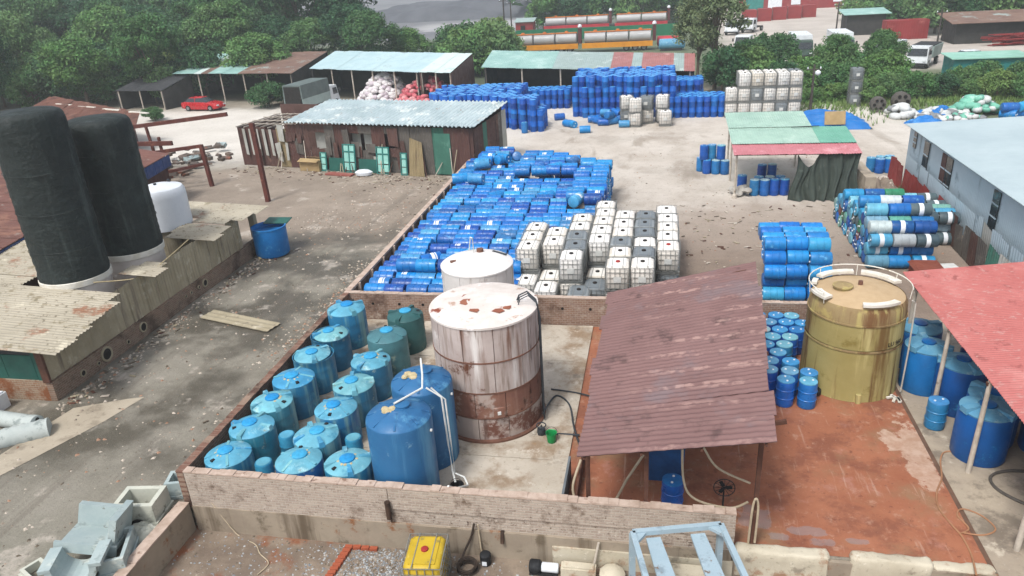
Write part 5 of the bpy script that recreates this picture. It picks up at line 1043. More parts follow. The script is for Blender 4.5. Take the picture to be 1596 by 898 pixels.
# white and pink sack heaps: real sacks, too many and small to count
def heap(name, label, cat, c, rx, ry, h, n, s, mats, seed):
    rr = random.Random(seed); mb = MB()
    for k in range(n):
        a = rr.uniform(0, 6.28); d = math.sqrt(rr.random()); x, y = rx * d * math.cos(a), ry * d * math.sin(a); z = h * (1 - d ** 1.7) * rr.uniform(.75, 1.05) + s * .3; mb.mi = rr.randrange(len(mats))
        M = Matrix.Rotation(rr.uniform(0, 6), 3, 'Z') @ rot('X', rr.uniform(-40, 40)) @ Matrix.Diagonal((1.5, 1, .8)); q = s * rr.uniform(.75, 1.2)
        mb.lathe([(q * .2, -q * .5), (q * .5, -q * .32), (q * .58, 0), (q * .48, q * .34), (q * .15, q * .5)], 7, Vector(c) + Vector((x, y, z)), M)
    return tag(mb.build(name, mats, smooth=70), label, cat, kind='stuff')
WS = [mk('white_sack_%d' % i, a, b, 2, .8, .2) for i, (a, b) in enumerate((('#c9c4c4', '#b5b0b0'), ('#b9aeb4', '#a89ea4'), ('#d2cfce', '#c2bebc')))]; PS = [mk('pink_sack_%d' % i, a, b, 2, .8, .2) for i, (a, b) in enumerate((('#b0525c', '#9c4650'), ('#bd6a70', '#a85a60'), ('#c98f90', '#b57f80')))]
heap('white_sacks', 'tall heap of whitish sacks under the bluish white roof', 'sacks', (-29.4, 78.6, 0), 3.0, 2.6, 2.9, 330, .55, WS, 1)
heap('pink_sacks', 'heap of pink and red sacks under the whitish roof', 'sacks', (-23.9, 76.4, 0), 3.6, 2.3, 2.6, 330, .5, PS, 2)
# ---------------------------------------------------------------- vehicles
GLASS = mk('dark_car_glass', '#20282c', '#161c20', 2, .15, 0, spec=.6); TYRE = mk('tyre_rubber', '#1b1b1c', '#141414', 5, .85, .1); RIM_ = mk('wheel_rim', '#8d9092', '#7d8082', 4, .4, 0, metal=.5); LAMPW = mk('headlight_lens', '#cfd3d4', '#c2c6c8', bump=0); LAMPR = mk('tail_light_lens', '#8a1a1a', '#7a1414', bump=0); CHAS = mk('dark_chassis', '#2a2a2b', '#202021', 4, .7, .1)
def wheel(parent, x, y, r, w_=.22):
    t = MB().lathe([(r * .6, -w_ / 2), (r * .95, -w_ / 2), (r, -w_ * .35), (r, w_ * .35), (r * .95, w_ / 2), (r * .6, w_ / 2)], 20, (x, y, r), rot('X', 90)).build('wheel', TYRE, parent); MB().lathe([(r * .58, -w_ / 2 - .01), (r * .58, w_ / 2 + .01)], 14, (x, y, r), rot('X', 90)).build('rim', RIM_, t)
def car(label, loc, rz, paint, L=4.4):
    t = thing('parked_car', label, 'car', loc, rz); s = L / 4.4
    sec = [(-2.2, .35, .55, .72), (-2.15, .3, .92, .8), (-1.6, .22, 1.0, .86), (-.5, .2, .98, .88), (.75, .2, .96, .88), (1.7, .22, .84, .84), (2.1, .28, .68, .76), (2.2, .35, .5, .66)]
    b = MB(); n = len(sec)
    for (x, z0, z1, w_) in sec:
        b.v += [(x * s, -w_ * .92, z0), (x * s, -w_, (z0 + z1) / 2), (x * s, -w_ * .9, z1), (x * s, 0, z1 + .03), (x * s, w_ * .9, z1), (x * s, w_, (z0 + z1) / 2), (x * s, w_ * .92, z0)]
    for k in range(n - 1):
        for i in range(7): j = (i + 1) % 7; b.f.append((k * 7 + i, k * 7 + j, k * 7 + 7 + j, k * 7 + 7 + i)); b.m.append(0)
    b.f.append(tuple(range(7))); b.m.append(0); b.f.append(tuple(reversed(range((n - 1) * 7, n * 7)))); b.m.append(0)
    b.build('body', paint, t, smooth=50)
    MB().hexa([(-1.75 * s, -.74, .97), (.95 * s, -.74, .95), (.95 * s, .74, .95), (-1.75 * s, .74, .97)], [(-1.2 * s, -.58, 1.42), (.15 * s, -.58, 1.42), (.15 * s, .58, 1.42), (-1.2 * s, .58, 1.42)]).build('glasshouse', GLASS, t)
    MB().hexa([(-1.25 * s, -.6, 1.4), (.2 * s, -.6, 1.4), (.2 * s, .6, 1.4), (-1.25 * s, .6, 1.4)], [(-1.1 * s, -.52, 1.46), (.1 * s, -.52, 1.46), (.1 * s, .52, 1.46), (-1.1 * s, .52, 1.46)]).build('roof', paint, t)
    for x in (-.45, ): 
        for y in (-.67, .67): MB().bar((x * s, y * 1.06, .96), (x * s, y * .88, 1.42), .06, .05).build('pillar', paint, t, smooth=0)
    for x in (-1.35, 1.35):
        for y in (-.78, .78): wheel(t, x * s, y, .33, .2)
    for y in (-.55, .55): MB().cbox((2.13 * s, y, .62), (.14, .28, .12)).build('headlight', LAMPW, t); MB().cbox((-2.17 * s, y, .8), (.08, .26, .14)).build('tail_light', LAMPR, t)
    return t
REDP = mk('red_car_paint', '#b0141c', '#9c1018', 2, .25, 0, spec=.6)
car('red car parked beside the dark lean-to', (-50.2, 76.3, .01), R(-8), REDP, 4.9)
def lorry(label, loc, rz, cab_m, L=6.2, cargo=None, cargo_m=None, name='lorry', h=2.3):
    t = thing(name, label, 'truck', loc, rz); w_ = 1.1
    MB().box(-L / 2, L / 2 - .2, -.45, .45, .55, .8).build('chassis', CHAS, t, smooth=0); x0, x1 = L / 2 - 1.75, L / 2
    MB().hexa([(x0, -w_, .5), (x1, -w_, .5), (x1, w_, .5), (x0, w_, .5)], [(x0, -w_ * .95, 2.3), (x1 - .35, -w_ * .92, 2.3), (x1 - .35, w_ * .92, 2.3), (x0, w_ * .95, 2.3)]).build('cab', cab_m, t, smooth=0)
    MB().hexa([(x1 - .16, -w_ * .88, 1.4), (x1 - .1, -w_ * .88, 1.36), (x1 - .1, w_ * .88, 1.36), (x1 - .16, w_ * .88, 1.4)], [(x1 - .4, -w_ * .84, 2.1), (x1 - .3, -w_ * .84, 2.1), (x1 - .3, w_ * .84, 2.1), (x1 - .4, w_ * .84, 2.1)]).build('windscreen', GLASS, t, smooth=0)
    for sgn in (-1, 1): MB().hexa([(x0 + .5, sgn * w_ * .99, 1.4), (x1 - .35, sgn * w_ * .99, 1.4), (x1 - .35, sgn * w_ * 1.005, 1.4), (x0 + .5, sgn * w_ * 1.005, 1.4)], [(x0 + .5, sgn * w_ * .96, 2.05), (x1 - .5, sgn * w_ * .96, 2.05), (x1 - .5, sgn * w_ * .985, 2.05), (x0 + .5, sgn * w_ * .985, 2.05)]).build('side_window', GLASS, t, smooth=0); MB().cbox((x1 + .01, sgn * .8, .85), (.06, .3, .18)).build('headlight', LAMPW, t); MB().cbox((x1 - .2, sgn * 1.28, 1.75), (.08, .2, .4)).build('mirror', CHAS, t)
    MB().box(x1 - .02, x1 + .08, -w_, w_, .4, .62).build('bumper', CHAS, t, smooth=0)
    for x in (x1 - .8, -L / 2 + 1.0, -L / 2 + 2.0)[:3 if L > 7 else 2]:
        for y in (-.95, .95): wheel(t, x, y, .45, .3)
    b0, b1 = -L / 2, x0 - .1
    if cargo == 'canopy':
        MB().box(b0, b1, -w_, w_, .85, .98).build('bed', CHAS, t, smooth=0)
        for y in (-w_, w_ - .06): MB().box(b0, b1, y, y + .06, .98, 1.85).build('side_board', GREYR, t, smooth=0)
        MB().hexa([(b0, -w_ - .02, 1.86), (b1, -w_ - .02, 1.86), (b1, w_ + .02, 1.86), (b0, w_ + .02, 1.86)], [(b0, -w_ * .95, h + .9), (b1, -w_ * .95, h + .9), (b1, w_ * .95, h + .9), (b0, w_ * .95, h + .9)]).build('canopy', cargo_m, t, smooth=0)
        MB().box(b0 - .03, b0 - .005, -w_ * .85, w_ * .85, 1.0, h + .75).build('rear_opening', HOLE, t, smooth=0)
    elif cargo == 'box': MB().box(b0, b1, -w_ - .05, w_ + .05, .9, h + .5).build('cargo_box', cargo_m, t, smooth=0)
    elif cargo == 'tipper':
        mb = MB(); mb.hexa([(b0, -w_, .95), (b1, -w_, .95), (b1, w_, .95), (b0, w_, .95)], [(b0 - .2, -w_ * 1.1, 2.2), (b1, -w_ * 1.1, 2.2), (b1, w_ * 1.1, 2.2), (b0 - .2, w_ * 1.1, 2.2)]); mb.build('tipper_body', cargo_m, t, smooth=0); MB().box(b0, b1, -w_, w_, 2.21, 2.3).build('load', CHAS, t, smooth=0)
    return t
WPAINT = mk('white_truck_paint', '#d2d6d8', '#c6cacc', 2, .35, .02); CANV = mk('grey_canvas', '#5f6a68', '#525c5a', 1, .8, .15)
lorry('truck with grey canvas canopy parked under the bluish white roof', (-35.6, 73.6, .01), R(82), WPAINT, 7.0, 'canopy', CANV)
lorry('white truck cab facing away by the tall tree, nearer one', (11.8, 112, .01), R(250), WPAINT, 5, None)
lorry('white truck cab beyond the tall tree', (12.4, 137, .01), R(250), WPAINT, 5, None); lorry('second white truck cab beyond the tall tree', (15.6, 140, .01), R(240), WPAINT, 5, None)
lorry('dark fronted truck with white cab top facing the bushes', (17.6, 104, .01), R(268), mk('dark_green_truck', '#3f5248', '#33443c', 2, .5, .1), 7.5, 'box', WPAINT); lorry('green fronted truck beside the dark one facing the bushes', (22.6, 105, .01), R(268), mk('sage_truck', '#5f7f6c', '#54725f', 2, .5, .1), 7.5, 'box', WPAINT)
lorry('white truck parked at an angle among the bushes', (24.5, 92, .01), R(230), WPAINT, 5.6, 'box', WPAINT); lorry('white truck with pale load near the utility pole', (28.8, 92.5, .01), R(240), WPAINT, 5.6, 'tipper', GREYR); car('white car parked beside the green roofed hut', (34.2, 93, .01), R(10), WPAINT, 4.8)
# tank trailers
TKS = mk('dull_silver_tank', '#a3a2a1', '#949392', .4, .4, .05, 10, [('#b8b7b5', .4, .56, .68)]); ORG = mk('orange_band', '#c9702c', '#b56226', 1, .5, .05); YOR = mk('yellow_orange_rail', '#cf8a1f', '#bd7a1a', 1, .5, .05); RDR = mk('red_rail', '#b0303a', '#9c2832', 1, .5, .05)
def trailer(label, x0, x1, y, z0, rail, n):
    t = thing('tank_trailer', label, 'trailer'); L = x1 - x0
    for k in range(n):
        a, b = x0 + L * k / n, x0 + L * (k + 1) / n - .1
        s = MB().lathe([(.75, 0), (.95, .12), (.95, b - a - .12), (.75, b - a)], 20, (a, y, z0 + .95), rot('Y', 90) @ Matrix.Diagonal((1, 1.25, 1))).build('tank_section', TKS, t)
        c = (a + b) / 2; o = MB(); M = rot('X', -32); o.hexa([(c - .4, y - 1.0, z0 + 1.3), (c, y - 1.08, z0 + 1.12), (c + .4, y - 1.0, z0 + 1.3), (c, y - .85, z0 + 1.48)], [(c - .4, y - 1.07, z0 + 1.34), (c, y - 1.15, z0 + 1.16), (c + .4, y - 1.07, z0 + 1.34), (c, y - .92, z0 + 1.52)]); o.build('hazard_diamond', BUNG, s, smooth=0)
        MB().lathe([(.28, 0), (.28, .2), (.1, .24)], 12, (c, y, z0 + 1.85)).build('hatch', ORG, s)
        MB().box(a, b, y - .75, y - .35, z0 + 1.78, z0 + 1.92).build('orange_band', ORG, t, smooth=0)
    MB().box(x0 - .3, x1 + .1, y - 1.3, y - 1.1, z0 - .45, z0 + .3).build('side_rail', rail, t, smooth=0); MB().box(x0, x1, y - .9, y + .9, z0 - .1, z0 + .1).build('chassis', CHAS, t, smooth=0)
    for k in range(3):
        for s_ in (-.9, .9): wheel(t, x1 - 1.2 - k * 1.3, y + s_, .5, .35)
    MB().box(x1 + .05, x1 + .55, y - .6, y + .6, z0 + .2, z0 + 2.4).build('end_cabinet', mk('dark_red_cabinet', '#5a2a2c', '#4a2224') if 'dark_red_cabinet' not in MATS else MATS['dark_red_cabinet'], t, smooth=0); MB().lathe([(.05, -.3), (.3, -.15), (.33, 0), (.2, .25), (.03, .3)], 12, (x1 + .3, y, z0 + 2.7)).build('white_dome', BUNG, t)
trailer('silver tank trailer with yellow orange rail, at the bushes end', -22.6, -12.4, 119, 1.1, YOR, 3); trailer('silver tank trailer with yellow orange rail, ending beside the red tanks', -11.4, -1.2, 119, 1.1, YOR, 3)
trailer('silver tank trailer with red rail in the rear row, by the rust red hut', -22.5, -10.0, 155, 1.1, RDR, 3); trailer('silver tank trailer with red rail in the rear row, nearer the tall tree', -8.5, 1.2, 155, 1.1, RDR, 2)
tag(MB().box(-26, 3.5, 140, 140.4, 0, 1.9).build('green_fence', mk('green_fence_sheet', '#1f6b4b', '#195c40', .5, .6, .1), smooth=0), 'green sheet fence between the two rows of tank trailers', 'fence')
for i, (x, m_, lab) in enumerate(((1.0, RDR, 'red cylinder tank beside the front row of trailers'), (1.3, VATL, 'pale blue cylinder tank in front of the red one by the trailers'))):
    t = thing('cylinder_tank', lab, 'tank', (x, 121 - i * 4.5, 0)); MB().lathe([(.5, 0), (.75, .15), (.75, 3.6), (.5, 3.8)], 18, (-1.5, 0, .95), rot('Y', 90)).build('body', m_, t); MB().box(-1.2, 1.9, -.5, .5, 0, .35).build('cradle', CHAS, t, smooth=0)
def simple_house(name, label, cat, x0, x1, y0, y1, h, wall, roof, doors=(), rz=0, over=.3, rise=.5):
    t = thing(name, label, cat); MB().box(x0, x1, y0, y1, 0, h).build('wall', wall, t, smooth=0)
    MB().hexa([(x0 - over, y0 - over, h), (x1 + over, y0 - over, h), (x1 + over, y1 + over, h + rise), (x0 - over, y1 + over, h + rise)], [(x0 - over, y0 - over, h + .08), (x1 + over, y0 - over, h + .08), (x1 + over, y1 + over, h + rise + .08), (x0 - over, y1 + over, h + rise + .08)]).build('roof', roof, t, smooth=0)
    for (a, b, z0, z1, m_) in doors: MB().box(a, b, y0 - .06, y0 - .005, z0, z1).build('door' if z0 < .2 else 'window', m_, t, smooth=0)
    return t
REDW = mk('red_sheet_wall', '#8a3030', '#7a2a2a', .5, .6, .1, 10, [('#a35a54', .5, .57, .68)])
t = simple_house('shipping_container', 'red shipping container in the lorry yard', 'container', 31.6, 37.2, 119, 121.4, 2.5, REDW, REDW, over=0, rise=0)
for k in range(16): MB().box(31.7 + k * .34, 31.86 + k * .34, 118.95, 118.995, .15, 2.35).build('rib', REDW, t, smooth=0)
simple_house('rust_hut', 'rust red hut with dark doorway left of the rear trailers', 'hut', -27.8, -24.4, 150, 153, 2.6, REDW, GREYR, [(-26.8, -25.9, .1, 2.0, HOLE)])
simple_house('red_warehouse', 'red and white warehouse at the far side of the lorry yard', 'warehouse', 18, 44, 188, 198, 6, REDW, GREYR, [(19, 23, .1, 5, TEALF), (24, 27, .1, 4, BUNG), (29, 31, 1, 4, BUNG), (33, 36, .1, 4.5, REDW), (38, 40, 1.2, 4, BUNG)])
simple_house('dark_shed', 'long dark shed with rust patched grey roof beyond the container', 'shed', 38, 51, 111, 116, 2.6, DKW, RUSTT, over=.8, rise=.9)
simple_house('green_shed', 'small green roofed shed behind the red container', 'shed', 28, 33.5, 127, 131, 3.0, DKW, TEALR, over=.6); simple_house('hut', 'dark hut with pale roof at the end of the long dark shed', 'hut', 50, 54, 106, 109, 2.4, DKW, GREYR)
simple_house('low_hut', 'low hut with mint green flat roof among the bushes', 'hut', 28.6, 35.2, 82.5, 85.5, 1.9, mk('teal_hut_wall', '#2a7a78', '#236a68', 1, .6, .1), mk('mint_roof', '#7fae9c', '#8fbcab', .5, .5, .05), over=.3, rise=.2)
for i in range(5): tag(MB().box(0, 2.6, 0, 2.2, 0, 2.2).box(.1, 2.5, .1, 2.1, 2.201, 2.3).build('red_skip', REDW, smooth=0, loc=(15.6 + i * 3.0, 158 + i * 1.5, .01)), 'red skip before the far warehouse, %s from the white truck cabs' % od(i + 1), 'skip', 'red skips in the lorry yard')
rh = MB(); r7 = random.Random(3)
for k in range(40): rh.bar((41 + r7.uniform(-1, 3), 107 + r7.uniform(0, 1.5), .1 + k * .035), (45 + r7.uniform(-1, 3), 107 + r7.uniform(0, 1.5), .1 + k * .035), .15, .1)
tag(rh.build('red_steel_heap', REDW, smooth=0), 'heap of red steel sections before the long dark shed', 'steel', kind='stuff')
tag(MB().box(47, 50.5, 105.5, 107.5, 0, 2.2).box(47.1, 50.4, 105.6, 107.4, 2.201, 2.3).build('red_skip', REDW, smooth=0), 'red skip at the end of the long dark shed', 'skip')
# utility poles
POLE = mk('weathered_pole', '#4b4540', '#3c3733', 3, .8, .2); CPOLE = mk('concrete_pole', '#9a9690', '#8a8680', 3, .8, .2)
def pole(label, x, y, h, m_, lamp=False):
    t = thing('utility_pole', label, 'pole', (x, y, 0), group=None); MB().cyl((0, 0, 0), (0, 0, h), .13, .08, n=8).build('shaft', m_, t); MB().bar((-.6, 0, h - .4), (.6, 0, h - .4), .08, .08).build('cross_arm', m_, t, smooth=0)
    for x_ in (-.5, .5): MB().lathe([(.04, 0), (.06, .1), (.02, .18)], 8, (x_, 0, h - .36)).build('insulator', BUNG, t)
    if lamp: MB().lathe([(.03, -.2), (.22, -.05), (.24, .1), (.05, .25)], 10, (.3, -.1, h - .7)).build('lamp', BUNG, t)
pole('dark pole left of the trailers among the bushes', -20.8, 104, 9, POLE); pole('second dark pole beside the teal roofed shed', -22.5, 118, 8, POLE); pole('pale pole beyond the long dark shed', 48.5, 112, 9, CPOLE); pole('dark pole beside the parked white trucks', 31.8, 98, 5.5, POLE); pole('slim pole with white lamp beside the far tote stack', 12.6, 66.8, 4.0, POLE, True); pole('slim pole in the lorry yard', 23.0, 110, 6, POLE)
# ---------------------------------------------------------------- pale blue grey building and the fence before it
PB = mk('pale_blue_grey_sheet', '#a3b4bd', '#acbcc4', .5, .6, .08, 12, [('#7f9099', .7, .58, .68)], [('#7a878c', 2.5, .62, .72)]); PBR = mk('pale_roof_sheet', '#96a5a9', '#a2b0b3', .3, .5, .05, 10, [('#98a8ab', .4, .57, .68)])
gb = thing('warehouse', 'long pale blue grey warehouse with dark windows beyond the mixed drums', 'warehouse'); X0 = 14.3; r8 = random.Random(12)
y = 27.0
while y < 45.3:
    MB().sheet((X0, y + 1.02, .02), (X0, y, .02), (X0 - .02, y, 3.28), (X0 - .02, y + 1.02, 3.28), .02, .004, 6, 1, 5).build('wall_sheet', PB, gb, smooth=60); y += 1.0
for k in range(19):
    a = 27 + k; MB().sheet((X0 - .35, a + 1.03, 3.32), (X0 - .35, a, 3.32), (27, a, 3.95), (27, a + 1.03, 3.95), .02, .01, 6, 1, 5).build('roof_sheet', PBR, gb, smooth=60)
MB().hexa([(X0, 45.2, 0), (27, 45.2, 0), (27, 45.4, 0), (X0, 45.4, 0)], [(X0, 45.2, 3.25), (27, 45.2, 3.9), (27, 45.4, 3.9), (X0, 45.4, 3.25)]).build('end_wall', PB, gb, smooth=0)
MB().hexa([(X0, 27.0, 0), (27, 27.0, 0), (27, 27.15, 0), (X0, 27.15, 0)], [(X0, 27.0, 3.25), (27, 27.0, 3.9), (27, 27.15, 3.9), (X0, 27.15, 3.25)]).build('end_wall', PB, gb, smooth=0)
for (a, b, z0, z1, rust) in ((44.6, 45.1, 2.2, 3.1, 0), (42.4, 43.2, .9, 3.0, 0), (38.9, 39.7, .9, 3.0, 0), (39.8, 40.4, .9, 3.0, 1), (33.2, 33.9, 1.3, 3.0, 0), (29.6, 30.2, 1.2, 2.9, 0)):
    w_ = MB().box(X0 - .07, X0 - .03, a, b, z0, z1).build('window', TC[1] if rust else GLASS, gb, smooth=0)
    for q in (.33, .66): MB().box(X0 - .09, X0 - .072, a, b, z0 + (z1 - z0) * q - .03, z0 + (z1 - z0) * q + .03).build('mullion', PB, w_, smooth=0)
fn = thing('patched_fence', 'patched sheet fence of red, rusty and green panels before the warehouse', 'fence'); y = 46.5; k = 0
FRED = mk('red_fence_sheet', '#8a332f', '#7a2c29', 1, .65, .15, 12, [('#9c5048', .8, .57, .68)])
while y > 27.5:
    w_ = r8.uniform(.8, 1.2); x = 13.55 - .02 * k; z1 = r8.uniform(1.25, 1.6)
    m_ = FRED if y > 36 else r8.choice((TC[0], TC[3], TC[5], TC[0], TC[2])); tl = r8.uniform(-.1, .15)
    MB().sheet((x, y, .02), (x, y - w_, .02), (x + tl, y - w_ + r8.uniform(-.1, .1), z1), (x + tl, y, z1 + r8.uniform(-.15, .15)), .012, .012, 5, 1, 5).build('fence_sheet', m_, fn, smooth=60); y -= w_ - .03; k += 1
    if 34.5 < y < 45 : MB().sheet((x + .35, y, .9), (x + .35, y - w_, .9), (x + .32, y - w_, 1.9), (x + .32, y, 1.9), .012, .01, 5, 1, 5).build('upper_sheet', PB, fn, smooth=60)
    if y < 34.5: MB().sheet((x + .42, y, .5), (x + .42, y - w_, .5), (x + .36, y - w_, 1.9 + r8.uniform(-.3, .3)), (x + .36, y, 1.9), .012, .01, 5, 1, 5).build('upper_sheet', r8.choice((PB, PB, TC[5], TC[1])), fn, smooth=60)
for (x, y, l, w_, m_, rz, lab) in ((12.2, 29.6, 4.2, .9, PLATE, 8, 'long pale board lying between the rusty bin and the fence'), (11.75, 28.6, 3.0, .7, TC[3], 5, 'green board lying under the long pale board'), (12.9, 28.3, 2.6, .6, TC[5], 14, 'grey board lying against the patched fence')):
    o = MB().box(-w_ / 2, w_ / 2, -l / 2, l / 2, 0, .05).build('board', m_, smooth=0, loc=(x, y, .3 + .04 * x - .5 + .3), rz=R(rz)); tag(o, lab, 'board'); o.location.z = .35 if m_ is PLATE else .06
tag(MB().box(11.4, 12.9, 27.8, 31.4, .02, .3).box(11.5, 12.0, 28.0, 31., .301, .34).build('timber_trestle', STEELR, smooth=0), 'low rusty trestle carrying the long pale board', 'trestle')
# rubbish beyond the mixed drums
def crumple(name, label, cat, c, sx, sy, h, mat, seed, kind=None):
    mb = MB(); rr = Vector((seed * 7.3, seed * 3.1, 0))
    def f(u, v):
        x, y_ = (u - .5) * 2, (v - .5) * 2; d = max(0, 1 - (x * x) ** 1.5) * max(0, 1 - (y_ * y_) ** 1.5)
        n = mnoise.noise(Vector((x * 2.2, y_ * 2.2, 0)) + rr) * .55 + mnoise.noise(Vector((x * 5, y_ * 5, 0)) + rr) * .16 + mnoise.noise(Vector((x * 11, y_ * 11, 0)) + rr) * .05
        return (c[0] + x * sx * (1 + .15 * n), c[1] + y_ * sy * (1 + .15 * n), .01 + h * d * (.75 + .8 * n) if d > 0 else .01)
    mb.grid(f, 34, 34); mb.poly([(c[0] - sx, c[1] - sy, .0), (c[0] + sx, c[1] - sy, .0), (c[0] + sx, c[1] + sy, .0), (c[0] - sx, c[1] + sy, .0)])
    return tag(mb.build(name, mat, smooth=35), label, cat, kind=kind)
BT = mk('blue_tarpaulin', '#1f6fb4', '#185fa0', .9, .5, .1, 10, [('#5a94c4', .7, .56, .68), ('#7f8f98', .6, .62, .68)]); MT = mk('mint_sheeting', '#6fae98', '#5f9c88', .9, .6, .1, 10, [('#9cc4b4', .8, .56, .68)]); GT = mk('grey_sheeting', '#7d7f80', '#6a6c6d', .9, .6, .2, 8, [('#a9abab', .8, .57, .68)]); WT_ = mk('white_sheeting', '#c2c4c2', '#b0b2b0', .9, .6, .1, 8)
crumple('tarpaulin_heap', 'crumpled blue tarpaulin over a heap behind the green roof', 'tarpaulin', (12.6, 61.8), 3.4, 1.8, 1.3, BT, 1)
tag(MB().cbox((13.2, 60.1, .9), (1.5, .06, 1.0), rot('X', -20)).build('board', CARD, smooth=0), 'cardboard coloured board leaning on the crumpled blue tarpaulin', 'board')
heap('bag_heap', 'white bags heaped over scrap at the bend of the track', 'bags', (19.0, 64.4, 0), 1.0, .9, .8, 26, .6, [WT_, WT_, GT], 2); heap('bag_heap', 'grey and white bags heaped between the white and the mint ones', 'bags', (21.7, 64.2, 0), 1.5, 1.0, .6, 44, .5, [GT, WT_, BT], 3); heap('bag_heap', 'mint green bags and sheeting piled before the bushes', 'bags', (24.6, 64.8, 0), 1.7, 1.1, 1.2, 60, .6, [MT, MT, WT_], 4)
heap('bag_heap', 'second white bag heap beside the blue cloth', 'bags', (20.7, 62.8, 0), .8, .7, .4, 18, .5, [WT_, GT], 6); heap('bag_heap', 'low mint and grey bags spread in front of the mint pile', 'bags', (22.9, 62.6, 0), 1.7, .8, .3, 40, .45, [MT, GT, WT_], 7)
crumple('tarpaulin_heap', 'blue cloth heap at the foot of the white sheeting', 'tarpaulin', (20.0, 61.3), 1.3, .8, .7, BT, 8)
for i in range(12):
    x = 26.4 + (i % 6) * 1.0; k = i // 6; dup(fd, (x, 63.2 + .3 * (i % 3), .29 + k * .5), 0, 'dark blue drum lying behind the warehouse roof, %s in %s layer' % (od(i % 6 + 1), 'upper' if k else 'lower'), 'drums behind the warehouse', rot=(i, 0, R(20 * ((i * 7) % 5 - 2))), scale=(1.25, 1.25, 1.25))
for i, (x, y) in enumerate(((13.35, 47.6), (13.9, 47.7), (13.5, 48.2), (14.05, 48.3), (12.9, 47.9))): dup(STAND, (x, y, .01), i, 'blue drum standing in the little group before the warehouse corner, %s one' % od(i + 1), 'drums at the warehouse corner')
# scrapped machinery bodies by the bushes
for i, (x, y, lab) in enumerate(((17.9, 66.8, 'round dark scrap machine before the bushes, beside the grey totes'), (19.8, 67.4, 'bulky dark scrap machine before the bushes, the larger one'))):
    t = thing('scrap_machine', lab, 'machine', (x, y, 0)); s = .6 + .12 * i; SCR = MATS.get('scrap_grey') or mk('scrap_grey', '#5c5853', '#4a4641', 1.5, .8, .3, 10, [('#8a857e', 1., .56, .66)])
    MB().lathe([(.9 * s, -.35), (1.0 * s, -.3), (1.0 * s, .3), (.9 * s, .35)], 18, (0, 0, 1.05 * s), rot('X', 90)).build('drum_ring', SCR, t)
    for k in range(6): MB().lathe([(.2 * s, 0), (.2 * s, .04)], 10, (.6 * s * math.cos(k * 1.05), -.37, 1.05 * s + .6 * s * math.sin(k * 1.05)), rot('X', 90)).build('hole', HOLE, t)
    MB().box(-.8 * s, .8 * s, -.4, .4, 0, .25).build('base', SCR, t, smooth=0)
# grassy scrap beside the tarpaulin shed
crumple('scrap_heap', 'heap of pale branches and scrap between tarpaulin and red fence', 'scrap', (12.1, 42.3), 1.0, 1.6, 1.2, mk('branch_scrap', '#86796c', '#6a5e52', 2, .85, .3, 8, [('#b3a89c', 2., .56, .64)]), 9)
t = thing('concrete_hut', 'little concrete block room beside the dark tarpaulin', 'hut'); MB().box(10.95, 11.5, 41.2, 44.6, 0, 1.5).build('wall', GREYC, t, smooth=0); MB().box(11.6, 12.3, 39.9, 40.6, 0, .75).build('rusty_box', MATS['red_rust_bin'], t, smooth=0)
# white tub lids beside the totes
for i, (x, y) in enumerate(((1.55, 28.4), (2.05, 28.7), (1.7, 27.7), (2.5, 28.1), (3.0, 28.4), (3.5, 28.6), (2.6, 27.5))):
    tag(MB().lathe([(.3, 0), (.33, .05), (.33, .5), (.3, .56), (.05, .58)], 20, capb=True).build('tub', [BUNG, GT, BUNG, LIDC, BUNG, LIDC, LIDC][i], loc=(x, y, .01)), '%s tub behind the brown roof, %s from the totes' % (['white', 'grey', 'white', 'pale blue', 'white', 'pale blue', 'pale blue'][i], od(i + 1)), 'tub', 'tubs behind the brown roof')

# ---------------------------------------------------------------- foreground: drain blocks, frame, yellow tote, cables
CB = mk('pale_blue_grey_concrete', '#92a0a0', '#a2aeac', 1.5, .85, .4, 18, [('#7f8a88', 1.4, .52, .66), ('#b3b9b2', 2., .54, .66), ('#6b6a60', 3.3, .59, .68)]); CB2 = mk('pale_cream_concrete', '#aeb0a4', '#bcbcae', 1.5, .85, .4, 18, [('#93958a', 1.4, .52, .66), ('#77756a', 3., .59, .68)])
def hollow(name, label, loc, rot_, sx, sy, sz, th, mat, arch=False):
    t = thing(name, label, 'concrete block', loc, rot=rot_); mb = MB()
    mb.box(-sx, sx, -sy, -sy + th, 0, sz); mb.box(-sx, sx, sy - th, sy, 0, sz); mb.box(-sx, -sx + th, -sy + th, sy - th, .001, sz - .001); mb.box(sx - th, sx, -sy + th, sy - th, .001, sz - .001); mb.build('walls', mat, t, smooth=0)
    mb = MB(); mb.box(-sx - .05, sx + .05, -sy - .05, -sy - .001, 0, .09); mb.box(-sx - .05, sx + .05, sy + .001, sy + .05, 0, .09); mb.box(-sx - .05, -sx - .001, -sy, sy, 0, .09); mb.box(sx + .001, sx + .05, -sy, sy, 0, .09); mb.build('flange', mat, t, smooth=0)
    if arch: MB().lathe([(.24, 0), (.24, .02)], 20, (.1, -sy - .052, .0), rot('X', 90)).build('pipe_opening', HOLE, t)
    return t
hollow('drain_block', 'pale hollow concrete drain block with square mouth on the low wall', (-13.35, 13.55, .02), (0, 0, R(8)), .55, .42, .62, .13, CB2, True)
hollow('drain_block', 'small concrete block with notch at the wall corner', (-12.95, 14.55, .02), (0, 0, R(15)), .24, .3, .5, .1, CB)
t = thing('drain_channel_block', 'large blue grey concrete channel block tipped on its side', 'concrete block', (-13.65, 12.35, .28), rot=(R(-12), R(14), R(14)))
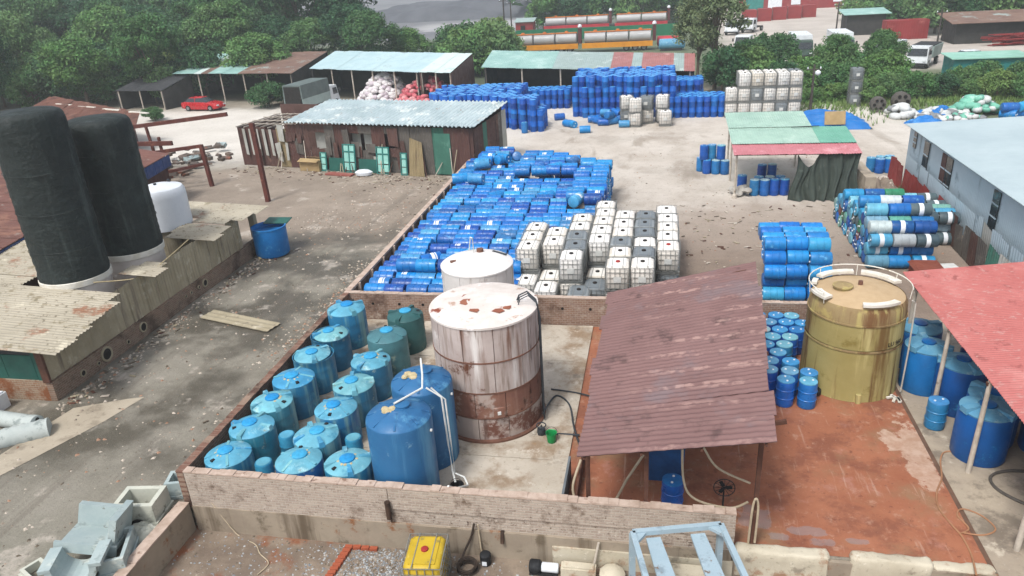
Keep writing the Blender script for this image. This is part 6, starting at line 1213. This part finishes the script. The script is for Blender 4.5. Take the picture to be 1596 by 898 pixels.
MB().box(-.75, .55, -.62, .48, 0, .14).build('base', CB, t, smooth=0); MB().box(.35, .52, -.6, .46, .141, .85).build('side', CB, t, smooth=0); MB().box(-.73, .349, .28, .46, .141, .7).build('back', CB, t, smooth=0); MB().box(-.85, .6, -.7, -.621, -.06, .2).build('lip', CB, t, smooth=0)
t = thing('drain_channel_block', 'curved U shaped concrete channel end in front of the tipped block', 'concrete block', (-13.45, 11.3, .01), rot=(0, 0, R(20)))
mb = MB()
for k in range(10):
    a, b = PI + PI * k / 10, PI + PI * (k + 1) / 10; P = lambda q, rad, y_: (rad * math.cos(q), y_, .62 + rad * math.sin(q))
    mb.hexa([P(a, .42, -.4), P(a, .58, -.4), P(b, .58, -.4), P(b, .42, -.4)], [P(a, .42, .4), P(a, .58, .4), P(b, .58, .4), P(b, .42, .4)])
mb.build('channel', CB, t); MB().box(-.7, -.42, -.4, .4, .6, .7).build('lip', CB, t, smooth=0); MB().box(.42, .7, -.4, .4, .6, .7).build('lip', CB, t, smooth=0)
hollow('drain_block', 'grey concrete channel piece lying beside the retaining wall', (-12.95, 12.0, .02), (0, 0, R(24)), .3, .6, .45, .09, CB); hollow('drain_block', 'broken concrete rim lying at the frame edge below the channel blocks', (-14.5, 11.15, .02), (0, 0, R(-25)), .45, .25, .22, .08, CB2)
crumple('gravel_heap', 'little heap of pale mortar rubble beneath the hollow drain block', 'rubble', (-13.0, 12.9), .45, .35, .25, CB2, 21)
# ribbed pipes at the lane side
PG = mk('pale_concrete_pipe', '#98a09d', '#a8aeaa', 1.6, .8, .2, 18, [('#7f8784', 1.6, .57, .68)])
t = thing('concrete_pipe', 'pale round concrete pipe with bored end beside the lane shed', 'pipe', (-21.0, 17.0, .27), rot=(0, 0, R(-6))); MB().lathe([(.25, -1.6), (.26, -1.5), (.26, 1.2), (.28, 1.25), (.28, 1.45), (.25, 1.46)], 28, (0, 0, 0), rot('Y', 90)).build('barrel', PG, t)
for k in range(5): MB().lathe([(.07, 0), (.07, .015)], 10, (1.455, .15 * math.cos(k * 1.257), .15 * math.sin(k * 1.257)), rot('Y', 90)).build('bore', HOLE, t)
t = thing('ribbed_pipe', 'big grey ribbed pipe half buried at the lane edge', 'pipe', (-21.0, 15.6, .1), rot=(0, 0, R(35))); MB().lathe([(.34 + .03 * (k % 2), -2.2 + k * .12) for k in range(38)], 28, (0, 0, 0), rot('Y', 90)).build('barrel', PG, t)
t = thing('ribbed_pipe', 'thin grey ribbed pipe lying nearer the camera at the lane edge', 'pipe', (-21.4, 14.2, .15), rot=(0, 0, R(55))); MB().lathe([(.22 + .025 * (k % 2), -1.8 + k * .1) for k in range(36)], 24, (0, 0, 0), rot('Y', 90)).build('barrel', PG, t)
tag(MB().box(-.35, .35, -.4, .4, 0, .55).box(-.3, .3, -.35, .35, .551, .6).build('white_block', BUNG, smooth=0, loc=(-22.2, 17.75, .01)), 'white block at the gable foot of the lane side shed', 'block')
o = MB().sheet((-1.9, -.42, 0), (-1.9, .42, 0), (1.9, .42, 0), (1.9, -.42, 0), .02, .012, 3, 2, 6).build('roofing_sheet', SHEETT, loc=(-17.0, 25.0, .05), rz=R(-16)); tag(o, 'tan roofing sheet lying on the muddy lane', 'sheet')
tag(MB().poly([(-19.4, 18.2, .012), (-17.9, 18.9, .012), (-17.3, 19.1, .012), (-17.7, 17.6, .012), (-18.6, 15.4, .012), (-19.6, 13.0, .012), (-20.2, 13.0, .012), (-19.8, 15.6, .012), (-19.6, 17.0, .012)]).build('concrete_apron', slab_mat('dusty_apron', '#a89c88', '#988c78', [('#7d7160', .9, .52, .64, .8)]), smooth=0), kind='structure')
# low front yard
YT = mk('yellow_tote_plastic', '#b89c2a', '#aa8f24', 1.5, .55, .06, 16, [('#cbb75c', 1.3, .52, .66), ('#8a7a3c', 3., .58, .68)]); yt_ = tote(YT, YT, CAPR, CAGE, 'yellow_tote'); yt_.location = (-5.26, 12.87, ZL + .01); yt_.rotation_euler = (0, 0, R(6)); yt_.scale = (1.05, 1.05, 1.0); yt_['label'] = 'yellow caged tote in the low yard before the long brick wall'
SF = mk('pale_blue_steel_paint', '#8fa3ad', '#9badb6', 1.5, .6, .2, 16, [('#7d8d95', 1.5, .52, .66), ('#6f5a4a', 2.8, .58, .66), ('#b3bfc4', 4., .6, .7)])
sfm = thing('steel_trestle', 'pale blue steel frame with two plates standing in the low yard', 'frame', (.78, 12.55, ZL), R(14))
zt = 2.0
for (a, b) in (((-1.0, .75), (1.0, .75)), ((-1.0, -.95), (1.0, -.95)), ((-1.0, -.95), (-1.0, .75)), ((1.0, -.95), (1.0, .75))): MB().bar((a[0], a[1], zt), (b[0], b[1], zt), .12, .12).build('top_rail', SF, sfm, smooth=0)
for (x, y) in ((-1.0, .75), (1.0, .75), (-1.0, -.95), (1.0, -.95)): MB().box(x - .065, x + .065, y - .065, y + .065, 0, zt - .06).build('leg', SF, sfm, smooth=0)
for x in (-.55, .45): MB().hexa([(x - .2, -.9, zt - .16), (x + .2, -.9, zt - .16), (x + .16, .66, zt - .16), (x - .16, .66, zt - .16)], [(x - .2, -.9, zt - .1), (x + .2, -.9, zt - .1), (x + .16, .66, zt - .1), (x - .16, .66, zt - .1)]).build('plate', SF, sfm, smooth=0)
for (x, s_) in ((-1, 1), (1, -1)): MB().hexa([(x, .69, zt - .05), (x + .3 * s_, .69, zt - .05), (x + .02 * s_, .4, zt - .05), (x, .4, zt - .05)], [(x, .69, zt + .03), (x + .3 * s_, .69, zt + .03), (x + .02 * s_, .4, zt + .03), (x, .4, zt + .03)]).build('gusset', SF, sfm, smooth=0)
crumple('cloth_bundle', 'white cloth bundle beneath the pale blue steel frame', 'cloth', (1.05, 12.75), .3, .25, .3, WT_, 31).location.z = ZL + .52
tag(MB().box(.4, 1.5, 12.5, 13.85, ZL, ZL + .45).box(.5, 1.4, 12.6, 13.75, ZL + .451, ZL + .52).build('rubble_block', RIM, smooth=0), 'crumbling brown masonry block under the pale blue steel frame', 'masonry')
CO = mk('black_cable_coil', '#3a3029', '#2c2520', 4, .8, .3)
cm = MB()
for k in range(9):
    cm.tube([((.2 + .025 * (k % 3) + .012 * math.sin(3 * a + k)) * math.cos(a), (.2 + .025 * (k % 3)) * math.sin(a), .03 + .02 * k) for a in [2 * PI * q / 24 for q in range(25)]], .016, 5)
tag(cm.build('cable_coil', CO, loc=(-4.43, 13.45, ZL + .01)), 'coil of dark cable on the ground beside the yellow tote', 'cable'); pipe_thing('cable', 'dark cable running up from the coil to the brick wall', 'cable', curve_pts([(-4.6, 13.5, ZL + .15), (-4.6, 13.8, -.55), (-4.4, 13.92, -.1), (-4.3, 13.94, .3)]), .03, CO)
pipe_thing('rope', 'thin pale rope hanging down the wall beside the dark cable', 'rope', [(-4.2, 13.93, .3), (-4.17, 13.9, -.4), (-4.12, 13.85, ZL + .03)], .018, HOSE)
t = thing('black_can', 'small black can with white mark beside the cable coil', 'can', (-4.02, 13.72, ZL + .01)); MB().lathe([(.13, 0), (.14, .04), (.14, .3), (.1, .33)], 18).build('body', DARKRUB, t); MB().box(-.06, .06, -.152, -.142, .06, .18).build('white_mark', BUNG, t, smooth=0)
t = thing('pump_motor', 'white and black pump motor lying in the low yard', 'pump', (-2.68, 13.6, ZL + .01)); MB().lathe([(.14, -.2), (.17, -.18), (.17, .05), (.12, .1)], 16, (0, 0, .18), rot('Y', 90)).build('motor', DARKRUB, t); MB().lathe([(.1, .1), (.12, .12), (.12, .5), (.1, .52)], 16, (0, 0, .18), rot('Y', 90)).build('pump', BUNG, t); MB().box(-.2, .5, -.12, .12, 0, .05).build('foot', CHAS, t, smooth=0)
tag(MB().box(-2.1, -1.25, 13.5, 13.75, ZL, ZL + .28).box(-2.05, -1.3, 13.53, 13.72, ZL + .281, ZL + .33).build('plaster_ledge', RIM, smooth=0), 'broken white plaster ledge beside the pump motor', 'ledge'); tag(MB().cyl((-1.35, 13.75, ZL), (-1.2, 13.88, .1), .03, n=8).build('stake', WPOST), 'pale stake leaning on the wall beside the plaster ledge', 'stake')
o = MB().lathe([(.1, 0), (.3, .05), (.32, .2), (.2, .32), (.05, .34)], 9).build('boulder', RIM, loc=(-.86, 13.6, ZL)); tag(o, 'pale boulder between the plaster ledge and the steel frame', 'boulder')
be = thing('brick_edging', 'row of orange bricks edging the gravel in the low yard', 'edging'); BK = mk('orange_brick', '#9c5238', '#8a4630', 6, .85, .3)
bm = MB().box(-.1, .1, -.055, .055, 0, .08).build('brick', BK, be, smooth=0); first = True
for k in range(14):
    p = Vector((-7.72 - .013 * k, 13.8 - k * .13, ZL + .002)) if k < 11 else Vector((-7.5 + (k - 11) * .23, 13.82, ZL + .002))
    b = bm if k == 0 else bm.copy()
    if k: COL.objects.link(b); b.parent = be
    b.location = p; b.rotation_euler[2] = R(r8.uniform(-6, 6) + (4 if k < 11 else 2))
pipe_thing('rope', 'thin pale cord lying on the brown ground of the low yard', 'rope', curve_pts([(-11.6, 14.0, .2), (-11.0, 13.9, ZL + .03), (-10.3, 13.6, ZL + .03), (-10.0, 13.3, ZL + .03), (-9.6, 13.0, ZL + .03), (-9.7, 12.6, ZL + .03)]), .014, HOSE)
t = thing('tool_box', 'small dark machine at the floor edge near the tan hose', 'machine', (7.35, 13.5, ZL + .9)); MB().box(-.2, .25, -.2, .2, -.9, .02).build('body', DARKRUB, t, smooth=0); MB().box(-.12, .18, -.14, .14, .021, .08).build('top', PIPE_D, t, smooth=0)
# ---------------------------------------------------------------- loose stones
def stones(name, label, n, fn, s0, s1, mats, seed):
    rr = random.Random(seed); mb = MB(); oct_ = [(1, 0, 0), (0, 1, 0), (-1, 0, 0), (0, -1, 0), (0, 0, 1), (0, 0, -.4)]; fc = [(0, 1, 4), (1, 2, 4), (2, 3, 4), (3, 0, 4), (1, 0, 5), (2, 1, 5), (3, 2, 5), (0, 3, 5)]
    for k in range(n):
        x, y, z = fn(rr); s = s0 + (s1 - s0) * rr.random() ** 3; a = rr.uniform(0, 6.3); b0 = len(mb.v); ca, sa = math.cos(a), math.sin(a)
        for (p, q, r_) in oct_:
            p *= s * rr.uniform(.6, 1.3); q *= s * rr.uniform(.5, 1.1); r_ *= s * rr.uniform(.4, .8); mb.v.append((x + p * ca - q * sa, y + p * sa + q * ca, z + r_))
        mi = rr.randrange(len(mats))
        for f in fc: mb.f.append(tuple(b0 + i for i in f)); mb.m.append(mi)
    return tag(mb.build(name, mats, smooth=0), label, 'gravel', kind='stuff')
STN = [mk('stone_%d' % i, a, b, 3, .9, 0) for i, (a, b) in enumerate((('#8d8274', '#7d7265'), ('#b5aa9c', '#a59a8c'), ('#6b6154', '#5c5347'), ('#9c7d68', '#8a6c58')))]
def lanefn(rr):
    q = rr.random()
    if q < .25: return (-12.6 - abs(rr.gauss(0, .9)), rr.uniform(22, 32), 0)
    if q < .45: return (-12.6 - abs(rr.gauss(0, .7)), rr.uniform(13, 34), 0)
    if q < .6: return (-20.1 + abs(rr.gauss(0, .5)), rr.uniform(18, 33), 0)
    if q < .8: return (rr.uniform(-21, -12.7), rr.uniform(36, 48), 0)
    return (rr.uniform(-20, -12.7), rr.uniform(10, 40), 0)
stones('lane_rubble', 'loose stones and rubble strewn along the muddy lane', 9000, lanefn, .01, .095, [STN[0], STN[2], STN[1], STN[3], STN[0], STN[1]], 1)
stones('yard_litter', 'pale litter and stones strewn over the open yard', 900, lambda rr: (rr.uniform(-2, 13), rr.uniform(27, 60), 0), .02, .08, STN, 2)
stones('low_yard_gravel', 'grey gravel on the ground of the low yard', 4200, lambda rr: ((rr.gauss(-6.6, .9), rr.uniform(12.2, 13.9), ZL) if rr.random() < .75 else (rr.uniform(-12.2, 2), rr.uniform(12.2, 13.9), ZL)), .015, .05, [mk('grey_gravel', '#7f8488', '#6f7478', 4, .9, 0), mk('pale_gravel', '#a5a8a8', '#959898', 4, .9, 0), STN[2]], 3)
def litter(name, label, n, fn, seed):
    rr = random.Random(seed); mb = MB()
    for k in range(n):
        x, y = fn(rr); mb.mi = rr.randrange(5); l = rr.uniform(.05, .32); M = Matrix.Rotation(rr.uniform(0, 6.3), 3, 'Z') @ rot('X', rr.uniform(-12, 12)); mb.cbox((x, y, .03), (l, rr.uniform(.02, .13), rr.uniform(.01, .04)), M)
    return tag(mb.build(name, [WPOST, STN[1], STEELR, STN[2], SHEETT], smooth=0), label, 'litter', kind='stuff')
litter('shed_litter', 'splintered laths and scraps strewn before the tin shed', 260, lambda rr: tsw(rr.uniform(-5, 14.5), -.5 - abs(rr.gauss(0, 1.3)))[:2], 1)
litter('lane_litter', 'scraps of plastic and wood along the lane walls', 240, lambda rr: ((-12.6 - abs(rr.gauss(0, .5)), rr.uniform(15, 47)) if rr.random() < .6 else (-20.0 + abs(rr.gauss(0, .5)), rr.uniform(18, 34))), 2)
litter('yard_scraps', 'scraps of plastic lying about the muddy yard between the drum stacks', 160, lambda rr: (rr.uniform(1.2, 9), rr.uniform(26.5, 41)), 3)
kill(STAND, fd, tw, twr, tg)
# ---------------------------------------------------------------- vegetation
import numpy as np
def leaf_mat(name, cols, sub=.12):
    t = NT(name); k = len(cols); base = t.ramp(t.rnd(), [((i + .5) / k, srgb(h)) for i, h in enumerate(cols)])
    hs = t.n('ShaderNodeHueSaturation'); t.l(base, hs.inputs['Color']); t.l(t.mr(t.noise(.9, 4, .6), .3, .7, .6, 1.4), hs.inputs['Value']); t.l(t.mr(t.noise(.5, 3, .6), .3, .7, .482, .515), hs.inputs['Hue'])
    t.l(hs.outputs[0], t.p.inputs['Base Color']); t.p.inputs['Roughness'].default_value = .6; t.p.inputs['Specular IOR Level'].default_value = .2
    tr = t.n('ShaderNodeBsdfTranslucent'); t.l(hs.outputs[0], tr.inputs[0]); mx = t.n('ShaderNodeMixShader'); mx.inputs[0].default_value = .25
    out = t.t.nodes['Material Output']; t.l(t.p.outputs[0], mx.inputs[1]); t.l(tr.outputs[0], mx.inputs[2]); t.l(mx.outputs[0], out.inputs['Surface']); return t.mat
LF = leaf_mat('mid_green_leaves', ['#41663a', '#4f7642', '#3a5e38', '#5a7c48', '#466c40', '#648250']); LFD = leaf_mat('deep_green_leaves', ['#335839', '#3d6340', '#2e5036', '#476a45']); LFY = leaf_mat('yellow_green_leaves', ['#5f824a', '#547a40', '#768e50']); LFG = leaf_mat('grey_green_leaves', ['#6f7c58', '#647250', '#7a8560'])
BARK = mk('grey_brown_bark', '#6b6052', '#554b40', 3, .9, .4, 12)
def crown_mesh(name, seed, rx, rz, zc, nclump, nleaf, s, rc, hollow=.55):
    g = np.random.default_rng(seed); d = g.normal(size=(nclump, 3)); d /= np.linalg.norm(d, axis=1)[:, None]; d[:, 2] = np.abs(d[:, 2]) * np.where(g.random(nclump) < .78, 1, -.7)
    rad = hollow + (1 - hollow) * g.random(nclump) ** .6; rad *= 1 + .18 * np.sin(3 * np.arctan2(d[:, 1], d[:, 0]) + seed) * (1 - np.abs(d[:, 2]))
    cc = d * rad[:, None] * np.array([rx, rx, rz]); cr = rc * (.6 + .8 * g.random(nclump)); w_ = cr ** 2; idx = g.choice(nclump, nleaf, p=w_ / w_.sum())
    o = g.normal(size=(nleaf, 3)); o /= np.linalg.norm(o, axis=1)[:, None]; o *= (g.random(nleaf) ** .45)[:, None]; p = cc[idx] + o * cr[idx][:, None] * np.array([1, 1, .72]); p[:, 2] += zc
    nrm = o * .8 + g.normal(size=(nleaf, 3)) * .55 + np.array([0, 0, .5]); nrm /= np.linalg.norm(nrm, axis=1)[:, None]
    t = np.cross(nrm, g.normal(size=(nleaf, 3))); t /= np.linalg.norm(t, axis=1)[:, None]; b = np.cross(nrm, t); sz = (s * (.6 + .8 * g.random(nleaf)))[:, None]
    v = np.stack([p - t * sz, p - b * sz * .55, p + t * sz, p + b * sz * .55], 1).reshape(-1, 3)
    me = bpy.data.meshes.new(name); me.vertices.add(len(v)); me.vertices.foreach_set('co', v.ravel()); me.loops.add(len(v)); me.loops.foreach_set('vertex_index', np.arange(len(v))); me.polygons.add(nleaf); me.polygons.foreach_set('loop_start', np.arange(nleaf) * 4); me.polygons.foreach_set('loop_total', np.full(nleaf, 4)); me.update(); return me, cc, zc
def tree_proto(name, mat, seed, rx, rz, zc, nclump=110, nleaf=17000, s=.155, rc=1.0, trunk_r=.22, cat='tree'):
    t = thing(name, '', cat); me, cc, z = crown_mesh('crown', seed, rx, rz, zc, nclump, nleaf, s, rc); me.materials.append(mat); o = bpy.data.objects.new('crown', me); COL.objects.link(o); o.parent = t
    rr = random.Random(seed); mb = MB(); top = Vector((rr.uniform(-.3, .3), rr.uniform(-.3, .3), zc)); mb.tube([(0, 0, -.1), (rr.uniform(-.15, .15), rr.uniform(-.15, .15), zc * .4), top], [trunk_r, trunk_r * .8, trunk_r * .45], 8)
    for k in range(9):
        c = cc[rr.randrange(len(cc))]; q = Vector((0, 0, zc * rr.uniform(.35, .8))); kk = rr.choice((.85, .9, 1.12)); e = Vector((c[0] * kk, c[1] * kk, zc + c[2] * kk)); mb.tube([q, q.lerp(e, .5) + Vector((0, 0, -.2)), e], [trunk_r * .5, trunk_r * .3, trunk_r * .1], 5)
    mb.build('trunk', BARK, t); return t
TP = [tree_proto('broad_tree', LF, 1, 3.6, 3.2, 5.8), tree_proto('broad_tree', LFD, 2, 3.2, 3.8, 6.4), tree_proto('broad_tree', LFD, 3, 4.2, 3.4, 6.2, 125, 19000), tree_proto('broad_tree', LFY, 4, 3.0, 2.8, 4.6)]
BP = [tree_proto('bush', LF, 11, 1.7, 1.35, 1.35, 54, 7500, .105, .58, .08, 'bush'), tree_proto('bush', LFY, 12, 1.9, 1.3, 1.3, 54, 7500, .105, .58, .08, 'bush'), tree_proto('bush', LFD, 13, 1.6, 1.6, 1.6, 54, 7500, .105, .6, .08, 'bush')]
TG_ = tree_proto('slender_tree', LFG, 21, 2.3, 4.2, 6.0, 80, 6500, .15, .75, .2)
rt = random.Random(77)
def plant(src, x, y, s, lab, grp, sz=None): return dup(src, (x, y, -.05), rt.uniform(0, 6.28), lab, grp, scale=(s, s, s * (sz or rt.uniform(.82, 1.28))))
# the wood behind the sheds, row by row
rowsY = [(-104, -58, 88, 6.0, 1.05), (-108, -26, 99, 5.4, 1.2), (-116, -22, 110, 6.0, 1.25), (-130, -26, 124, 7.5, 1.25)]
for ri, (xa, xb, y, st, s) in enumerate(rowsY):
    x = xb; n = 0
    while x > xa:
        if x > -40 - (y - 99) * .55 and ri: x -= 1; continue
        n += 1; src = TP[rt.choice((0, 1, 1, 2, 2, 0, 3) if ri < 2 else (0, 1, 2))]; yy = y + rt.uniform(-3, 3) + (4 if x > -34 and ri == 1 else 0)
        sc = s * rt.uniform(.8, 1.15) * (.75 if (ri == 0 and x > -72) else 1)
        plant(src, x + rt.uniform(-1.5, 1.5), yy, sc, '%s tree in the wood, %s row back, %s from the grey ground' % ({0: 'mid green', 1: 'dark green', 2: 'broad dark green', 3: 'yellow green'}[TP.index(src)], od(ri + 1), od(n)), 'trees of the wood behind the sheds'); x -= st * rt.uniform(.8, 1.2)
# lighter trees and bushes at the edge of the wood and beside the sheds
for i, (k, x, y, s, lab) in enumerate([(3, -48, 86, 1.1, 'bright yellow green tree leaning over the rusted roof'), (3, -68, 80, 1.15, 'bright green tree behind the orange tile roof'), (0, -60, 82, 1.0, 'mid green tree between tile roof and dark lean-to'), (0, -82, 74, 1.3, 'big green tree at the frame edge above the silos'), (1, -72, 70, .9, 'dark tree just behind the orange tile roof'), (0, -76, 64, .75, 'round green tree at the frame edge beside the silo tops'), (0, -37, 95, .95, 'green tree rising behind the bluish white roof'), (3, -33, 99, .8, 'yellow green tree behind the whitish roof end')]): plant(TP[k], x, y, s, lab, 'trees at the wood edge')
bushes = [(0, -52.5, 70.5, .6, 'small clipped bush beside the red car'), (0, -42.5, 77, 1.1, 'bush beside the canopy truck'), (1, -24.5, 97, 1.9, 'yellow green bush behind the whitish roof'), (0, -21.5, 99, 2.0, 'round green bush behind the teal roof end'), (1, -21.5, 103, 1.5, 'light bush by the dark poles'), (1, -26, 112, 1.8, 'light bush behind the dark poles'), (0, -27, 104, 2.3, 'large bush at the end of the wood'), (1, -27.5, 128, 1.6, 'yellow green bush at the tail of the trailers'), (1, -22, 163, 2.6, 'bush behind the rear trailers, first'), (0, -14, 164, 2.6, 'bush behind the rear trailers, second'), (1, -5, 164, 2.6, 'bush behind the rear trailers, third'), (0, 3.5, 165, 2.6, 'bush behind the rear trailers, fourth'), (2, -18, 162, 2.4, 'dark bush behind the rear trailers'),
          (0, 10.2, 88, 1.7, 'green bush right under the tall grey green tree'), (1, 8.6, 80, 1.4, 'light bush behind the far tote stack'), (2, 6.2, 77.5, 1.2, 'dark bush beside the pink roof end'), (0, 12.5, 92, 1.6, 'bush between the tall tree and the dark trucks')]
for k, x, y, s, lab in bushes: plant(BP[k], x, y, s, lab, 'bushes')
plant(TG_, 5.6, 80.5, 1.12, 'tall sparse grey green tree beside the pink roof end', None, 1.15)
for i in range(14): plant(BP[(0, 2, 1)[i % 3]], -94 + i * 3.0, 78.5 + (i % 3) * 2.2 + i * .35, rt.uniform(1.3, 1.9), 'undergrowth bush at the wood edge, %s from the frame edge' % od(i + 1), 'undergrowth at the wood edge')
plant(TG_, 4.0, 84, .95, 'second sparse grey green tree behind the first', None, 1.0)
# belt of bushes between far totes and lorry yard
n = 0
for row, (y0, xa, xb) in enumerate(((71.5, 13.2, 40), (75.0, 11.5, 42), (78.5, 11.8, 26))):
    x = xa
    while x < xb:
        if not (row == 2 and 27 < x < 36):
            n += 1; s = rt.uniform(.75, 1.0) * (1.25 if row >= 1 and x < 22 else (.95 if x > 29 else .78)); plant(BP[rt.choice((0, 0, 1, 2))], x, y0 + rt.uniform(-1, 1), s, '%s bush in the belt behind the scrap, %s row, %s from the totes' % ('leafy', od(row + 1), od(n)), 'bushes in the belt'); x += rt.uniform(1.9, 2.7)
        else: x += 2
    n = 0
for i, (k, x, y, s, lab) in enumerate([(0, 16.8, 79, .5, 'green tree in front of the dark fronted truck'), (0, 21.2, 80, .5, 'green tree in front of the green truck'), (3, 36.5, 74, .85, 'yellow green tree at the frame edge behind the warehouse'), (2, 40, 84, 1.0, 'dark tree at the frame edge beside the mint roofed hut'), (1, 44, 92, 1.1, 'dark tree beyond the mint roofed hut'), (0, 39, 78, .95, 'mid green tree over the drums behind the warehouse'), (1, 53, 100, 1.1, 'dark tree beside the far hut'), (2, 47, 86, 1.2, 'broad dark tree at the frame edge')]): plant(TP[k], x, y, s, lab, 'trees by the lorry yard')
n = 0
for row, y0 in enumerate((126, 137, 150)):
    x = 40 - row * 2
    while x < 84: n += 1; plant(BP[rt.choice((0, 2, 2, 1))], x, y0 + rt.uniform(-3, 3), rt.uniform(1.9, 2.7), 'tall bush beyond the long dark shed, %s row, %s from the warehouse' % (od(row + 1), od(n)), 'bushes beyond the dark shed'); x += rt.uniform(3.4, 5)
    n = 0
kill(*TP, *BP, TG_)
# grass tufts
def tufts(name, label, n, fn, h, mat, seed):
    rr = random.Random(seed); mb = MB()
    for k in range(n):
        x, y = fn(rr)
        for b in range(5):
            a = rr.uniform(0, 6.3); l = h * rr.uniform(.5, 1.2); w_ = .02 + h * .03; dx, dy = math.cos(a), math.sin(a); mb.poly([(x - dy * w_, y + dx * w_, 0), (x + dy * w_, y - dx * w_, 0), (x + dx * l * .5, y + dy * l * .5, l)])
    return tag(mb.build(name, mat, smooth=0), label, 'grass', kind='stuff')
tufts('weeds', 'green weeds growing beside the red fence and scrap heap', 500, lambda rr: (rr.gauss(12.6, .5), rr.uniform(38.5, 43.5)), .45, LF, 1)
tufts('weeds', 'rough grass along the belt of bushes and beyond', 5000, lambda rr: (rr.uniform(9, 42), rr.gauss(72, 3.5)), .5, LFY, 2)
far = MB()
me, cc, z = crown_mesh('far_treeline', 5, 1, 1, 0, 400, 14000, .75, 2.6)
v = np.empty(len(me.vertices) * 3); me.vertices.foreach_get('co', v); v = v.reshape(-1, 3); g = np.random.default_rng(8); off = g.random((14000, 1)); ang = off * 2 - 1
bx = np.repeat(np.concatenate([ang * 330, 200 + 40 * g.random((14000, 1)) + 30 * (ang * ang) + np.where(ang < -.12, 330, 0) * (ang > -.62), 3 + 5 * g.random((14000, 1)) ** .7], 1), 4, axis=0); v = v * np.array([2.2, 2.2, 1.]) + bx; v[:, 2] = np.maximum(v[:, 2], .05)
me.vertices.foreach_set('co', v.ravel()); me.update(); me.materials.append(LF); o = bpy.data.objects.new('far_treeline', me); COL.objects.link(o); tag(o, 'far belt of green trees along the horizon', 'trees', kind='stuff')
# heaps on the grey tipped ground
crumple('spoil_heap', 'broad dark grey spoil heap on the tipped ground beyond the wood', 'spoil', (-58, 222), 36, 16, 5, mk('dark_spoil', '#5a5c61', '#4b4d52', .1, .9, .2, 2), 41); crumple('spoil_heap', 'long pale grey spoil bank in front of the dark heap', 'spoil', (-34, 178), 20, 6, 1.6, mk('pale_spoil', '#9c9a99', '#86858a', .15, .9, .2, 2), 42); crumple('spoil_heap', 'dark grey spoil heap glimpsed between the trees of the wood', 'spoil', (-150, 190), 30, 14, 5, MATS['dark_spoil'], 43)
simple_house('far_house', 'far house with pale blue roof glimpsed through the wood', 'house', -118, -111, 131, 137, 4.2, WHITER, BLUER); simple_house('far_house', 'far white house glimpsed at the top of the wood', 'house', -142, -128, 205, 214, 6, WHITER, WHITER)
# ---------------------------------------------------------------- humid air
hz = MB().box(-420, 330, -30, 640, -2.4, 30).build('haze', None, smooth=0)
hm = bpy.data.materials.new('humid_air'); hm.use_nodes = True; ht = hm.node_tree; ht.nodes.remove(ht.nodes['Principled BSDF']); pv = ht.nodes.new('ShaderNodeVolumePrincipled')
pv.inputs['Color'].default_value = (.86, .93, .95, 1); pv.inputs['Density'].default_value = .0007; pv.inputs['Anisotropy'].default_value = .2
ht.links.new(pv.outputs[0], ht.nodes['Material Output'].inputs['Volume']); hz.data.materials.clear(); hz.data.materials.append(hm); hz['kind'] = 'stuff'; hz['label'] = 'thin humid haze hanging over the whole yard'; hz['category'] = 'haze'
